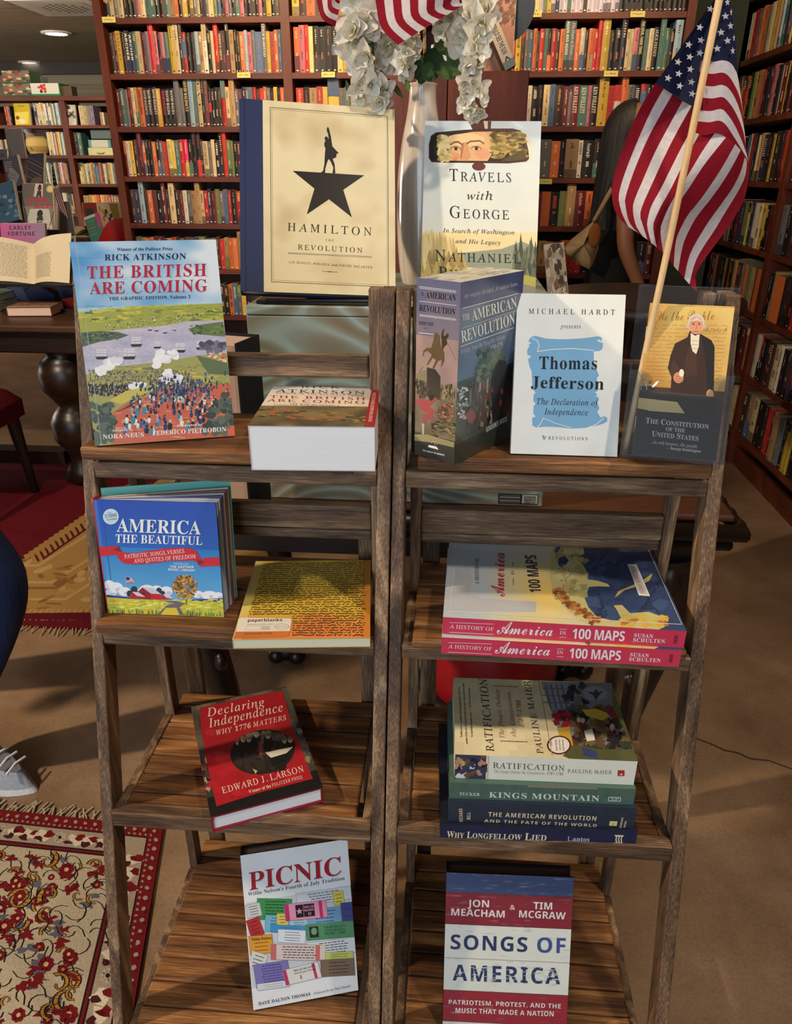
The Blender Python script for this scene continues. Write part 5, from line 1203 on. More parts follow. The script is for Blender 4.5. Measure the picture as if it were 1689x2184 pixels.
bd = [[(460, 740), (330, 950), (180, 1280), (90, 1560), (65, 1700), (80, 1850), (130, 1950), (190, 2010)],
      [(530, 795), (410, 1010), (290, 1280), (180, 1560), (130, 1740), (135, 1830), (165, 1930), (215, 2032)],
      [(610, 845), (490, 1050), (380, 1260), (270, 1520), (190, 1760), (190, 1850), (222, 1990), (300, 2086)],
      [(700, 905), (560, 1160), (450, 1370), (350, 1600), (270, 1790), (255, 1880), (282, 2020), (345, 2120)],
      [(780, 950), (640, 1200), (530, 1420), (430, 1640), (345, 1830), (320, 1930), (348, 2030), (385, 2147)],
      [(772, 1172), (680, 1340), (590, 1520), (500, 1700), (425, 1835), (388, 1960), (385, 2040), (420, 2177)],
      [(862, 1180), (760, 1360), (680, 1520), (590, 1700), (510, 1840), (450, 1970), (437, 2050), (470, 2216)],
      [(1003, 1170), (880, 1350), (790, 1500), (680, 1680), (590, 1830), (530, 1960), (502, 2060), (526, 2267)],
      [(1096, 1222), (960, 1390), (870, 1510), (760, 1680), (680, 1800), (610, 1940), (565, 2090), (570, 2311)],
      [(1172, 1290), (1060, 1490), (950, 1660), (850, 1800), (760, 1910), (700, 2010), (640, 2160), (621, 2384)],
      [(1220, 1345), (1140, 1500), (1040, 1660), (930, 1810), (850, 1910), (785, 2010), (705, 2190), (660, 2428)],
      [(1256, 1412), (1220, 1540), (1150, 1680), (1060, 1810), (980, 1920), (905, 2030), (770, 2270), (715, 2495)],
      [(1278, 1420), (1262, 1570), (1210, 1690), (1140, 1810), (1065, 1930), (1000, 2040), (830, 2310), (760, 2546)],
      [(1284, 1400), (1292, 1560), (1260, 1760), (1190, 1900), (1128, 2016), (1000, 2183), (843, 2406), (818, 2507), (832, 2618)]]
m = MB()
sheet(m, [k4(b) for b in bd], [FR if i % 2 == 0 else FWH for i in range(13)], lambda u, v: .905 + .018 * sin(u * 7 + v * 2) + .03 * (u - .5) ** 2 - .012 * v)
sheet(m, [k4(b) for b in ([(1150, -260), (1005, -30), (860, 170), (700, 400), (560, 600), (458, 742)], [(1160, -260), (1030, -30), (930, 170), (790, 430), (690, 660), (620, 852)], [(1170, -260), (1060, -30), (990, 170), (900, 440), (850, 620), (815, 968)])], [FB, FB], lambda u, v: .900 + .010 * sin(u * 4))
for x, y in ((950, 80), (855, 245), (865, 360), (755, 400), (856, 475), (765, 510), (660, 555), (770, 620), (665, 660), (570, 700), (780, 735), (675, 770), (785, 840)): star_at(m, 1289 + x / 4.2, y / 4.2, 8.6, .25, .889)
s_ = [[(860, 500), (960, 552), (1060, 540), (1130, 565), (1180, 640), (1205, 740), (1222, 860)],
      [(835, 640), (960, 662), (1060, 650), (1120, 690), (1180, 790), (1220, 900), (1246, 1060)],
      [(825, 755), (960, 775), (1050, 760), (1110, 790), (1170, 880), (1225, 1030), (1256, 1180)],
      [(825, 868), (960, 882), (1050, 868), (1100, 900), (1170, 1000), (1235, 1150), (1266, 1290)],
      [(830, 985), (950, 995), (1040, 975), (1090, 1010), (1160, 1110), (1230, 1260), (1276, 1390)],
      [(830, 1085), (940, 1095), (1020, 1080), (1080, 1110), (1150, 1210), (1230, 1340), (1282, 1430)],
      [(815, 1190), (900, 1212), (1000, 1192), (1080, 1225), (1150, 1300), (1215, 1372), (1286, 1436)]]
y2 = lambda u, v: .888 + .010 * (v - .4) ** 2 * 6
sheet(m, [k4(b) for b in s_], [FWH, FR, FWH, FR, FWH, FR], y2)
sheet(m, [k4(b) for b in ([(1160, -260), (1040, -20), (960, 240), (860, 540)], [(1180, -260), (1100, -20), (1070, 260), (1040, 545)], [(1190, -260), (1130, -20), (1165, 260), (1190, 630)])], [FB, FB], lambda u, v: .889 + .004 * (u - .5) ** 2)
for x, y, sx in ((1085, 145, 1), (1130, 232, .8), (1102, 20, .7), (1045, 290, 1), (1103, 365, 1), (1010, 435, 1), (1150, 455, .6), (1160, 340, .3), (1135, 110, .3)): star_at(m, 1289 + x / 4.2, y / 4.2, 8.8, -.1, .8868, FWH, sx)
m.build('flag_cloth', CLOTH, fl, WL2(fl))

def vase_flag(label, stick, Ys, top, bot, ctrl, n, Y0, canton_dir, first=0):
    root = flag_thing(label, None, stick, Ys, .0028, FG)
    cur = []
    for i in range(n + 1):
        t = i / n; T = (top[0][0] + (top[1][0] - top[0][0]) * t, top[0][1] + (top[1][1] - top[0][1]) * t); B = (bot[0][0] + (bot[1][0] - bot[0][0]) * t, bot[0][1] + (bot[1][1] - bot[0][1]) * t)
        c = (T[0] * .5 + B[0] * .5 + ctrl[0], T[1] * .5 + B[1] * .5 + ctrl[1]); U = (T[0] + canton_dir[0], T[1] + canton_dir[1])
        cur.append([U, T, c, B])
    m = MB(); sheet(m, cur, [FR if (i + first) % 2 == 0 else FWH for i in range(n)], lambda u, v: Y0 + .012 * sin(u * 5 + v * 3), 16, 2)
    # starred canton beyond the upper edge
    a, b = cur[0][0], cur[-1][0]; d = (canton_dir[0] * .8, canton_dir[1] * .8)
    sheet(m, [[(a[0] + d[0], a[1] + d[1]), a], [(b[0] + d[0], b[1] + d[1]), b]], [FB], lambda u, v: Y0, 4, 6)
    m.build('flag_cloth', CLOTH, root, WL2(root)); return root
vase_flag('striped flag hanging over the mouth of the white vase among the flowers', [(908, 230), (905, 60), (900, -130), (896, -260)], (VY, VY - .005, 1.33, 1.31), [(801, 0), (1000, -14)], [(848, 96), (1012, -4)], (-12, 10), 11, 1.255, (-10, -90))
vase_flag('striped flag tip seen left of the white flowers, in front of the back shelves', [(898, 232), (880, 60), (740, -150), (700, -230)], (VY, VY, 1.42, 1.42), [(675, 0), (742, -40)], [(716, 57), (731, -16)], (-8, 12), 6, 1.425, (-6, -70))

# ------------------------------------------------------------------ books on the ladders
book('upright paperback graphic history with a battle and harbour scene, leaning on the left ladder', posed(nearer((-.4338, .8315, 1.0100), S1 * .995), 18.1, 16), .168 * S1, .239 * S1, .010, art_british(), cover=(120, 150, 176), hard=False, page=(226, 226, 226), mat=PRINT)
HM = frame((-.334, 1.178, 1.146), (.977, .208, -.052), (-.039, .409, .912))
hb = book('large cream and dark blue upright book with a black star, topmost on the crate', HM, .245, .300, .026, art_hamilton(), cover=(40, 52, 92), page=(226, 216, 190), hard=True)
es = thing('book_stand', 'low black bookstand on the crate under the large cream book', 'bookstand', Matrix.Translation((-.20, 1.24, CT)))
m = MB(); m.box((-.115, -.045, .0004), (.115, .05, .006), (20, 20, 22)); m.box((-.10, -.050, .006), (.10, -.038, .0085), (20, 20, 22)); bev(m.build('base', PLAST, es), .002)
m = MB(); m.hexa([(-.05, .022, .0065), (.05, .022, .0065), (.05, .027, .0065), (-.05, .027, .0065), (-.04, .112, .17), (.04, .112, .17), (.04, .117, .17), (-.04, .117, .17)], (20, 20, 22)); m.build('back_plate', PLAST, es)
book('upright white hardcover with a rear-view mirror on its jacket, leaning against the vase', frame((-.0570, 1.282, 1.1240), (1, .022, -.004), (.004, .378, .926)), .1914, .290, .030, art_travels(), cover=(222, 208, 170), page=(232, 226, 208))
sp = art_box_spine(); fr = art_box_front()
BX = thing('boxed_set', 'thick shrink-wrapped boxed set of two histories standing at an angle on the right ladder', 'boxed book set', frame(nearer((.0062, .8039, 1.0100), S1), (.567, .824, 0), (0, 0, 1)))
m = MB(); bw, bh, bt = .130 * S1, .203 * S1, .0575 * S1
m.box((0, 0, 0), (bw, bt, bh), (60, 66, 90)); fr.emit(m, (0, 0, 0), (1, 0, 0), (0, 0, 1), bw, bh); sp.emit(m, (0, bt, 0), (0, -1, 0), (0, 0, 1), bt, bh)
ta = Art(seed=30); ta.grid(0, 0, 1, 1, 12, 8, lambda u, v: jit((186, 168, 128), .06, ta.rnd))
for i in range(40): ta.blob(ta.rnd.random(), ta.rnd.random(), .06, .07, ta.rnd.choice([(150, 128, 92), (206, 190, 150), (120, 104, 80), (216, 206, 176)]), .5)
ta.emit(m, (0, 0, bh), (1, 0, 0), (0, 1, 0), bw, bt)
m.build('slipcase', GLOSS, BX)
book('small white upright hardcover with a pale blue scroll, beside the boxed set', posed(nearer((.0733, .8432, 1.0115), S1), -.4, 20.5), .1250 * S1, .188 * S1, .015, art_jefferson(), cover=(226, 228, 222), page=(228, 226, 220))
def strut(label, x0, x1, y, z, yaw=0):
    s = thing('book_stand', label, 'bookstand', Matrix.Translation(((x0 + x1) / 2, y, z)) @ Matrix.Rotation(radians(yaw), 4, 'Z')); w = (x1 - x0) / 2
    m = MB(); m.box((-w, .0, .0005), (w, .028, .004), (18, 18, 20)); m.build('base', PLAST, s)
    m = MB(); m.hexa([(-w * .6, .0255, .0042), (w * .6, .0255, .0042), (w * .6, .0275, .0042), (-w * .6, .0275, .0042), (-w * .4, .062, .10), (w * .4, .062, .10), (w * .4, .064, .10), (-w * .4, .064, .10)], (18, 18, 20)); m.build('back_plate', PLAST, s); return s
strut('small black bookstand behind the small white scroll book on the right ladder', .098, .172, .850, D1)
book('square blue picture book with a red ribbon, barns and a tree, standing on the second shelf', posed((-.4372, .7956, .7930), .8, 5.5), .1536, .156, .0022, art_beautiful(), cover=(190, 40, 50), page=(226, 230, 234), board=.0018) if False else None
AB = thing('book', 'square blue picture book with a red ribbon and barns, standing on the left ladder', 'book', posed(nearer((-.4372, .7960, .7915), S2), .8, 5.5))
m = MB(); w_, h_ = .1536 * S2, .1560 * S2
m.box((0, 0, 0), (w_, .0022, h_), (30, 70, 170)); art_beautiful().emit(m, (0, 0, 0), (1, 0, 0), (0, 0, 1), w_, h_); m.box((-.0015, 0, 0), (-.0001, .016, h_ + .002), (190, 34, 54))
m.build('front_cover', PRINT, AB)
m = MB(); g_ = [(0, .0150), (w_ + .004, .058)]
m.hexa([(0, .016, 0), (w_ + .004, .050, 0), (w_ + .003, .0525, 0), (0, .0185, 0), (0, .022, h_ + .008), (w_ + .002, .062, h_ + .012), (w_ + .001, .0645, h_ + .012), (0, .0245, h_ + .008)], (110, 190, 178)); m.build('back_cover', PRINT, AB)
m = MB()
for k in range(6):
    f0 = .004 + k * .002; f1 = .010 + k * .0072; c = [(170, 200, 220), (214, 214, 226), (120, 130, 190), (220, 226, 230), (190, 120, 120), (214, 224, 214)][k]
    m.hexa([(.001, f0, .002), (w_ - .001 + k * .0006, f1, .002), (w_ - .001 + k * .0006, f1 + .004, .002), (.001, f0 + .0014, .002), (.001, f0 + k * .0006, h_ - .002), (w_ - .001 + k * .0004, f1 + k * .001, h_ - .002 + k * .0012), (w_ - .001 + k * .0004, f1 + .004 + k * .001, h_ - .002 + k * .0012), (.001, f0 + .0014 + k * .0006, h_ - .002)], c)
m.build('pages', PAGE, AB)
def flat(label, B, yaw, w, h, t, front, spine=None, side='L', tilt=0, **k):
    y = radians(yaw); e = V((cos(y), sin(y), 0)); u = V((-sin(y), cos(y), 0)); B = V(B)
    return book(label, frame(B, e, u), w, h, t, front, spine, side, **k)
flat('yellow handwriting-printed journal lying flat on the second shelf of the left ladder', tuple(onZ(495, 1364, D2 + .0135)), 5.9, .1662 * S2, .197 * S2, .0132, art_journal(), cover=(214, 176, 80), hard=False, page=(226, 222, 190))
thick = flat('very thick paperback with white page edges, lying flat on the left ladder top shelf', tuple(onZ(528.5, 908, D1 + .0512)), 3.0, .1400 * S1, .163, .0510, art_paperback(), cover=(206, 200, 196), hard=False, page=(240, 240, 242))
mp_ = 'identical pink-spined map histories stacked flat'
flat('lower of two identical pink-spined map histories on the right ladder', nearer((-.0012, .7420, .7905 + .0236), S2), -1.0, .2780 * S2, .225, .0229, art_maps(), art_maps_spine(), 'B', cover=(200, 50, 80), hard=False, page=(232, 230, 226), group=mp_)
flat('upper of two identical pink-spined map histories, globe cover facing up', nearer((-.0006, .7490, .7905 + .0474), S2), -1.5, .2804 * S2, .229 * S2, .0230, art_maps(), art_maps_spine(), 'B', cover=(206, 56, 84), hard=False, page=(232, 230, 226), group=mp_)
st = 'history books stacked flat on the third shelf'
z = D3 + .0005
flat('dark navy hardcover at the bottom of the four-book stack on the right ladder', (.0050, .6945, z + .024), 2.0, .2490, .190, .0238, None, art_longfellow(), 'B', cover=(24, 28, 44), group=st); z += .0242
flat('slate blue hardcover, second from the bottom of the four-book stack', (.0150, .7000, z + .0345), 1.6, .2340, .160, .0343, None, art_fate(), 'B', cover=(38, 50, 66), group=st); z += .0347
flat('green hardcover, second from the top of the four-book stack', (.0150, .7040, z + .0265), 1.8, .2300, .158, .0263, None, art_kings(), 'B', cover=(76, 104, 92), group=st); z += .0267
flat('cream paperback with a painted crowd, on top of the four-book stack', (.0205, .7120, z + .0385), 1.4, .2225, .153, .0383, art_ratification(), art_ratification_spine(), 'B', cover=(226, 220, 196), hard=False, group=st, page=(222, 214, 190))
flat('red hardcover lying askew with an oval group portrait, third shelf of the left ladder', (-.2889, .6799, D3 + .0268), 24.5, .1488, .229, .0265, art_declaring(), art_declaring_spine(), 'L', cover=(158, 28, 58), page=(240, 240, 240))
book('white upright hardcover covered in coloured concert tickets, bottom shelf of the left ladder', posed((-.2560, .6590, .2085), 15.4, 20.5), .1540, .2350, .027, art_picnic(), cover=(28, 28, 32), page=(186, 170, 150))
strut('black bookstand behind the concert ticket book on the bottom shelf of the left ladder', -.22, -.13, .705, D4, 15)
ss = Art(seed=33); ss.fill((120, 36, 46)); ss.uv(0, 0, 1, .12, (50, 62, 96)); ss.uv(0, .55, 1, 1, (30, 30, 34))
book('upright hardcover painted like red, white and blue planks, bottom shelf of the right ladder', posed((.0186, .6520, .2085), 1.8, 17.5), .1740, .2420, .027, art_songs(), ss, cover=(24, 24, 28), page=(120, 104, 92))
strut('black bookstand behind the plank-patterned book on the bottom shelf of the right ladder', .06, .15, .690, D4, 0)

# ------------------------------------------------------------------ acrylic holder with pamphlets
def acrylic():
    # thin clear sheet: mostly lets light through, mirrors more at grazing angles, a trace of surface haze
    m, nt, b = newmat('clear_acrylic'); out = nt.nodes['Material Output']
    tr = N(nt, 'ShaderNodeBsdfTransparent'); tr.inputs['Color'].default_value = (.90, .92, .95, 1)
    gl = N(nt, 'ShaderNodeBsdfGlossy'); gl.inputs['Roughness'].default_value = .08; gl.inputs['Color'].default_value = (.9, .93, 1, 1)
    df = N(nt, 'ShaderNodeBsdfDiffuse'); df.inputs['Color'].default_value = (.75, .78, .84, 1)
    fr = N(nt, 'ShaderNodeFresnel'); fr.inputs['IOR'].default_value = 1.28
    m1 = N(nt, 'ShaderNodeMixShader'); m1.inputs[0].default_value = .018; L(nt, tr.outputs[0], m1.inputs[1]); L(nt, df.outputs[0], m1.inputs[2])
    m2 = N(nt, 'ShaderNodeMixShader'); L(nt, fr.outputs[0], m2.inputs[0]); L(nt, m1.outputs[0], m2.inputs[1]); L(nt, gl.outputs[0], m2.inputs[2]); L(nt, m2.outputs[0], out.inputs[0])
    return m
ACR = acrylic()
AM = frame(nearer((.2004, .8448, 1.0105), S1), (.981, -.192, .0), (.073, .40, .900))
hd = thing('brochure_holder', 'clear acrylic pamphlet holder standing at the right end of the top shelf', 'brochure holder', AM)
w_, h_ = .112 * S1, .205 * S1
m = MB(); m.box((0, 0, 0), (w_, .002, h_)); bev(m.build('back_panel', ACR, hd), .0008)
m = MB(); fz = .095; m.box((0, -.030, .0), (w_, -.028, fz)); o = m.build('front_panel', ACR, hd)
# scooped opening of the front panel
bpy.data.objects.remove(o)
m = MB(); pts = [(0, 0), (w_, 0), (w_, fz), (w_ * .86, fz), (w_ * .82, fz - .004), (w_ * .79, fz - .018), (w_ * .75, fz - .022), (w_ * .25, fz - .022), (w_ * .21, fz - .018), (w_ * .18, fz - .004), (w_ * .14, fz), (0, fz)]
tri = [tuple(t) for t in tessellate_polygon([[V((x, y, 0)) for x, y in pts]])]
for yy, rev in ((-.030, False), (-.028, True)): m.tris([(x, yy, zz) for x, zz in pts], [t[::-1] if rev else t for t in tri], (230, 235, 240))
for i in range(len(pts)):
    (x0, z0), (x1, z1) = pts[i], pts[(i + 1) % len(pts)]; m.poly([(x0, -.030, z0), (x1, -.030, z1), (x1, -.028, z1), (x0, -.028, z0)], (230, 235, 240))
m.build('front_panel', ACR, hd)
for x in (0, w_ - .002):
    m = MB(); m.hexa([(x, -.0278, 0), (x + .002, -.0278, 0), (x + .002, -.0002, 0), (x, -.0002, 0), (x, -.0278, fz), (x + .002, -.0278, fz), (x + .002, -.0002, fz + .022), (x, -.0002, fz + .022)]); m.build('side_panel', ACR, hd)
m = MB(); m.box((.0021, -.0278, 0), (w_ - .0021, -.0002, .002)); m.build('base_panel', ACR, hd)
pg = 'identical brown history pamphlets in the acrylic holder'
for i in range(6):
    q = AM @ Matrix.Translation((.0155 - .0016 * (5 - i) * .3, -.0262 + .0042 * (i if i else 0), .0026 + .0006 * i))
    lab = 'front pamphlet in the acrylic holder, its brown cover with a standing man in full view' if i == 0 else 'brown pamphlet tucked behind the front one in the acrylic holder'
    pm = thing('pamphlet', lab, 'pamphlet', q, pg)
    m = MB(); pw, ph = .0900 * S1, .1660 + (.0025 if i == 1 else 0)
    m.box((0, 0, 0), (pw, .0034, ph), (206, 176, 110))
    if i == 0: art_constitution().emit(m, (0, 0, 0), (1, 0, 0), (0, 0, 1), pw, ph)
    else: a = Art(); a.fill((206, 172, 100)); a.emit(m, (0, 0, 0), (1, 0, 0), (0, 0, 1), pw, ph)
    m.build('cover', PRINT, pm)
    for zz in (.03, .13):
        m = MB(); m.tube([(-.0004, .0012, zz), (-.0004, .0012, zz + .012)], .0005, 6, (200, 204, 206)); o = m.build('staple', PLAST, pm); o['label'] = 'silver staple'
# ------------------------------------------------------------------ room shell
def struct(o): o['kind'] = 'structure'; return o
def floor_mat():
    m, nt, b = newmat('sealed_concrete'); tc = N(nt, 'ShaderNodeTexCoord')
    n1 = N(nt, 'ShaderNodeTexNoise'); n1.inputs['Scale'].default_value = 2.6; n1.inputs['Detail'].default_value = 8; n1.inputs['Roughness'].default_value = .65; L(nt, tc.outputs['Object'], n1.inputs['Vector'])
    r = ramp(nt, [(.3, (112, 88, 66)), (.5, (144, 115, 88)), (.7, (168, 138, 110))]); L(nt, n1.outputs['Fac'], r.inputs[0])
    n2 = N(nt, 'ShaderNodeTexNoise'); n2.inputs['Scale'].default_value = 160; n2.inputs['Detail'].default_value = 3; L(nt, tc.outputs['Object'], n2.inputs['Vector'])
    mx = N(nt, 'ShaderNodeMix'); mx.data_type = 'RGBA'; mx.blend_type = 'MULTIPLY'; mx.inputs[0].default_value = .35
    r2 = ramp(nt, [(.3, (170, 165, 160)), (.6, (255, 255, 255))]); L(nt, n2.outputs['Fac'], r2.inputs[0])
    L(nt, r.outputs[0], mx.inputs[6]); L(nt, r2.outputs[0], mx.inputs[7]); L(nt, mx.outputs[2], b.inputs['Base Color'])
    b.inputs['Roughness'].default_value = .42; b.inputs['Specular IOR Level'].default_value = .3
    bp = N(nt, 'ShaderNodeBump'); bp.inputs['Strength'].default_value = .12; bp.inputs['Distance'].default_value = .002; L(nt, n2.outputs['Fac'], bp.inputs['Height']); L(nt, bp.outputs[0], b.inputs['Normal'])
    return m
def plain(name, c, rough=.8, bump=0, sc_=(8, 8, 8)):
    m, nt, b = newmat(name); tc = N(nt, 'ShaderNodeTexCoord'); mp = N(nt, 'ShaderNodeMapping'); mp.inputs['Scale'].default_value = sc_; L(nt, tc.outputs['Object'], mp.inputs[0])
    n = N(nt, 'ShaderNodeTexNoise'); n.inputs['Scale'].default_value = 1; n.inputs['Detail'].default_value = 4; L(nt, mp.outputs[0], n.inputs['Vector'])
    r = ramp(nt, [(.3, tuple(v * .9 for v in c)), (.7, tuple(min(255, v * 1.06) for v in c))]); L(nt, n.outputs['Fac'], r.inputs[0]); L(nt, r.outputs[0], b.inputs['Base Color']); b.inputs['Roughness'].default_value = rough
    if bump: bp = N(nt, 'ShaderNodeBump'); bp.inputs['Strength'].default_value = bump; bp.inputs['Distance'].default_value = .01; L(nt, n.outputs['Fac'], bp.inputs['Height']); L(nt, bp.outputs[0], b.inputs['Normal'])
    return m
m = MB(); m.box((-9, -4.0, -.05), (1.85, 11.3, 0)); FL = floor_mat(); o = struct(m.build('floor', FL)); o['label'] = 'tan sealed concrete floor'
ck = MB(); P = [onZ(x, y, .0012) for x, y in ((1486, 1575), (1520, 1588), (1545, 1600), (1575, 1606), (1600, 1618), (1640, 1622), (1689, 1640), (1740, 1652))]
for a_, b_ in zip(P[:-1], P[1:]): n_ = V((b_.y - a_.y, a_.x - b_.x, 0)).normalized() * -.0022; ck.poly([a_ + n_, b_ + n_, b_ - n_, a_ - n_], (70, 54, 38))
o = struct(ck.build('trim_1', MATTE)); o['label'] = 'thin crack running across the concrete floor'
CEIL = plain('textured_ceiling', (156, 140, 118), .75, .5, (2, 26, 2))
m = MB(); m.box((-9, -4.0, 2.6), (1.85, 11.3, 2.65)); struct(m.build('ceiling', CEIL))
WG = plain('dark_green_wall', (46, 54, 40)); WS = plain('grey_siding', (138, 128, 110), .7, .1, (.6, 3, 30))
m = MB(); m.box((-1.75, 4.42, 0), (1.85, 4.52, 2.6)); struct(m.build('wall_back', WG))
m = MB(); m.box((1.75, -4.0, 0), (1.85, 4.42, 2.6)); struct(m.build('wall_right', WG))
m = MB(); m.box((-9, 11.2, 0), (-1.65, 11.3, 2.6))
for k in range(9): m.box((-9, 11.185, .02 + k * .29), (-1.65, 11.2, .02 + k * .29 + .275))
struct(m.build('wall_far', WS))
m = MB(); m.box((-1.75, 4.52, 0), (-1.65, 11.2, 2.6)); struct(m.build('wall_partition', WS))
m = MB(); m.box((-9.1, -4.0, 0), (-9, 11.3, 2.6)); struct(m.build('wall_left', WS))
m = MB(); m.box((-9, 11.08, 2.46), (-1.76, 11.18, 2.6), (40, 34, 28)); o = struct(m.build('trim_2', PAINT)); o['label'] = 'dark beam along the far wall'
# recessed lamps, vent, smoke head
def emis(name, c, s):
    m, nt, b = newmat(name); b.inputs['Emission Color'].default_value = lin(c); b.inputs['Emission Strength'].default_value = s; return m
LAMP = emis('lamp_glow', (255, 244, 220), 16)
for (x, y), lab in (((120, 70), 'glowing round ceiling lamp, the nearer of two above the far shelves'), ((65, 133), 'glowing round ceiling lamp, the farther of two above the far shelves')):
    p = onZ(x, y, 2.598); t = thing('ceiling_lamp', lab, 'ceiling lamp', Matrix.Translation(p), 'recessed ceiling lamps')
    m = MB(); m.lathe([(.0, -.012), (.105, -.010), (.11, -.003)], 24); m.build('lamp_lens', LAMP, t)
    m = MB(); m.lathe([(.112, -.014), (.15, -.010), (.152, .001)], 24, (226, 222, 212), cap=False); m.build('trim_ring', PAINT, t)
p = onZ(140, 12, 2.597); t = thing('ceiling_vent', 'square white ceiling vent with a round perforated pattern', 'vent', Matrix.Translation(p))
m = MB(); m.box((-.36, -.36, -.02), (.36, .36, .002), (206, 202, 196)); bev(m.build('frame', PAINT, t), .006)
a = Art(seed=3); a.fill((190, 186, 180))
for i in range(7):
    for j in range(7):
        if (i - 3) ** 2 + (j - 3) ** 2 < 12: a.ell(.17 + i * .11, .17 + j * .11, .034, .034, (52, 46, 42), 8, 0, .1)
m = MB(); a.emit(m, (-.26, .26, -.0215), (1, 0, 0), (0, -1, 0), .52, .52); m.build('grille', PAINT, t)

# ------------------------------------------------------------------ rugs
def emit_quad(a, m, P00, P10, P11, P01, z=.0):
    ez = min(1.2e-5, 5e-4 / max(i[3] for i in a.items))
    for q, tri, col, zz in a.items:
        pts = []
        for u, v in q:
            A = V(P00) * (1 - u) + V(P10) * u; B = V(P01) * (1 - u) + V(P11) * u; p = A * (1 - v) + B * v; p.z = z + zz * ez; pts.append(p)
        m.tris(pts, tri, col)
def rug(label, c4, a, edge, thick=.008, name='rug'):
    ctr = sum((V((p[0], p[1], 0)) for p in c4), V((0, 0, 0))) / 4; ctr.z = 0
    root = thing(name, label, 'rug', Matrix.Translation(ctr)); I = Matrix.Translation(-ctr)
    m = MB(); b4 = [V((p[0], p[1], .0006)) for p in c4]; t4 = [V((p[0], p[1], thick)) for p in c4]
    m.hexa([b4[3], b4[2], b4[1], b4[0], t4[3], t4[2], t4[1], t4[0]], edge)
    emit_quad(a, m, *[(p[0], p[1], 0) for p in c4], z=thick + .00002)
    m.build('pile', RUG, root, I); return root, I
TL, TR, BR, BL = (-2.35, 1.235), (-.597, 1.147), (-.415, .36), (-2.35, .36)
cs = [px_of((p[0], p[1], .008)) for p in (TL, TR, BR, BL)]
k3 = lambda x, y: (x / 3.193, 1500 + y / 3.193)
a = Art(cs, seed=50); r = a.rnd
IV, RD, DK, GD, BLU, PK = (176, 162, 138), (112, 24, 30), (40, 26, 26), (170, 122, 48), (92, 92, 104), (170, 130, 110)
a.fill(RD)
def band(d0, d1, col):
    # frame-shaped band measured in metres from the edge (width 1.8, depth .85)
    W_, H_ = 1.85, .82
    e1 = min(1, d1 / H_)
    for q in ([(0, d0 / H_), (1 - d0 / W_, d0 / H_), (1 - d0 / W_, e1), (0, e1)], [(max(0, 1 - d1 / W_), e1), (1 - d0 / W_, e1), (1 - d0 / W_, 1), (max(0, 1 - d1 / W_), 1)]): a.raw(q, [(0, 1, 2), (0, 2, 3)], col)
    a.z += 1
band(.032, .035, DK); band(.035, .080, (160, 142, 122)); band(.080, .084, DK); band(.084, .089, RD); band(.089, .093, DK); band(.093, .9, IV); band(.36, .365, DK); band(.365, .415, (136, 60, 56)); band(.415, .42, DK)
hq = a.h; a.h = lambda x, y: (x, y)
W_, H_ = 1.85, .82
def fl_(x, y, s, cols, n=8):
    for i in range(n): t = 2 * pi * i / n; a.ell(x + .62 * s * cos(t) / W_, y + .62 * s * sin(t) / H_, .36 * s / W_, .36 * s / H_, cols[0], 8, 0, .05)
    a.ell(x, y, .3 * s / W_, .3 * s / H_, cols[1], 8, 0, .05)
def along(d, step, fn):
    i = 0; x = .03
    while x < W_ - d: fn(x / W_, d / H_, i); x += step; i += 1
    y = d + step
    while y < H_: fn(1 - d / W_, y / H_, i); y += step; i += 1
along(.013, .024, lambda x, y, i: (a.blob(x, y, .005 / W_, .005 / H_, (160, 142, 122), .3, 6), a.blob(x + .006 / W_, y + .006 / H_, .003 / W_, .003 / H_, (60, 30, 30), .3, 5)))
along(.026, .013, lambda x, y, i: a.blob(x, y, .0032 / W_, .0032 / H_, (150, 130, 110), .3, 6))
along(.0575, .036, lambda x, y, i: fl_(x, y, .015, (IV, DK)) if i % 4 == 0 else (a.blob(x, y, .020 / W_, .014 / H_, (206, 194, 170), .5, 9), a.blob(x + .009 / W_, y - .007 / H_, .013 / W_, .009 / H_, RD, .6, 8), a.blob(x - .011 / W_, y + .010 / H_, .010 / W_, .007 / H_, (70, 30, 34), .6, 8)))
along(.39, .045, lambda x, y, i: fl_(x, y, .018, (IV, DK)) if i % 3 == 0 else (a.blob(x, y, .018 / W_, .014 / H_, (190, 176, 156), .5, 8), a.blob(x + .01 / W_, y, .010 / W_, .010 / H_, RD, .5, 7)))
def scroll(x, y, s, ang, col=GD):
    pts = []
    for i in range(16):
        t = i / 15; rr = s * (1 - .75 * t); th = ang + t * 5.2; pts.append((x + rr * cos(th) / W_, y + rr * sin(th) / H_))
    for i, (p, q) in enumerate(zip(pts[:-1], pts[1:])):
        w = s * (.34 - .016 * i); a.line([p, q], w * 1.4 / 1.2, DK, .02)
    for i, (p, q) in enumerate(zip(pts[:-1], pts[1:])): a.line([p, q], s * (.26 - .014 * i) / 1.2, col, .02)
    a.z += .2
def arc(cx, cy, rx, ry, t0, t1, w=.0020):
    pts = [(cx + rx * cos(t0 + (t1 - t0) * i / 40) / W_ + r.uniform(-.0012, .0012), cy + ry * sin(t0 + (t1 - t0) * i / 40) / H_ + r.uniform(-.002, .002)) for i in range(41)]
    a.line(pts, w, DK, .3)
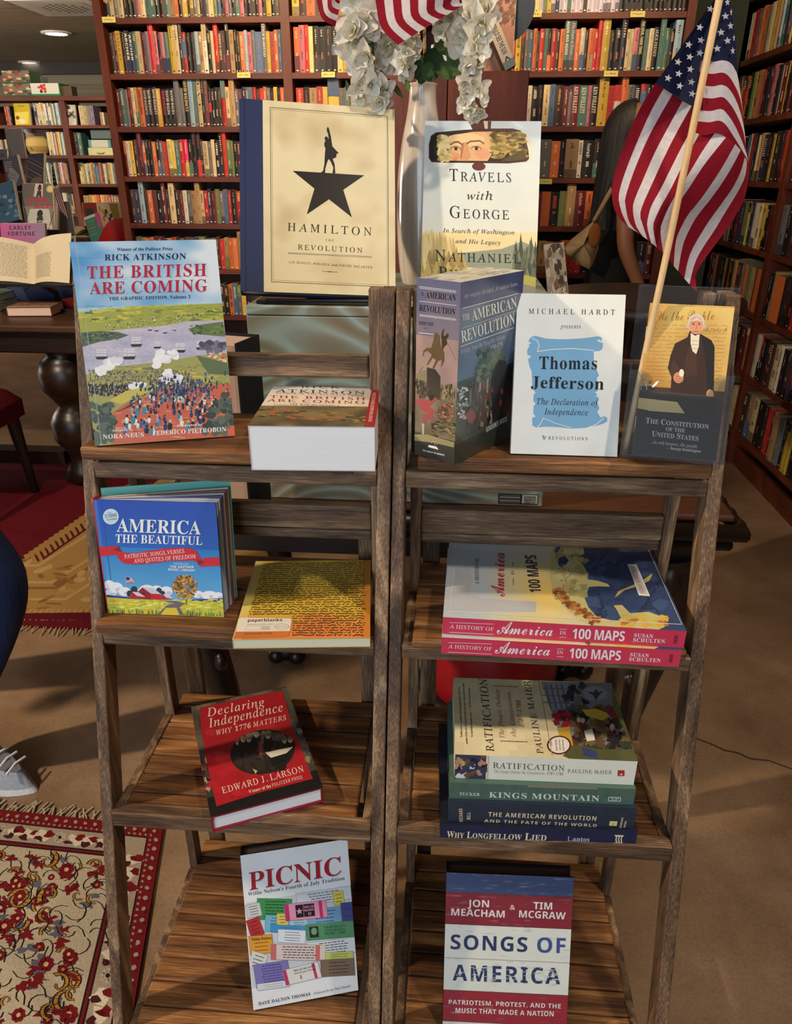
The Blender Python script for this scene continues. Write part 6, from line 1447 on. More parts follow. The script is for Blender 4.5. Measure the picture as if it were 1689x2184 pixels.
for (dx0, dx1, dy0, dy1) in ((.11, 1.3, .11, .35), (.11, .34, .35, .82), (.44, 1.0, .44, .82)):
    n = int((dx1 - dx0) * (dy1 - dy0) * 3000)
    for i in range(n):
        x, y = 1 - r.uniform(dx0, dx1) / W_, r.uniform(dy0, dy1) / H_; k = r.random()
        if k < .16: fl_(x, y, r.uniform(.008, .019), (RD, (200, 160, 120)))
        elif k < .32: a.blob(x, y, .012 / W_, .008 / H_, RD, .8, 13)
        elif k < .42: a.blob(x, y, .012 / W_, .007 / H_, BLU, .6, 9)
        elif k < .62: scroll(x, y, r.uniform(.010, .024), r.uniform(0, 6))
        elif k < .72: a.blob(x, y, .012 / W_, .009 / H_, DK, .3, 10); a.blob(x, y, .010 / W_, .0075 / H_, PK, .35, 10); fl_(x, y, .010, (RD, GD))
        else:
            t0 = r.uniform(0, 6.28); a.line([(x + (.008 * j) * cos(t0 + .35 * j) / W_, y + (.008 * j) * sin(t0 + .35 * j) / H_) for j in range(6)], .0016, DK, .05)
for q in ((.74, .80, .26, .46, -1.9, .25), (.66, .42, .22, .18, -2.2, -.3)): arc(*q); arc(q[0] + .008, q[1] + .012, *q[2:])
for cx, cy in ((.44, .99), (.63, 1.0)): 
    a.blob(cx, cy, .10 / W_, .12 / H_, DK, .25, 18); a.blob(cx, cy, .088 / W_, .105 / H_, (150, 40, 44), .25, 18)
root, I = rug('red and ivory oriental rug with scrolling flowers, in the lower left corner', [TL, TR, BR, BL], a, (118, 26, 34))
m = MB(); 
for i in range(230):
    t = i / 229; x, y = TL[0] + (TR[0] - TL[0]) * t, TL[1] + (TR[1] - TL[1]) * t; x += random.uniform(-.003, .003); l = random.uniform(.018, .038); d = random.uniform(-.02, .02)
    m.tube([(x, y - .004, .006), (x + d * .5, y + l * .5, .005), (x + d, y + l, .003)], .0022, 4, (186, 170, 146))
o = m.build('fringe', FABRIC, root, I); o['kind'] = 'stuff'; o['label'] = 'pale knotted fringe'

c4 = [(-3.0, 3.45), (-.62, 3.45), (-.62, 1.885), (-3.0, 1.885)]
cs = [px_of((p[0], p[1], .008)) for p in c4]
a = Art(cs, seed=52); r = a.rnd; TAN = (158, 122, 70); TD = (126, 92, 50); TLg = (178, 146, 94)
a.fill((92, 16, 26))
tip = (62, 1192)
a.poly([(-300, 1330), (-300, 1205), tip, (200, 1092), (520, 880), (760, 880), (760, 1330)], TAN)
for i in range(26):
    t = i / 25; x, y = 62 + (330 - 62) * t, 1190 - (1190 - 1006) * t * 1.0
    a.poly([(x - 6, y + 10), (x - 12, y - 8 + 2), (x + 10, y - 14)], TAN, .05); a.line([(x + 20, y + 6), (x + 14, y - 6)], 5, (84, 24, 24), .05)
a.line([(92, 1192), (340, 1020)], 4, (84, 26, 24)); a.line([(-200, 1196), (62, 1196)], 5, TD)
for off, c in ((14, TLg), (50, TLg), (62, TD), (86, TLg)): a.line([(-200, 1192 + off), (70 + off * .8, 1192 + off), (420, 1192 + off - (350 - off * .8) * .62)], 5, c)
for i in range(90): x, y = r.uniform(-100, 260), r.uniform(1200, 1322); a.ell(x, y, r.uniform(6, 20), r.uniform(2, 6), r.choice([TD, TLg, (140, 106, 58), (168, 132, 80)]), 8, r.uniform(-.6, .3), .05)
for i in range(40): x = -140 + i * 12; a.line([(x, 1322), (x + 14, 1300)], 3, TLg, .05)
a.poly([(-400, 1318), (900, 1318), (900, 1345), (-400, 1345)], (88, 14, 28))
root, I = rug('deep red rug with a tan zigzag border, lying under the far dark table', c4, a, (90, 16, 28))
m = MB()
for i in range(150):
    x = -2.6 + 2.0 * i / 149 + random.uniform(-.004, .004); l = random.uniform(.02, .045); m.tube([(x, 1.889, .006), (x + random.uniform(-.02, .02), 1.885 - l, .003)], .0022, 4, (170, 146, 112))
o = m.build('fringe', FABRIC, root, I); o['kind'] = 'stuff'; o['label'] = 'tan fringe'

# ------------------------------------------------------------------ bookcases
CASES = {}
def bookcase(name, label, origin, ax, dp, bays, shelves, z1, depth, th=.024, st=.038, toe=.09, lipcol=None):
    """bays: list of (s0, s1) clear spans along the axis; origin + ax*s + dp*d + z"""
    root = thing('bookcase', label, 'bookcase', Matrix.Translation(origin)); O = V(origin); ax = V(ax); dp = V(dp)
    def bx(s0, s1, d0, d1, z0, z1_):
        p = [ax * s + dp * d for s, d in ((s0, d0), (s1, d0), (s1, d1), (s0, d1))]; q = [(v.x, v.y, z0) for v in p] + [(v.x, v.y, z1_) for v in p]
        if ax.cross(dp).z < 0: q = [q[3], q[2], q[1], q[0], q[7], q[6], q[5], q[4]]
        return q
    edges = sorted(set([b[0] for b in bays] + [b[1] for b in bays]))
    lo, hi = bays[0][0] - st, bays[-1][1] + st
    ups = [(lo, bays[0][0])] + [(bays[i][1], bays[i + 1][0]) for i in range(len(bays) - 1)] + [(bays[-1][1], hi)]
    for s0, s1 in ups:
        m = MB(); m.hexa(bx(s0, s1, -.004, depth, 0, z1)); m.build('upright', MAHZ, root)
    for s0, s1 in bays:
        for z in shelves:
            m = MB(); m.hexa(bx(s0 + .0005, s1 - .0005, 0, depth - .009, z - th, z)); m.build('shelf', MAHX if abs(ax.x) > .5 else MAHZ, root)
        m = MB(); m.hexa(bx(s0 + .0005, s1 - .0005, depth - .008, depth, .001, z1 - .03)); m.build('back_panel', MAHZ, root)
        m = MB(); m.hexa(bx(s0 + .0005, s1 - .0005, .02, .035, .001, toe)); m.build('toe_kick', MAHX, root)
    m = MB(); m.hexa(bx(lo - .01, hi + .01, -.02, depth + .0, z1 + .0005, z1 + .04)); m.build('top_board', MAHX, root)
    return root
ZB = [1.9565, 1.7305, 1.505, 1.282, 1.061, .838, .60, .36, .11]
BB = [(-1.685, -.842), (-.800, .078), (.118, .985)]
bookcase('b', 'tall reddish wooden bookcase along the back wall, three bays of closely packed spines', (0, 4.0, 0), (1, 0, 0), (0, 1, 0), BB, [2.19] + ZB, 2.44, .30)
ZR = [2.08, 1.8076, 1.541, 1.271, .985, .713, .444, .168]
RB_ = [(-4.42, -3.60), (-3.56, -2.62), (-2.58, -1.60)]
bookcase('r', 'dark reddish bookcase along the right wall beside the flag', (1.38, 0, 0), (0, -1, 0), (1, 0, 0), RB_, ZR, 2.40, .32)
ZF = [1.7292, 1.4438, 1.1645, .8643, .56, .26]
FB_ = [(-6.20, -5.18), (-5.12, -4.17), (-4.11, -3.40), (-3.32, -2.35)]
bookcase('f', 'low reddish bookcase in the far left of the shop, board games on top', (0, 8.5, 0), (1, 0, 0), (0, 1, 0), FB_, ZF, 1.955, .34, .03, .05)

# ------------------------------------------------------------------ shelved books
PAL = dict(k=(30, 27, 28), d=(60, 42, 38), m=(96, 32, 40), r=(172, 42, 38), o=(196, 104, 54), y=(196, 164, 62), Y=(204, 188, 122), c=(196, 176, 134), w=(202, 194, 176), t=(70, 106, 100), g=(100, 120, 72), b=(70, 96, 132), n=(42, 46, 76), p=(188, 108, 122), h=(224, 42, 108), v=(118, 100, 122), s=(104, 104, 106), e=(156, 126, 88), l=(150, 176, 190), z=(44, 62, 50), L=(196, 188, 206))
CN = dict(k='black', d='dark brown', m='maroon', r='red', o='orange', y='yellow', Y='pale yellow', c='cream', w='off-white', t='teal', g='green', b='blue', n='navy', p='pink', h='hot pink', v='mauve', s='grey', e='tan', l='light blue', z='dark green', L='lavender')
ORD = 'first second third fourth fifth sixth seventh eighth ninth tenth eleventh twelfth thirteenth fourteenth fifteenth sixteenth seventeenth eighteenth nineteenth twentieth'.split()
def ordn(i):
    if i < 20: return ORD[i]
    t = {2: 'twenty', 3: 'thirty', 4: 'forty', 5: 'fifty'}[(i + 1) // 10]; u = (i + 1) % 10
    return (t[:-1] + 'ieth') if u == 0 else t + '-' + ORD[u - 1]
SH = print_mat('paperback_spine', .45, 0, .4, .08, 60)
import re
rs = random.Random(99)
STUFF = MB()
def spine_book(m, O, ax, dp, s, w, h, d, z, col, kind, text=None):
    """one shelved book into m: spine at the front, slightly rounded; pages on top"""
    up = V((0, 0, 1)); O = V(O)
    P = lambda a_, b_, c_: O + ax * (s + a_) + dp * b_ + up * (z + c_)
    rd = min(.003, w * .12); flip = ax.cross(dp).z < 0
    def quad(q, c):
        m.poly(q[::-1] if flip else q, c)
    quad([P(0, rd, 0), P(w * .5, 0, 0), P(w * .5, 0, h), P(0, rd, h)], col); quad([P(w * .5, 0, 0), P(w, rd, 0), P(w, rd, h), P(w * .5, 0, h)], col)
    quad([P(0, d, 0), P(0, rd, 0), P(0, rd, h), P(0, d, h)], col); quad([P(w, rd, 0), P(w, d, 0), P(w, d, h), P(w, rd, h)], col)
    quad([P(w, d, 0), P(0, d, 0), P(0, d, h), P(w, d, h)], col)
    quad([P(0, rd, h), P(w * .5, 0, h), P(w, rd, h), P(w, d, h), P(0, d, h)], mixc(col, (206, 190, 160), .55))
    quad([P(0, d, 0), P(w, d, 0), P(w, rd, 0), P(w * .5, 0, 0), P(0, rd, 0)], col)
    lum = sum(col) / 3; ink = rs.choice([(226, 214, 186), (230, 226, 214), (214, 176, 110), (210, 80, 70)]) if lum < 110 else rs.choice([(50, 40, 40), (34, 32, 40), (110, 40, 36), (240, 232, 214)])
    a = Art(); f = a.uv
    k = rs.random()
    if kind == 'plain': k = .2
    if k > .55: f(0, rs.choice([0, .0, .62]), 1, rs.choice([.16, .22, .38, 1.0]) if k < .8 else 1, jit(PAL[rs.choice('kdcmroyntgbe' if lum > 90 else 'kdmdntbroe')], .1, rs)) if k > .72 else f(0, .78, 1, 1, jit(mixc(col, (20, 20, 20), .5), .1, rs))
    if text: a.T(text[0], text[2] if len(text) > 2 else 'B', (.22, .05), (.22, .68), .52, text[1], up=(1, 0))
    else:
        v = .06 + rs.uniform(0, .05); n1 = rs.randint(4, 9); wd = rs.uniform(.24, .55) if rs.random() < .5 else rs.uniform(.16, .3)
        st_ = rs.uniform(.025, .05)
        for i in range(n1):
            if v > .62: break
            f(.5 - wd / 2 + rs.uniform(0, .06), v, .5 + wd / 2 - rs.uniform(0, .12), v + st_ * rs.uniform(.35, .62), ink); a.z -= .9; v += st_
        v = max(v + .06, .56)
        ink2 = rs.choice([ink, ink, (206, 120, 90) if lum < 110 else (70, 60, 60)])
        for i in range(rs.randint(3, 8)):
            if v > .86: break
            f(.5 - wd * .36, v, .5 + wd * .36, v + .014, ink2); a.z -= .9; v += .025
    a.ell(.5, .945, min(.26, .004 / w * 1.2), .017, ink, 8)
    if not flip: a.emit(m, P(0, -.0004, 0), ax, up, w, h)
    else: a.emit(m, P(0, -.0004, 0), ax, up, w, h)
def row(seq, O, ax, dp, s0, s1, z, base, where, group, depth=.13, back=.012, indiv=True, texts=None, tall=1.17, gap=.0006, lim=999):
    toks = re.findall(r'([A-Za-z])(\d)([\^_]?)', seq); tot = sum(int(t[1]) for t in toks); ax, dp = V(ax), V(dp)
    sc_ = (s1 - s0) / tot; s = s0; n = 0
    for i, (c, wd, fl2) in enumerate(toks):
        w = int(wd) * sc_
        h = base * .925 * (tall * 1.05 if fl2 == '^' else .9 if fl2 == '_' else 1) * rs.uniform(.965, 1.03)
        col = jit(PAL[c], .10, rs); tx = (texts or {}).get(i)
        if indiv and i < lim:
            m = MB(); spine_book(m, (0, 0, 0), ax, dp, 0, w - gap, h, depth * rs.uniform(.92, 1.05), 0, col, 'x', tx)
            o = m.build('shelved_book', SH); o.location = V(O) + ax * s + dp * (back + rs.uniform(-.004, .006)) + V((0, 0, z + .0006))
            nm = ordn(i)
            tag(o, f'{CN[c]} spine, {nm} from the left {where}', 'book', group)
        else: spine_book(STUFF, V(O) + dp * back, ax, dp, s, w - gap, h, depth, z + .0006, col, 'x', tx)
        s += w; n += 1
BX_, BD = (1, 0, 0), (0, 1, 0); BO = (0, 4.0, 0)
def brow(bay, k, seq, base, nm, indiv=True, x0=None, x1=None, texts=None):
    s0, s1 = BB[bay]; s0 += .012; s1 -= .004
    if x0 is not None: s0 = x0
    if x1 is not None: s1 = x1
    bn = ('left', 'middle', 'right')[bay]
    row(seq, BO, BX_, BD, s0, s1, ZB[k], base, f'{nm} shelf, {bn} bay of back bookcase', f'books on the {nm} shelf of the {bn} bay', indiv=indiv, texts=texts)
db = (200, 190, 176); W3 = (226, 216, 196)
brow(0, 0, 'k7e5s5c7m5k5k6p5c6o6g6k5k7t6o6k5k5c6k3y4s5c3k3p4s4o6g4b5k5p4s4k5k5p5k4k6k4k4p4k5y6k5k5', .178, 'top', False)
brow(0, 1, 'd6m4y6k5z6n5t6p6d5v5r7^p5k4p5t6y7^c7^d5^r5k5k6l5e6w6^k5c4r6^d5k5k5^y6k4k4o6l4p6s5n9s6^y5Y5o5b5', .186, 'second', texts={2: ('EXPLILES', (40, 30, 20), 'R'), 4: ('ARCHER', (236, 226, 160), 'K'), 5: ('ARCHER', (230, 226, 214), 'K'), 27: ('MERRICK GRIEVE', (216, 206, 140), 'B'), 33: ('Alice Hoyt', (226, 216, 206), 'I'), 38: ('LEIGH BARDUGO', (226, 216, 206), 'B')})
DB_ = 'DAVID BALDACCI'
brow(0, 2, 'k4t6s5m5c4e4o7k6k6d6r6k6k6k6s7^s5k7^l6^k5^c6^k4^g5^k4k4k5d4r6^c5e7^s5k5n5s4o5r4d5r5o4s5k4e5k4o5', .178, 'third', texts={6: ('JAMES BALDWIN', (90, 30, 20)), 7: (DB_, (214, 176, 110)), 8: (DB_, W3), 9: (DB_, W3), 10: (DB_, W3), 11: (DB_, (196, 60, 90)), 12: ('DAVID BALDA', W3), 13: ('DAVID BALDA', W3), 14: (DB_, (120, 120, 130)), 15: (DB_, (140, 140, 150)), 16: (DB_, (226, 196, 110)), 17: (DB_, (120, 150, 210)), 19: ('EVE', (60, 50, 40), 'R'), 21: ('DENNIS LEHANE', (120, 120, 100))})
brow(0, 3, 'm3w5y5d6m6^v5k4k5o5k5s5m5Y6y5t6r6h5k6k6^k6^d3c7s4c5k6k5^r5^g5g4k5m4k5w5k5d4s5e5m5k4g5k5o5d4k6', .176, 'fourth', texts={21: ('LOUISE HARE HOBBS', (70, 60, 50), 'R'), 12: ('LARRY LANGSTAFF', (80, 60, 40), 'R')})
brow(0, 4, 'd5r6l6^d4o6l5k6m5^d4c7^d6m4w5s5e5e6^c4r5n4m5g5s5b5r4k6r7z4c6m6^d6k5s5m6e5d5k5o4', .172, 'fifth', False)
brow(0, 5, 's5e6d4o4d3m6r5e5r5k4s4d6w4p6g6b5s6d4r5e4o5k5e8^e6^s5^k6s5r5k6d5s6m5', .165, 'sixth', False)
brow(0, 6, 'd5k5o5e5s5w5k5d5m6s5n6k5r5g4e5c5s6', .17, 'seventh', False, -1.25)
brow(1, 0, 'y5d5o6r6k8Y7m3s6k5k6o6w5s5k5d5r5', .178, 'top', False, None, -.2)
brow(1, 1, 'o5p5r4Y4k5k6k6k5Y5y5o5v5c5y5p5p5p5r5d5k5s5k5e5', .205, 'second', True, None, -.2)
brow(1, 2, 'r6k5e6d5s4y9^s5s4e5s5e6k6s5k6o8^y5k5n5', .178, 'third', True, None, -.2)
brow(2, 0, 'k5k5k4k4d3d3d3Y4Y4' + 'L3' * 20 + 'k4k4k4k3k4k4k3k4k3k3k4k4k3k3', .178, 'top', False)
brow(2, 1, 'Y5r4t3Y5p5r5^y6d4s4b5o4d3r5k4k4r5d4o5t6^s6^o5w5d4o6r4r5^y8^k6k6n6^c4c4p5k6^g5c5k6k6^g5k5l8^', .178, 'second', texts={5: ('JAMES RENWICK', (226, 190, 120), 'B'), 18: ('AGAIN AND AGAIN', (226, 216, 190), 'K'), 19: ('The Heart of Winter', (206, 206, 200), 'I'), 33: ('THE DEVIL THREE TIMES', (226, 206, 140), 'K'), 36: ('ALICE FEENEY', (206, 200, 180), 'B')})
KF = 'KEN FOLLETT'
brow(2, 2, 'k5s4p6e4c5k6e6w5k6k5c6e5d8d5s3m7n8p3k7y10r6w6o6^s6k6r5k5p5k6m5k5'.replace('y10', 'y9^'), .182, 'third', texts={15: (KF, W3), 16: (KF, W3), 18: (KF, W3), 20: ('JANCE TATE', (110, 30, 20)), 23: ('SOPHIE', (60, 50, 50))})
brow(2, 3, 'd5k5s6o6t8r8s8g6k4e9w3k8k5d5m4k6d5k5m5k4s5k6', .178, 'fourth', False)
brow(2, 4, 'k5m5s6d5o6d4d5d4o6k6g5e6^m7o5k6d5s5k5m5y4k5d5k5', .172, 'fifth', False)
brow(2, 5, 'r5k4d4k4r5k4k5d4e5e4r5o4c4k5k5d4k5m5y6k4d5k5m4', .165, 'sixth', False)
brow(2, 6, 'r5k4o6d4k5r4d5k5m4s4r5d5k4m5r5k5d4k5', .165, 'seventh', False)
# right wall: left-to-right in the photo runs from the far end towards the camera
RO, RX, RD_ = (1.38, 0, 0), (0, -1, 0), (1, 0, 0)
def rrow(bay, k, seq, base, nm, indiv, lim=999):
    s0, s1 = RB_[bay]; row(seq, RO, RX, RD_, s0 + .008, s1 - .008, ZR[k], base, f'on the {nm}, right wall case', f'books on the {nm} of the right wall bookcase', depth=.15, indiv=indiv, tall=1.12, lim=lim)
rrow(0, 1, 'w4c5s9s5o6e6s6c9y6e4d5l4k6v6y4k7d6k6s5c4m4k5', .215, 'highest visible shelf', True)
rrow(0, 2, 'd4e4r6o5k6g5o7r6m4k5d5p6k5w4y6k5r5k4d5c4', .215, 'second visible shelf', True)
rrow(0, 3, 'r4o5s7k5Y6k6b4w4o5k4c4e5n7k6y5k7d5r4k5', .215, 'third visible shelf', False)
rrow(0, 4, 'd6k5d5e4c4k7m6o6g5y3n5w6c5y5k4m4d5', .21, 'fourth visible shelf', False)
rrow(0, 5, 'm6d5m5d6k5e5y5d5e6d7s4o5g6k6o6d5', .21, 'fifth shelf of the far bay', False)
rrow(0, 6, 'm6d5g5t5p5r5y4k6d5k5m6e5', .21, 'sixth shelf of the far bay', False)
rrow(0, 7, 'd6m5k5e5k6r5k5c5', .21, 'bottom shelf of the far bay', False)
for bay in (1,):
    rrow(bay, 3, 'r5c5d6k5m5k5o5k6d5s5e5k6m5k5r5k5', .215, 'third shelf of the near bay', False)
    rrow(bay, 4, 's6k5d6o6k6m6k5o5d6k5m5k6c4d5k5r5', .215, 'fourth shelf of the near bay', False)
    rrow(bay, 5, 'k5e4k9d6k5r4o4n5s5w6y5z5o5k5m6d5k5', .215, 'upper near shelf', True, 8)
    rrow(bay, 6, 'w5r5k5m4d5c6w4k6d5r5m5e6s4k5y4o5k6d5t5k5', .215, 'lower near shelf', True, 11)
    rrow(bay, 7, 'd6e6c7k8d5r5m4e6s5k5y4y3k6d5p3s5t5k6s5k5', .22, 'bottom near shelf', True, 15)
# far low case (tiny in view)
FO = (0, 8.5, 0)
def frow(bay, k, seq, base, x0=0, x1=1):
    s0, s1 = FB_[bay]; row(seq, FO, BX_, BD, s0 + (s1 - s0) * x0 + .01, s0 + (s1 - s0) * x1 - .01, ZF[k], base, 'x', 'x', depth=.2, indiv=False, back=.02)
frow(1, 0, 's7c4w3Y4w3c3w4b3w4w3g4w4c3w4l3', .22, .675, .985); frow(1, 0, 'r4w3k3', .19, .34, .43); frow(2, 0, 'c6e5s4v4', .20, .17, .42); frow(2, 0, 'e5c4', .13, .48, .57); frow(1, 1, 'w4y5c4w4s4c3r4y5Y4t4l3w3', .235, .775, .985); frow(1, 1, 'c4d5c3w4e4', .16, .20, .38); frow(2, 1, 't5t6', .24, .03, .17)
frow(1, 2, 'w5o4Y5w6g5t5w5s5t6k4y5Y4s5v5p6c5v5o5m5k5', .225, .60, .985); frow(2, 2, 'w4y5g5v5b4y4o4t6b7p4m5s6v5e5c4s5k6k5', .22, .03, .70); frow(1, 3, 's5d5w5w6k4d5k5e4', .22, .80, .985); frow(2, 3, 'y6g5o5y5o6r5y5o5e5r5s5o5d5m5l5t5', .20, .03, .75); frow(0, 0, 'r5w5k5d4w5k5s5', .2, .6, .95); frow(0, 1, 's4d5e4c5d5k5w4', .2, .4, .95); frow(0, 2, 'k5d5s5e5w5b5m5', .22, .3, .98)
frow(3, 1, 'w5t6s5c5k5e5b5', .24, .1, .9)
o = STUFF.build('shelved_books', SH); tag(o, 'all the remaining small, cropped or shadowed spines packed on the bookcase shelves', 'books', None, 'stuff')
# shelf tags
for i, (x, y, pl) in enumerate(((232, 42, 0), (520, 160, 0), (700, 159, 0), (1140, 30, 0), (1360, 30, 0), (1303, 157, 0), (1163, 387, 0))):
    p = onY(x, y, 3.988); m = MB(); a = Art(seed=i); a.fill((216, 204, 120))
    a.squig(.15, .5, .85, .5, 12, .06, .12, (90, 80, 50))
    m.box((-.032, -.001, -.0115), (.032, .003, .0115), (216, 204, 120)); a.emit(m, (-.032, -.0012, -.0115), (1, 0, 0), (0, 0, 1), .064, .023)
    o = m.build('shelf_tag', MATTE, None, Matrix.Translation(p)); tag(o, ('yellow shelf tag under the ' + ['first top shelf books, left bay of the back bookcase', 'navy and orange spines, second shelf, left bay of back bookcase', 'yellow spines in the middle bay of the back bookcase', 'black spines, left end of the right bay top shelf', 'black spines, right end of the right bay top shelf', 'red spines, second shelf, right bay of the back bookcase', 'orange and teal spines beside the mirror jacket book'][i]), 'label', 'yellow shelf tags')
# ------------------------------------------------------------------ brown cabinet before the back bookcase
bz = 1.640
cb = thing('cabinet', 'plain reddish brown cabinet standing behind the vase, books leaning on top', 'cabinet', Matrix.Translation((-.04, 3.25, 0)))
I = Matrix.Translation((.04, -3.25, 0))
m = MB(); m.box((-.315, 3.10, .002), (-.0512, 3.46, bz)); bev(m.build('side_panel', MAHLIT, cb, I), .003)
m = MB(); m.box((-.0488, 3.10, .002), (.241, 3.46, bz)); bev(m.build('front_panel', MAHLIT, cb, I), .003)
# leaning display on the cabinet
def flatbook(name, label, corners_px, Y, t, cols, art=None, cat='book', lean=0):
    """upright face-out cover: corners (bl, br, tl) measured at depth Y, thickness t away from the viewer"""
    bl, br, tl = [onY(x, y, Y) for x, y in corners_px]; tl.y += lean
    e = br - bl; u = tl - bl; M = frame(bl, e, u); w, h = e.length, u.length
    root = thing(name, label, cat, M); m = MB(); m.box((0, 0, 0), (w, t, h), cols)
    if art: art.emit(m, (0, 0, 0), (1, 0, 0), (0, 0, 1), w, h)
    m.build('cover', MATTE, root)
    p = MB(); p.box((.003, .0022 if t > .008 else t * .3, h * .006 + .0005), (w + .0015, t - (.0022 if t > .008 else t * .3), h + .0015), (214, 206, 190)); p.build('page_block', PAGE, root)
    return root
a = Art(seed=60); r = a.rnd; a.fill((150, 112, 100))
for i in range(60): a.blob(r.uniform(.0, .5), r.random(), .05, .12, r.choice([(106, 84, 76), (128, 98, 88), (86, 68, 62)]), .4)
for i in range(70): a.blob(r.uniform(.4, 1), r.uniform(0, .55), .05, .03, r.choice([(96, 70, 62), (110, 80, 70), (76, 58, 52)]), .5)
a.T('Come Ye By', 'R', (.55, .42), (.95, .42), .03, (112, 74, 66)); a.T('Books', 'R', (.6, .48), (.9, .48), .03, (112, 74, 66))
flatbook('book', 'large dusty pink book with leafy cover standing on the brown cabinet', [(1000, 152), (1092, 152), (1012, -70)], 3.30, .02, (150, 112, 100), a, lean=.05)
a = Art(seed=61); r = a.rnd; a.fill((222, 206, 184)); a.uv(0, .86, 1, 1, (130, 150, 150))
a.T('IF YOU COULD SEE THE SUN', 'K', (.30, .02), (.30, .74), .42, (40, 36, 36), up=(1, 0)); a.line([(.3, .86), (.5, .8), (.7, .86)], .04, (60, 60, 60))
p0, p1 = onY(1078, 151, 3.13), onY(1030, 36, 3.13); u = p1 - p0
root = thing('book', 'narrow book with a cream spine, leaning left on the brown cabinet', 'book', frame(p0, V((u.z, 0, -u.x)), u))
m = MB(); w_ = .042; h_ = u.length; m.box((0, 0, 0), (.0025, .14, h_), (90, 60, 50)); m.box((w_ - .0025, 0, 0), (w_, .14, h_), (60, 50, 50)); m.box((.0026, 0, 0), (w_ - .0026, .0025, h_), (222, 206, 184)); a.emit(m, (0, 0, 0), (1, 0, 0), (0, 0, 1), w_, h_); m.build('cover', MATTE, root)
m = MB(); m.box((.003, .003, .003), (w_ - .003, .136, h_ - .003), (220, 212, 196)); m.build('page_block', PAGE, root)
q = onY(1070, 12, 3.36); gl = thing('round_sign', 'dark blue round board standing at the right end of the brown cabinet', 'sign', Matrix.Translation((q.x, 3.36, bz)))
m = MB(); R0 = .125; zc_ = q.z - bz; m.tube([(0, 0, zc_), (0, .012, zc_)], R0, 48, (40, 52, 70)); m.tube([(0, .006, .003), (0, .006, zc_ - .1)], .008, 8, (30, 30, 34)); m.build('disc', MATTE, gl)
m = MB(); m.box((-.05, -.01, .0005), (.05, .03, .004), (30, 30, 34)); m.build('foot', PLAST, gl)
a = Art(seed=62); a.fill((176, 190, 206))
for k in range(3): a.uv(.1, .3 + k * .15, .8, .34 + k * .15, (120, 140, 170))
flatbook('card', 'pale blue card standing behind the vase stems on the brown cabinet', [(918, 148), (952, 148), (918, 96)], 3.2, .004, (176, 190, 206), a, 'card')
# grey photo book leaning near the window end of the right ladder
a = Art(seed=63); r = a.rnd; a.fill((150, 140, 130))
for i in range(40): a.blob(r.random(), r.random(), .12, .10, r.choice([(70, 54, 46), (96, 80, 70), (130, 120, 112), (54, 44, 40), (170, 160, 150)]), .4)
a.T('AMERICAN', 'K', (.3, .93), (.92, .86), .09, (196, 186, 176))
rd = thing('round_stand', 'dark round pedestal table behind the right ladder, a grey photo book standing on it', 'table', Matrix.Translation((.52, 2.16, 0)))
zs = onY(1165, 640, 2.05).z
m = MB(); m.lathe([(.26, zs - .032), (.27, zs - .022), (.265, zs - .002), (.24, zs)], 40, (46, 30, 22)); m.build('top', DARKW, rd)
m = MB(); m.lathe([(.05, .03), (.035, .2), (.045, .5), (.03, zs - .05), (.06, zs - .033)], 24, (46, 30, 22)); m.build('pedestal', DARKW, rd)
m = MB(); m.lathe([(.22, .001), (.22, .02), (.06, .05)], 32, (46, 30, 22)); m.build('foot', DARKW, rd)
bl, br, tl = onY(1188, 638, 2.05), onY(1222, 626, 2.10), onY(1143, 532, 2.12)
flatbook('photo_book', 'grey photo book leaning behind the white scroll book, before the shopper', [(1170, 641), (1212, 636), (1143, 532)], 2.05, .012, (150, 140, 130), a, lean=.06)
m = MB(); p = onY(1130, 628, 2.1); m.box((-.045, -.03, 0), (.05, .05, .014), (176, 168, 158)); o = m.build('book', MATTE, None, Matrix.Translation((p.x, 2.05, zs + .0005))); tag(o, 'small pale book lying on the round pedestal table behind the road picture', 'book')

# ------------------------------------------------------------------ far dark table on the left with its display
ft = thing('display_table', 'heavy dark wooden table on the far left with a bulbous carved leg', 'table', Matrix.Translation((-2.0, 3.3, 0)))
I = Matrix.Translation((2.0, -3.3, 0)); TZ2 = .75
m = MB(); m.box((-3.1, 2.88, TZ2 - .03), (-1.36, 3.95, TZ2)); bev(m.build('table_top', TABW, ft, I), .008, 3)
m = MB(); m.box((-3.04, 2.93, TZ2 - .125), (-1.42, 3.9, TZ2 - .0305)); bev(m.build('apron', DARKW, ft, I), .008)
pf = [(.05, .0095), (.085, .03), (.07, .08), (.05, .12), (.06, .16), (.10, .22), (.105, .30), (.085, .34), (.06, .37), (.075, .40), (.112, .45), (.118, .52), (.10, .57), (.07, .595), (.085, .62), (.085, .6245)]
for x in (-1.665, -2.85):
    for y in (3.06, 3.75):
        m = MB(); m.lathe(pf, 28, (50, 32, 22), 0, (x, y, 0)); m.build('leg', DARKW, ft, I)
m = MB(); m.box((-2.79, 3.02, .10), (-1.73, 3.10, .16)); m.build('stretcher', DARKW, ft, I)
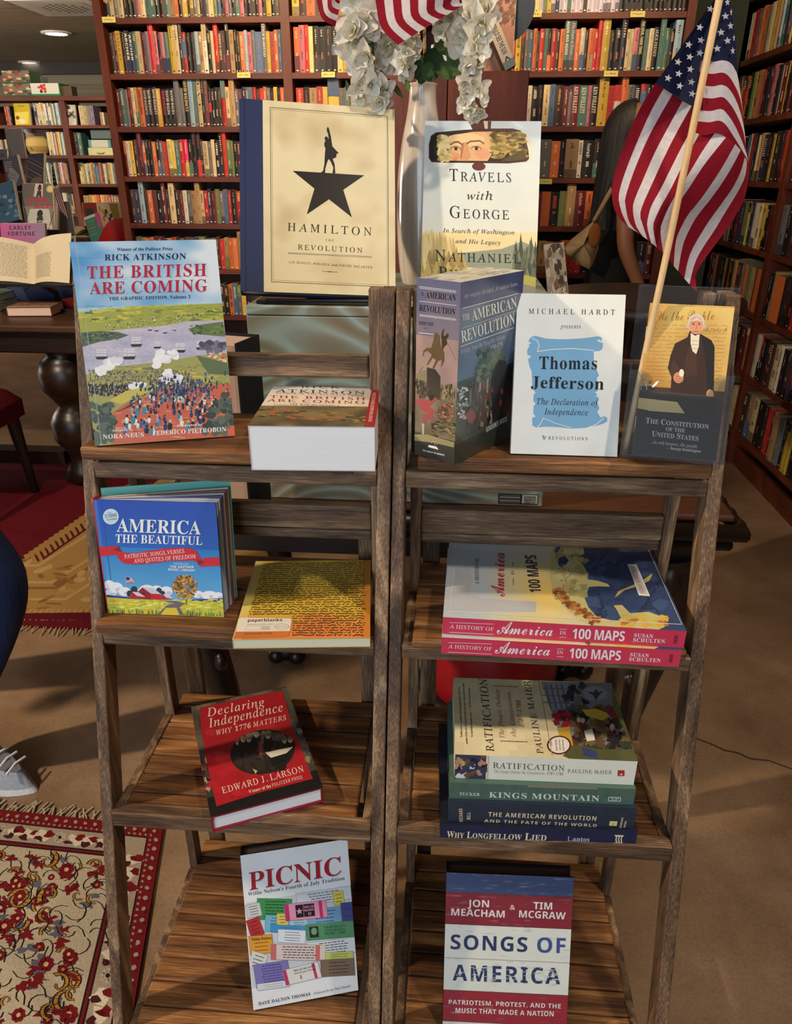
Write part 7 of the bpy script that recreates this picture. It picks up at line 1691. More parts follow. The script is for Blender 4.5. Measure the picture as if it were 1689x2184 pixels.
# red upholstered stool before it
so = thing('stool', 'low stool with a dark red cushion before the far table', 'stool', Matrix.Translation((-2.12, 2.74, 0)))
m = MB(); m.grid(lambda u, v: (.30 * (2 * u - 1), .2 * (2 * v - 1), .43 + .075 * (1 - (2 * u - 1) ** 6) ** .5 * (1 - (2 * v - 1) ** 6) ** .5), 16, 12, (78, 8, 18)); m.box((-.30, -.2, .36), (.30, .2, .43), (78, 8, 18)); m.build('cushion', FABRIC, so)
for x in (-.26, .26):
    for y in (-.16, .16): m = MB(); m.tube([(x, y, .359), (x * 1.05, y * 1.05, .18), (x * 1.1, y * 1.1, .0093)], [.03, .022, .016], 10, (90, 62, 40)); m.build('leg', DARKW, so)
# things on the far table
def at(x, y): return onZ(x, y, TZ2)
B = at(16, 676)
book('brown paperback-sized hardcover lying flat at the near edge of the far table', frame((B.x, B.y, TZ2 + .040), (.99, .12, 0), (-.12, .99, 0)), .185, .15, .038, (lambda a: (a.grid(0, 0, 1, 1, 14, 12, lambda u, v: jit(mixc((150, 100, 70), (190, 150, 120), v), .2, a.rnd)), a)[1])(Art(seed=70)), None, 'L', cover=(96, 60, 44), page=(226, 196, 180))
for k, z in enumerate((TZ2 + .034, TZ2 + .068)):
    B = at(-52, 664); B.x -= .02
    book(('upper' if k else 'lower') + ' of two mint green books stacked at the left end of the far table', frame((B.x, B.y + .02 * k, z), (1, .05, 0), (-.05, 1, 0)), .13 - .012 * k, .19, .032, None, None, 'L', cover=(140, 158, 146) if not k else (128, 150, 142), page=(200, 206, 196), group='mint green books stacked on the far table')
pc = at(84, 652); pc.y += .06
po = thing('pouch', 'navy drawstring pouch with an oval patch lying on the far table', 'pouch', Matrix.Translation((pc.x, pc.y, TZ2)))
m = MB(); X0, X1 = -.16, .175
m.grid(lambda u, v: (X0 + (X1 - X0) * v, .062 * (1 - (2 * v - 1) ** 8 * .6) * cos(2 * pi * u), .066 + .064 * (1 - (2 * v - 1) ** 8 * .6) * sin(2 * pi * u) + .004 * sin(9 * v + 3 * u)), 24, 18, (62, 70, 100), 0, True, True)
for sx, vv in ((X0, 0), (X1, 1)): m.poly([(sx, .025 * cos(2 * pi * i / 16), .066 + .025 * sin(2 * pi * i / 16)) for i in range(16)][::(1 if vv else -1)], (40, 46, 66))
m.build('bag', FABRIC, po)
a = Art(seed=4); a.ell(.5, .5, .5, .5, (196, 186, 160)); a.ell(.5, .5, .42, .40, (60, 64, 80)); a.T('KIDS', 'R', (.28, .62), (.72, .62), .26, (196, 186, 160))
m = MB(); a.emit(m, (.085, -.058, .082), (1, 0, 0), (0, .32, 1), .05, .024); o = m.build('oval_patch', MATTE, po); o['label'] = 'cream oval patch'
m = MB(); m.tube([(-.02, -.02, .135), (-.06, -.05, .115), (-.075, -.07, .09), (-.05, -.075, .085), (0, -.06, .11), (.03, -.03, .136)], .003, 6, (20, 20, 24)); m.sphere((.0, -.03, .142), .014, (16, 16, 18)); m.build('drawstring', PLAST, po)
q = at(150, 662); q.y += .03
og = thing('marker', 'orange plastic marker lying beside the navy pouch', 'marker', Matrix.Translation((q.x, q.y, TZ2)))
m = MB(); m.grid(lambda u, v: (-.05 + .17 * v, .024 * cos(2 * pi * u) * (.55 + .45 * min(1, v * 3)), .028 + .026 * sin(2 * pi * u) * (.55 + .45 * min(1, v * 3))), 16, 10, (206, 62, 34), 0, True, True); m.poly([(.12, .024 * cos(2 * pi * i / 12), .028 + .026 * sin(2 * pi * i / 12)) for i in range(12)], (206, 62, 34)); m.build('barrel', PLAST, og)
m = MB(); m.tube([(-.085, 0, .026), (-.05, 0, .026)], [.006, .014], 10, (24, 22, 22)); m.build('tip', PLAST, og)
# open book on a stand
ob = thing('open_book', 'open book with pale pages propped up at the left edge above the navy pouch', 'book', None)
A0, A1, A2 = onY(-60, 500, 3.10), onY(72, 520, 3.16), onY(152, 497, 3.08); C0, C1, C2 = onY(-50, 600, 3.02), onY(72, 606, 3.06), onY(148, 604, 3.0)
ob.matrix_world = Matrix.Translation(C1); I = Matrix.Translation(-C1)
def page(m, P0, P1, Q0, Q1, bulge, n=12, flipn=False):
    nn = (P1 - P0).cross(Q0 - P0).normalized()
    if nn.y > 0: nn = -nn
    f = lambda u, v: (P0 * (1 - u) + P1 * u) * (1 - v) + (Q0 * (1 - u) + Q1 * u) * v + nn * bulge * sin(pi * u) + nn * 0.0
    m.grid(f, n, 2, (222, 208, 178)); return f, nn
for P0, P1, Q0, Q1, sd in ((A0, A1, C0, C1, 0), (A1, A2, C1, C2, 1)):
    m = MB(); f, nn = page(m, P0, P1, Q0, Q1, .022)
    rr = random.Random(8 + sd)
    for j in range(26):
        if sd and (j < 8): continue
        v = .12 + j * .03; x0, x1 = (.40, .90) if not sd else (.12, .60)
        u = x0
        while u < x1 - .03:
            l = rr.uniform(.03, .10); l = min(l, x1 - u); m.poly([f(u, v + .008) + nn * .0006, f(u + l, v + .008) + nn * .0006, f(u + l, v) + nn * .0006, f(u, v) + nn * .0006], (120, 108, 96)); u += l + .014
    for k in range(1, 6):
        o_ = nn * (-.0035 * k); m.poly([Q0 + o_, Q1 + o_, Q1 + o_ + nn * .0015, Q0 + o_ + nn * .0015], (200, 186, 160))
    m.build('page', PAGE, ob, I)
m = MB()
for P0, P1, Q0, Q1 in ((A0, A1, C0, C1), (A1, A2, C1, C2)):
    nn = (P1 - P0).cross(Q0 - P0).normalized(); nn = -nn if nn.y > 0 else nn; b = [Q0, Q1, P1, P0]; m.hexa([p - nn * .024 for p in b] + [p - nn * .020 for p in b], (150, 140, 130))
m.build('cover', MATTE, ob, I)
ls = thing('book_stand', 'black stand holding the open book above the navy pouch', 'bookstand', Matrix.Translation((C1.x, 3.2, TZ2))); zc = C1.z - TZ2
m = MB(); m.box((-.18, -.155, zc - .010), (.16, -.12, zc - .004), (30, 28, 30)); m.build('ledge', PLAST, ls)
m = MB(); m.box((-.12, -.02, .0005), (.12, .12, .012), (30, 28, 30)); m.tube([(0, .05, .01), (0, .02, zc * .6), (0, -.10, zc - .006)], .012, 8, (30, 28, 30)); m.build('post', PLAST, ls)
def face(label, px, Y, col, draw, t=.022, lean=.07, name='book', cat='book', seed=1):
    a = Art([px[2], (px[2][0] + px[1][0] - px[0][0], px[2][1] + px[1][1] - px[0][1]), px[1], px[0]], seed=seed); a.fill(col); draw(a, a.rnd); return flatbook(name, label, px, Y, t, col, a, cat, lean)
def d_aces(a, r):
    a.poly([(38, 392), (108, 392), (114, 440), (42, 440)], (112, 106, 100)); a.poly([(66, 392), (82, 392), (84, 420), (64, 420)], (206, 200, 192))
    for i in range(9): a.line([(40 + i * 3, 394), (42 + i * 3, 424)], .8, (84, 80, 76), .05); a.line([(84 + i * 3, 394), (87 + i * 3, 424)], .8, (84, 80, 76), .05)
    a.poly([(60, 446), (100, 446), (112, 490), (54, 490)], (206, 200, 190)); a.line([(48, 444), (60, 490)], 1.5, (60, 56, 54)); a.line([(112, 444), (104, 490)], 1.5, (60, 56, 54)); a.ell(76, 402, 4, 6, (110, 30, 32)); a.ell(76, 397, 2.5, 2.5, (50, 34, 30)); a.poly([(72, 408), (80, 408), (82, 424), (76, 418), (70, 424)], (70, 60, 56)); a.ell(82, 456, 6, 8, (40, 44, 46)); a.ell(83, 470, 7, 12, (54, 66, 64)); a.ell(99, 404, 9, 8, (196, 180, 110)); a.ell(99, 404, 6, 5.4, (222, 210, 150))
    a.T('PAIR', 'K', (56, 431), (95, 431), 9.5, (206, 40, 66)); a.T('OF', 'K', (52, 441), (64, 441), 5, (206, 40, 66)); a.T('ACES', 'K', (68, 444.5), (112, 444.5), 9.5, (206, 40, 66)); a.T('MARIE BENEDICT', 'K', (62, 474), (106, 474), 3.4, (230, 226, 220)); a.T('MURRAY', 'K', (92, 485), (112, 485), 3.4, (230, 226, 220))
face('grey and white book with red lettering and two standing figures, upright on the far table', [(47, 488), (121, 490), (38, 392)], 3.5, (140, 132, 124), d_aces)
def d_pink(a, r):
    a.grid(0, 0, 1, 1, 10, 6, lambda u, v: mixc((196, 96, 156), (150, 120, 150), u + .4 * mnoise(V((u * 4, v * 4, 1)))))
    a.T('CARLEY', 'K', (24, 492), (70, 492), 8, (44, 30, 50), sp=.12); a.T('FORTUNE', 'K', (20, 504), (76, 504), 8, (44, 30, 50), sp=.12)
face('pink and mauve book standing behind the open book on the far table', [(3, 530), (96, 530), (5, 479)], 3.26, (176, 100, 150), d_pink, lean=.03)
def d_dia(a, r):
    a.poly([(20, 352), (40, 372), (32, 402), (14, 374)], (116, 116, 120))
    for i in range(5): a.line([(4, 344 + i * 5), (20, 341 + i * 5)], 1.6, (150, 140, 144), .1)
    a.T('To the', 'I', (18, 372), (32, 374), 4, (60, 60, 66)); a.T('Heroes', 'I', (18, 379), (34, 381), 4, (60, 60, 66))
face('dark grey book with a pale diamond, tilted on the upper tier of the far table', [(20, 405), (50, 392), (0, 338)], 3.75, (70, 70, 80), d_dia)
def d_flag(a, r):
    for i in range(6): a.line([(40, 336 + i * 8), (84, 352 + i * 8)], 3, (96, 76, 80) if i % 2 else (60, 60, 78), .1)
    a.ell(76, 386, 12, 9, (92, 78, 66))
face('dark book with a faded striped flag, right of the diamond book', [(58, 392), (92, 390), (35, 329)], 3.7, (44, 44, 56), d_flag)
def d_blue(a, r):
    for i in range(30): a.blob(r.uniform(-20, 40), r.uniform(395, 465), 5, 4, r.choice([(60, 90, 120), (90, 120, 140), (120, 140, 150), (40, 60, 84)]), .4)
face('blue green book tilted at the left edge of the far table', [(-2, 480), (42, 468), (-28, 396)], 3.45, (54, 84, 110), d_blue)
face('plain grey board standing upright on the upper tier of the far table', [(20, 337), (56, 334), (24, 278)], 3.95, (98, 94, 98), lambda a, r: None, .006, .02, 'board', 'board')
face('small dark sign at the left edge of the far table', [(-20, 342), (15, 340), (-20, 320)], 3.9, (84, 84, 94), lambda a, r: a.T('BC', 'K', (2, 335), (12, 335), 7, (40, 40, 48)), .006, .02, 'sign', 'sign')
face('grey cardboard panel standing behind the grey and white book', [(128, 502), (160, 500), (118, 432)], 3.62, (92, 88, 90), lambda a, r: None, .01, .02, 'board', 'board')
# upper tier of the far table carrying the upright books
tr = thing('display_riser', 'black stepped riser holding the upright books on the far table', 'riser', Matrix.Translation((-2.3, 3.7, TZ2)))
zt1 = onY(47, 489, 3.52).z; zt2 = onY(40, 400, 3.76).z
m = MB(); m.box((-.75, -.235, .0005), (.32, -.03, zt1 - TZ2 - .012), (30, 26, 26)); m.build('lower_step', PLAST, tr)
m = MB(); m.box((-.75, -.029, .0005), (.30, .22, zt2 - TZ2 - .02), (30, 26, 26)); m.build('upper_step', PLAST, tr)
# little flag among the display
q0, q1 = onY(118, 480, 3.44), onY(110, 352, 3.44)
lf = thing('small_flag', 'little striped flag hanging on the far left display beside the grey and white book', 'flag', Matrix.Translation(q0))
m = MB(); m.tube([q0, q1], .003, 8); m.build('flag_stick', STICK, lf, Matrix.Translation(-q0))
m = MB(); cv = [[(112 + i * 1.0, 352), (114 + i * 2.2, 400 - i * 3), (122 + i * 4.6, 440 + i * 4)] for i in range(8)]
sheet(m, [[(110 + i * .8, 356), (112 + i * 1.6, 380), (114 + i * 2.2, 398 - i * .6)] for i in range(5)], [(36, 38, 48)] * 4, lambda u, v: 3.43 + .008 * sin(u * 5), 8, 2)
sheet(m, [[(114 + i * 1.3, 402 - i * .3), (120 + i * 2.0, 424), (128 + i * 3.0, 448 + i * 3.2)] for i in range(8)], [(96, 30, 36) if i % 2 == 0 else (176, 160, 156) for i in range(7)], lambda u, v: 3.43 + .008 * sin(u * 5 + v), 10, 1)
for i in range(14): star_at(m, 112 + (i % 3) * 2.6 + (i // 3) * .4, 360 + (i // 3) * 9, 1.2, 0, 3.425, (170, 166, 166))
m.build('flag_cloth', CLOTH, lf, Matrix.Translation(-q0))

# ------------------------------------------------------------------ small table, red chair and children's books further back
c = onY(205, 500, 5.0); z5 = c.z - .02
kt = thing('low_table', 'small pale topped table in front of the far left bookcase', 'table', Matrix.Translation((c.x, 5.3, 0)))
m = MB(); m.box((-.42, -.32, z5 - .03), (.42, .32, z5), (170, 130, 88)); bev(m.build('table_top', TABW, kt), .006)
for x in (-.38, .38):
    for y in (-.28, .28): m = MB(); m.box((x - .025, y - .025, .001), (x + .025, y + .025, z5 - .0305)); m.build('leg', TABW, kt)
ch = thing('chair', 'bright red plastic chair behind the battle scene book, before the back bookcase', 'chair', Matrix.Translation((onY(247, 500, 4.6).x, 4.55, 0)))
zc = onY(258, 468, 4.6).z; zb = .45
m = MB(); m.grid(lambda u, v: (-.15 + .30 * u, .10 + .10 * (2 * u - 1) ** 2 * -1 + .05 * v, zb + .02 + (zc - zb - .02) * v * (1 - .35 * abs(2 * u - 1) ** 3)), 16, 8, (170, 22, 32)); m.grid(lambda u, v: (-.15 + .30 * u, .12 + .10 * (2 * u - 1) ** 2 * -1 + .05 * v, zb + .02 + (zc - zb - .02) * v * (1 - .35 * abs(2 * u - 1) ** 3)), 16, 8, (170, 22, 32)); m.build('backrest', PLAST, ch)
m = MB(); m.box((-.15, -.32, zb - .02), (.15, .10, zb + .01), (170, 22, 32)); bev(m.build('seat', PLAST, ch), .012)
for x in (-.13, .13):
    for y in (-.28, .06): m = MB(); m.tube([(x, y, zb - .0205), (x * 1.1, y * 1.1, .001)], .014, 8, (170, 170, 172)); m.build('leg', PLAST, ch)
a_ = onY(170, 462, 4.98)
def d_teal(a, r):
    a.uv(0, 0, 1, .1, (206, 214, 206)); a.uv(.72, 0, 1, .55, (190, 80, 140))
    for k in range(5): a.uv(.12, .2 + k * .12, .55, .23 + k * .12, (170, 90, 90) if k % 2 else (120, 160, 150))
face('teal and pink book leaning on the low table beside the red chair', [(196, 520), (228, 508), (169, 466)], 4.9, (64, 132, 122), d_teal, .03, .05)
m = MB(); p0, p1 = onY(144, 494, 5.1), onY(192, 490, 5.1); P = [onY(x, y, 5.12) for x, y in ((146, 492), (150, 480), (172, 471), (190, 477), (208, 473), (212, 492))]
ok = thing('open_book', 'open white picture book lying on the low table behind the teal book', 'book', Matrix.Translation((c.x - .16, 5.15, z5)))
m = MB(); m.grid(lambda u, v: (-.17 + .17 * u, .12 - .24 * v, .012 + .04 * sin(pi * u)), 8, 3, (220, 206, 176)); m.grid(lambda u, v: (.17 * u, .12 - .24 * v, .012 + .04 * sin(pi * u)), 8, 3, (222, 210, 182)); m.build('pages', PAGE, ok)
m = MB(); m.box((-.175, -.125, .0005), (.175, .125, .008), (196, 186, 170)); m.build('cover', MATTE, ok)
def d_board(a, r):
    a.poly([(184, 434), (213, 434), (213, 466), (182, 466)], (150, 50, 44)); a.poly([(188, 446), (206, 446), (206, 462), (188, 462)], (60, 60, 62)); a.poly([(213, 436), (258, 436), (260, 468), (213, 480)], (222, 204, 170))
    for i in range(14): a.blob(r.uniform(218, 252), r.uniform(442, 472), 3, 5, r.choice([(190, 120, 40), (206, 150, 60), (60, 60, 66), (176, 90, 50)]), .3)
    a.poly([(240, 436), (258, 436), (260, 478), (246, 478)], (160, 130, 50))
face('red and cream board book display standing behind the low table', [(180, 482), (260, 482), (183, 434)], 5.55, (206, 186, 150), d_board, .03, .02)
# face-out books, boxes and basket on the far case
def fface(label, x0, y0, x1, y1, col, draw=lambda a, r: None, t=.03, z=None, name='book', cat='book', lean=.03, k=0):
    Y = 8.53; o = face(label, [(x0, y1), (x1, y1), (x0, y0)], Y, col, draw, t, lean, name, cat)
    zt = ZF[k] if k >= 0 else 1.9965; dz = zt + .001 - o.matrix_world.translation.z; o.location.z += dz; return o
fface('yellow picture book standing face out on the top shelf of the far left bookcase', 33, 219, 66, 265, (196, 172, 30), lambda a, r: (a.poly([(34, 238), (64, 236), (60, 262), (34, 264)], (222, 206, 90)), a.ell(39, 249, 4, 4, (160, 60, 30)), a.ell(48, 256, 7, 5, (226, 220, 190)), a.T('Kitty', 'I', (42, 226), (56, 226), 4, (60, 50, 20))))
fface('black and white flower book standing face out in the far left bookcase', 143, 217, 162, 260, (206, 200, 186), lambda a, r: [a.blob(r.uniform(146, 160), r.uniform(220, 244), 3, 3, r.choice([(50, 50, 50), (120, 120, 116), (236, 232, 224)]), .4) for i in range(16)] and None)
for i, (lab, q, col, zz) in enumerate((('cream suitcase-shaped box on the second shelf of the far left bookcase', (190, 321, 240, 334), (206, 200, 150), 0), ('white box with teal corners lying on the cream suitcase box', (191, 306, 236, 320), (196, 196, 180), 1), ('grey teal box on top of the white box in the far left bookcase', (196, 286, 236, 304), (92, 106, 104), 2))):
    x0, y0, x1, y1 = q; p0, p1 = onY(x0, y1, 8.56), onY(x1, y0, 8.56); h = .09 if i < 2 else .12
    t = thing('storage_box', lab, 'box', Matrix.Translation(((p0.x + p1.x) / 2, 8.56, ZF[1] + .001 + (0, .075, .158)[i])))
    w = (p1.x - p0.x) / 2; m = MB(); m.box((-w, 0, 0), (w, .2, .072 if i < 2 else .085), col); m.build('box_body', MATTE, t)
    if i == 1: m = MB(); m.box((-w - .001, -.001, .0), (-w + .03, .03, .073), (96, 150, 150)); m.box((w - .03, -.001, .0), (w + .001, .03, .073), (96, 150, 150)); m.build('corner', MATTE, t)
    if i == 0: m = MB(); m.tube([(-.04, -.004, .03), (-.03, -.014, .02), (.03, -.014, .02), (.04, -.004, .03)], .004, 6, (160, 150, 100)); m.build('handle', PLAST, t)
q = onY(77, 326, 8.6); bk = thing('basket', 'round woven straw basket on the second shelf of the far left bookcase', 'basket', Matrix.Translation((q.x, 8.66, ZF[1] + .001)))
m = MB(); m.lathe([(.07, 0), (.1, .03), (.118, .09), (.11, .15), (.085, .185), (.08, .18), (.10, .10), (.06, .02)], 28, lambda u, v: (206, 176, 112) if int(v * 22) % 2 else (176, 144, 84)); m.build('basket_body', FABRIC, bk)
m = MB(); m.tube([(-.085, 0, .18), (-.06, -.09, .10), (0, -.125, .05)], .004, 6, (90, 70, 44)); m.tube([(-.08, 0, .17), (-.07, 0, .21), (0, 0, .235), (.07, 0, .21), (.08, 0, .17)], .006, 6, (120, 92, 56)); m.build('handle', FABRIC, bk)
m = MB(); m.sphere((0, 0, .0), .06, (150, 130, 120), 0, 14, 10, (.8, .8, 1.2)); m.sphere((-.01, -.02, .06), .045, (176, 186, 196), 0, 12, 8); o = m.build('soft_toy', FABRIC, None, Matrix.Translation((q.x - .05, 8.64, ZF[1] + .19))); tag(o, 'small pale soft toy peeking out of the straw basket', 'toy')
def d_game(a, r):
    for i in range(26): a.blob(r.random(), r.random(), .09, .12, r.choice([(190, 150, 104), (70, 60, 54), (150, 60, 50), (56, 110, 70), (196, 186, 160), (110, 90, 76)]), .4)
    a.uv(0, .9, 1, 1, (36, 84, 60)); a.T('BRIO', 'K', (.02, .14), (.2, .14), .1, (206, 200, 190))
for i, (x0, y0, x1, y1, lab) in enumerate(((10, 180, 64, 202, 'lower of two identical train set boxes stacked on the far left bookcase'), (8, 156, 62, 179, 'upper of two identical train set boxes stacked on the far left bookcase'))):
    p0, p1 = onY(x0, y1, 8.5), onY(x1, y0, 8.5); a = Art(seed=80); a.fill((120, 100, 80)); d_game(a, a.rnd)
    t = thing('board_game', lab, 'game box', Matrix.Translation((p0.x, 8.5, 1.9965 + .117 * i)), 'train set boxes on the far left bookcase'); w = p1.x - p0.x
    m = MB(); m.box((0, 0, 0), (w, .25, .115), (60, 80, 60)); a.emit(m, (0, 0, 0), (1, 0, 0), (0, 0, 1), w, .115); m.build('box_body', MATTE, t)
p0 = onY(66, 202, 8.46); t = thing('board_game', 'white game box with a red splash and green base on the far left bookcase', 'game box', Matrix.Translation((p0.x, 8.48, 1.9965)))
a = Art(seed=81); a.fill((206, 204, 194)); a.uv(0, .84, 1, 1, (40, 110, 62)); a.uv(.96, 0, 1, 1, (40, 110, 62))
for i in range(12): a.blob(a.rnd.uniform(.28, .5), a.rnd.uniform(.15, .7), .05, .12, a.rnd.choice([(206, 50, 40), (190, 40, 40), (70, 50, 46)]), .5)
m = MB(); m.box((0, 0, 0), (.31, .22, .115), (40, 110, 62)); a.emit(m, (0, 0, 0), (1, 0, 0), (0, 0, 1), .31, .115); m.build('box_body', MATTE, t)
for nm, lab, x, w, h, y, col, zz in (('storage_box', 'dark brown box at the right of the games on the far left bookcase', 126, .14, .09, 8.5, (84, 66, 52), 0), ('storage_box', 'grey box standing behind the white game box', 66, .15, .20, 8.715, (100, 104, 104), 0)):
    p = onY(x, 200, y); m = MB(); m.box((0, 0, 0), (w, .12, h), col); o = m.build(nm, MATTE, None, Matrix.Translation((p.x, y, 1.9965))); tag(o, lab, 'box')

# ------------------------------------------------------------------ people
def skinned(name, joints, edges, root, mat, parent=None, sub=2, M=None, smooth=True):
    me = bpy.data.meshes.new(name); ks = list(joints); ix = {k: i for i, k in enumerate(ks)}
    me.from_pydata([joints[k][0] for k in ks], [(ix[a], ix[b]) for a, b in edges], [])
    o = bpy.data.objects.new(name, me); C.objects.link(o)
    s = o.modifiers.new('skin', 'SKIN'); s.use_smooth_shade = True; s.branch_smoothing = .5
    for k in ks:
        r = joints[k][1]; me.skin_vertices[0].data[ix[k]].radius = r if isinstance(r, tuple) else (r, r)
        me.skin_vertices[0].data[ix[k]].use_root = (k == root)
    b = o.modifiers.new('sub', 'SUBSURF'); b.levels = sub; b.render_levels = sub
    me.materials.append(mat)
    if parent: o.parent = parent
    if M is not None: o.matrix_local = M
    return o
SKN = plain('warm_skin', (150, 98, 72), .5); BLK = plain('black_fabric', (7, 7, 9), .95); HAIR = plain('dark_brown_hair', (15, 11, 9), .6, .4, (90, 90, 4)); DEN = plain('indigo_denim', (26, 42, 84), .85, .25, (120, 120, 30)); GREYK = plain('grey_knit', (96, 92, 92), .9); SHOE = plain('pale_grey_sneaker', (176, 178, 184), .6)
def chain(nm, pts, rad):
    J = {}; E_ = []
    for i, (p, r) in enumerate(zip(pts, rad)):
        J[f'{nm}{i}'] = (p, r)
        if i: E_.append((f'{nm}{i - 1}', f'{nm}{i}'))
    return J, E_
def hand_on(J, E_, wrist, tag_, d, side, k=1.0):
    """palm and five unequal fingers hanging along d from the wrist joint; side = thumb direction"""
    w = V(J[wrist][0]); d = V(d).normalized(); s = V(side).normalized(); n = d.cross(s)
    J[tag_ + 'palm'] = (w + d * .05 * k, (.026 * k, .014 * k)); E_.append((wrist, tag_ + 'palm'))
    for i, (off, l) in enumerate(((.026, .062), (.009, .072), (-.008, .066), (-.024, .052))):
        b0 = w + d * .085 * k + s * off * k; J[f'{tag_}k{i}'] = (b0, .0092 * k); E_.append((tag_ + 'palm', f'{tag_}k{i}'))
        J[f'{tag_}m{i}'] = (b0 + d * l * .5 * k + n * .008 * k, .0085 * k); J[f'{tag_}t{i}'] = (b0 + d * l * .95 * k + n * .026 * k, .0075 * k)
        E_.append((f'{tag_}k{i}', f'{tag_}m{i}')); E_.append((f'{tag_}m{i}', f'{tag_}t{i}'))
    J[tag_ + 'th0'] = (w + d * .035 * k + s * .034 * k, .0105 * k); J[tag_ + 'th1'] = (w + d * .068 * k + s * .052 * k + n * .01, .0095 * k); J[tag_ + 'th2'] = (w + d * .098 * k + s * .052 * k + n * .018, .008 * k)
    E_ += [(tag_ + 'palm', tag_ + 'th0'), (tag_ + 'th0', tag_ + 'th1'), (tag_ + 'th1', tag_ + 'th2')]
def head(root, M, hair_len, r=1.0):
    """face looking along local -y, origin at the chin-neck joint"""
    m = MB()
    def f(u, v):
        th = 2 * pi * u; ph = pi * v; x = .073 * sin(ph) * cos(th); y = .092 * sin(ph) * sin(th); z = .115 * cos(ph)
        fr = max(0, -sin(th)) ** 2
        if z < 0: x *= 1 + .28 * z / .115; y *= 1 + .12 * z / .115
        c = cos(th) ** 2
        nose = .024 * math.exp(-((z + .012) / .022) ** 2) * math.exp(-(cos(th) / .16) ** 2) * (sin(th) < 0)
        eye = -.010 * math.exp(-((z - .012) / .014) ** 2) * math.exp(-((abs(cos(th)) - .42) / .16) ** 2) * (sin(th) < 0)
        lip = .007 * math.exp(-((z + .052) / .012) ** 2) * math.exp(-(cos(th) / .3) ** 2) * (sin(th) < 0)
        return (x, y - nose - eye - lip, z + .115)
    m.grid(f, 40, 30, lambda u, v: (150, 98, 72) if not (.62 < v < .68 and .70 < u < .80) else (140, 66, 60), 0, True, True)
    for sx in (-1, 1):
        m.sphere((sx * .032, -.078, .127), .011, (226, 220, 212), 0, 10, 8); m.sphere((sx * .032, -.086, .127), .006, (40, 26, 20), 0, 8, 6); m.sphere((sx * .074, .004, .11), .02, (146, 94, 70), 0, 10, 8, (.35, .7, 1.2)); m.tube([(sx * .05, -.078, .148), (sx * .03, -.089, .152), (sx * .014, -.088, .149)], .0035, 6, (36, 24, 20))
    o = m.build('head', SKIN, root, M); o['label'] = 'head with face'
    m = MB()
    def g(u, v):
        th = pi * (.02 + .96 * u); x, y = cos(th), sin(th)
        if v < .35:
            ph = pi / 2 * v / .35; return (.084 * sin(ph) * x * 1.02, (.104 * sin(ph)) * (y * 1.0 if 1 else 0) - .018 * (1 - sin(ph)), .115 + .128 * cos(ph))
        t = (v - .35) / .65; return ((.086 + .022 * t) * x + .004 * sin(u * 40), (.104 + .02 * t) * y + .006 * sin(u * 31 + t * 4), .115 - hair_len * t)
    m.grid(g, 36, 20, (30, 20, 16)); m.grid(lambda u, v: V(g(u, v)) * .97 + V((0, -.006, .004)), 36, 20, (26, 18, 14))
    o = m.build('hair', HAIR, root, M); return o
# shopper at the back shelves, seen from behind, a canvas bag on her shoulder
ps = onZ(1300, 900, 0); PX, PY = .70, 3.56
p1 = thing('person', 'person in black with long dark hair by the back shelves, cream shoulder bag', 'person', Matrix.Translation((PX, PY, 0)) @ Matrix.Rotation(radians(92), 4, 'Z'))
J = {'pel': ((0, 0, .84), (.135, .10)), 'wai': ((0, .0, .98), (.115, .085)), 'che': ((0, -.01, 1.14), (.135, .095)), 'col': ((0, .01, 1.27), (.09, .06)), 'nek': ((0, 0, 1.33), .045), 'nk2': ((0, -.012, 1.37), .045)}
E_ = [('pel', 'wai'), ('wai', 'che'), ('che', 'col'), ('col', 'nek'), ('nek', 'nk2')]
for sx, t in ((-1, 'L'), (1, 'R')):
    J.update({t + 'h': ((sx * .085, 0, .78), .09), t + 'k': ((sx * .088, -.012, .45), .058), t + 'a': ((sx * .09, .02, .085), .036), t + 'f': ((sx * .095, -.09, .035), .034), t + 's': ((sx * .155, .01, 1.255), .048), t + 'e': ((sx * .195, .0, 1.02), .036), t + 'w': ((sx * .20, -.10, .83), .024)})
    E_ += [('pel', t + 'h'), (t + 'h', t + 'k'), (t + 'k', t + 'a'), (t + 'a', t + 'f'), ('col', t + 's'), (t + 's', t + 'e'), (t + 'e', t + 'w')]
    hand_on(J, E_, t + 'w', t, (sx * .05, -.08, -1), (0, -1, 0), .92)
skinned('body', J, E_, 'pel', SKN, p1)
D_ = {'pel': ((0, .0, .82), (.165, .125)), 'hem': ((0, 0, .56), (.185, .145)), 'hm2': ((0, 0, .40), (.19, .15)), 'wai': ((0, .0, .98), (.132, .10)), 'che': ((0, -.01, 1.14), (.152, .112)), 'col': ((0, .01, 1.255), (.105, .075)), 'Ls': ((-.155, .01, 1.25), .060), 'Rs': ((.155, .01, 1.25), .060), 'Lq': ((-.182, .012, 1.15), .052), 'Rq': ((.182, .012, 1.15), .052)}
o = skinned('black_dress', D_, [('hm2', 'hem'), ('hem', 'pel'), ('pel', 'wai'), ('wai', 'che'), ('che', 'col'), ('col', 'Ls'), ('col', 'Rs'), ('Ls', 'Lq'), ('Rs', 'Rq')], 'pel', BLK, p1)
head(p1, Matrix.Translation((0, -.005, 1.345)), .38)
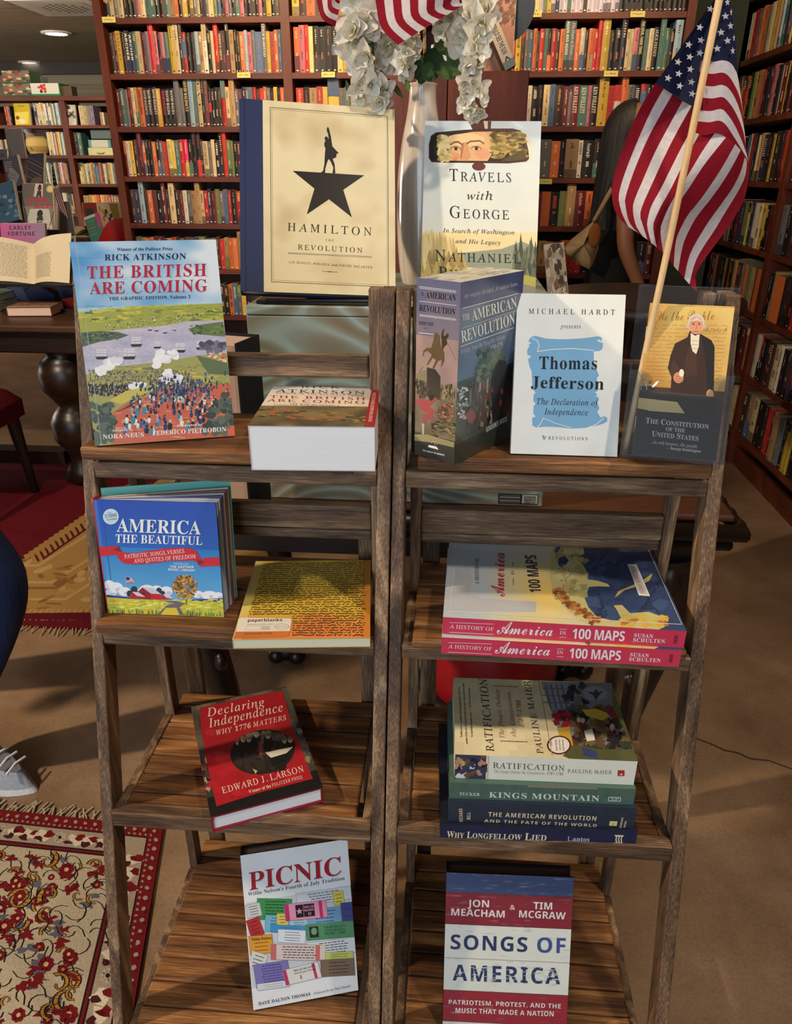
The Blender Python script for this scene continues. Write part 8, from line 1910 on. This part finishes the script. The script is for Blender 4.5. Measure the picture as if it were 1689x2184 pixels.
for sx in (-1, 1):
    m = MB(); m.grid(lambda u, v: (sx * .095 + .045 * cos(2 * pi * u) * (1 - .2 * v), -.03 + .12 * sin(2 * pi * u), .001 + .085 * v * (1 - .5 * max(0, -sin(2 * pi * u)))), 20, 6, (24, 22, 24), 0, True, True); m.poly([(sx * .095 + .036 * cos(2 * pi * i / 20), -.03 + .12 * sin(2 * pi * i / 20), .085 * (1 - .5 * max(0, -sin(2 * pi * i / 20)))) for i in range(20)], (24, 22, 24)); m.build('shoe', FABRIC, p1)
bg_ = thing('shoulder_bag', 'slouchy cream canvas bag hanging from a thin strap beside the person in black', 'bag', Matrix.Translation(onY(1240, 520, 3.35)))
I = Matrix.Translation(-bg_.matrix_world.translation)
top = [onY(x, y, 3.38) for x, y in ((1284, 468), (1262, 476))]
out = [(1268, 470), (1236, 496), (1204, 522), (1198, 530), (1215, 552), (1240, 566), (1258, 575), (1266, 560), (1276, 530), (1280, 495), (1284, 470)]
m = MB(); ctr_ = (1244, 522)
for sgn in (-1, 1):
    m.grid(lambda u, v: onY(ctr_[0] + (out[min(len(out) - 1, int(u * (len(out) - 1) + .5))][0] - ctr_[0]) * v, ctr_[1] + (out[min(len(out) - 1, int(u * (len(out) - 1) + .5))][1] - ctr_[1]) * v, 3.36 + sgn * .045 * sqrt(max(0, 1 - v * v)) + .006 * sin(u * 17)), 20, 8, (176, 150, 112))
m.build('bag_body', FABRIC, bg_, I)
m = MB(); m.tube([onY(x, y, Y) for x, y, Y in ((1266, 472, 3.36), (1290, 430, 3.40), (1312, 390, 3.46), (1332, 345, 3.50), (1345, 318, 3.545))], [.008, .010, .010, .010, .008], 8, (150, 124, 92)); m.build('strap', FABRIC, bg_, I)
m = MB(); q = onY(1268, 502, 3.318); m.sphere(q, .03, (140, 84, 44), 0, 12, 8, (.9, .35, 1.6)); o = m.build('leather_patch', FABRIC, bg_, I); o['label'] = 'brown leather patch'
# person striding in at the left edge: jeans and a pale sneaker
p2 = thing('person', 'person in blue jeans and pale sneakers striding in at the left edge', 'person', Matrix.Translation((-1.10, 1.27, 0)))
toe = V((-.955, 1.225, 0)); T0 = V((-1.10, 1.27, 0))
kn = V((-.975, 1.36, .50)) ; hipc = V((-1.19, 1.36, .93))
J = {'pel': (hipc, (.15, .11)), 'wai': (hipc + V((0, 0, .14)), (.135, .10)), 'che': (hipc + V((.03, 0, .34)), (.155, .11)), 'col': (hipc + V((.03, 0, .49)), (.10, .07)), 'nek': (hipc + V((.035, 0, .55)), .052), 'nk2': (hipc + V((.045, 0, .59)), .05)}
E_ = [('pel', 'wai'), ('wai', 'che'), ('che', 'col'), ('col', 'nek'), ('nek', 'nk2')]
legs = {'L': (hipc + V((.0, -.09, -.06)), V((-.94, 1.29, .525)), V((-1.14, 1.275, .10)), V((-1.05, 1.245, .035))), 'R': (hipc + V((0, .09, -.06)), V((-1.20, 1.47, .50)), V((-1.50, 1.50, .17)), V((-1.42, 1.50, .06)))}
for t, (h, k, a_, f_) in legs.items():
    J.update({t + 'h': (h, .095), t + 'k': (k, .062), t + 'a': (a_, .038), t + 'f': (f_, .032)}); E_ += [('pel', t + 'h'), (t + 'h', t + 'k'), (t + 'k', t + 'a'), (t + 'a', t + 'f')]
for t, sy, sw in (('L', -1, -.14), ('R', 1, .16)):
    s_ = hipc + V((.03, sy * .18, .47)); e_ = hipc + V((-.10, sy * .235, .22)); w_2 = hipc + V((-.22 + sw * .3, sy * .20, .02))
    J.update({t + 's': (s_, .055), t + 'e': (e_, .042), t + 'w': (w_2, .028)}); E_ += [('col', t + 's'), (t + 's', t + 'e'), (t + 'e', t + 'w')]; hand_on(J, E_, t + 'w', t, (sw * .8, 0, -1), (1, 0, 0), 1.0)
I2 = Matrix.Translation(-T0)
skinned('body', J, E_, 'pel', SKN, p2, 2, I2)
JJ = {'pel': (hipc + V((0, 0, -.01)), (.165, .125)), 'wai': (hipc + V((0, 0, .10)), (.15, .115))}; EE = [('wai', 'pel')]
for t, (h, k, a_, f_) in legs.items():
    JJ.update({t + 'h': (h, .112), t + 'm': ((h + k) / 2, .098), t + 'k': (k, .083), t + 'c': ((k * .6 + a_ * .4), .072), t + 'a': (a_ + V((0, 0, .03)), .058)}); EE += [('pel', t + 'h'), (t + 'h', t + 'm'), (t + 'm', t + 'k'), (t + 'k', t + 'c'), (t + 'c', t + 'a')]
skinned('jeans', JJ, EE, 'pel', DEN, p2, 2, I2)
JS = {'wai': (hipc + V((0, 0, .06)), (.162, .122)), 'che': (hipc + V((.03, 0, .34)), (.172, .125)), 'col': (hipc + V((.03, 0, .475)), (.115, .085))}; ES = [('wai', 'che'), ('che', 'col')]
for t, sy, sw in (('L', -1, -.14), ('R', 1, .16)):
    JS.update({t + 's': (hipc + V((.03, sy * .18, .465)), .067), t + 'e': (hipc + V((-.07, sy * .225, .28)), .056)}); ES += [('col', t + 's'), (t + 's', t + 'e')]
skinned('jumper', JS, ES, 'wai', GREYK, p2, 2, I2)
head(p2, I2 @ Matrix.Translation(hipc + V((.045, 0, .575))) @ Matrix.Rotation(radians(90), 4, 'Z'), .02)
for (ax_, ay_, az_, tilt) in ((-1.135, 1.275, .0, 0), (-1.49, 1.50, .075, .75)):
    m = MB()
    def sh(u, v):
        th = 2 * pi * u; l = cos(th); x = .065 + .145 * l; wd = .048 if l < .3 else .048 * (1 - .35 * ((l - .3) / .7) ** 2)
        top_ = .105 if l < -.1 else .105 - .055 * ((l + .1) / 1.1)
        k = 1 - .25 * v ** 2
        return (x * (1 - .06 * v) + (0 if l < 0 else -.02 * v), wd * sin(th) * k, .001 + top_ * v)
    m.grid(sh, 28, 8, lambda u, v: (222, 222, 222) if v < .25 else (170, 174, 182), 0, True, True); m.poly([sh(i / 28, 1) for i in range(28)], (120, 124, 134))
    M_ = I2 @ Matrix.Translation((ax_, ay_, az_)) @ Matrix.Rotation(radians(-12), 4, 'Z') @ Matrix.Rotation(tilt, 4, 'Y'); s_o = m.build('sneaker', FABRIC, p2, M_)
    m = MB()
    for k in range(4): m.tube([(.10 + k * .022, -.03, .094 - k * .009), (.10 + k * .022, 0, .101 - k * .009), (.10 + k * .022, .03, .094 - k * .009)], .003, 5, (236, 236, 236))
    o = m.build('laces', FABRIC, s_o); o['label'] = 'white laces'

# ------------------------------------------------------------------ tidy: the lettering helper is no longer needed
bpy.data.objects.remove(_co); bpy.data.curves.remove(_cu)
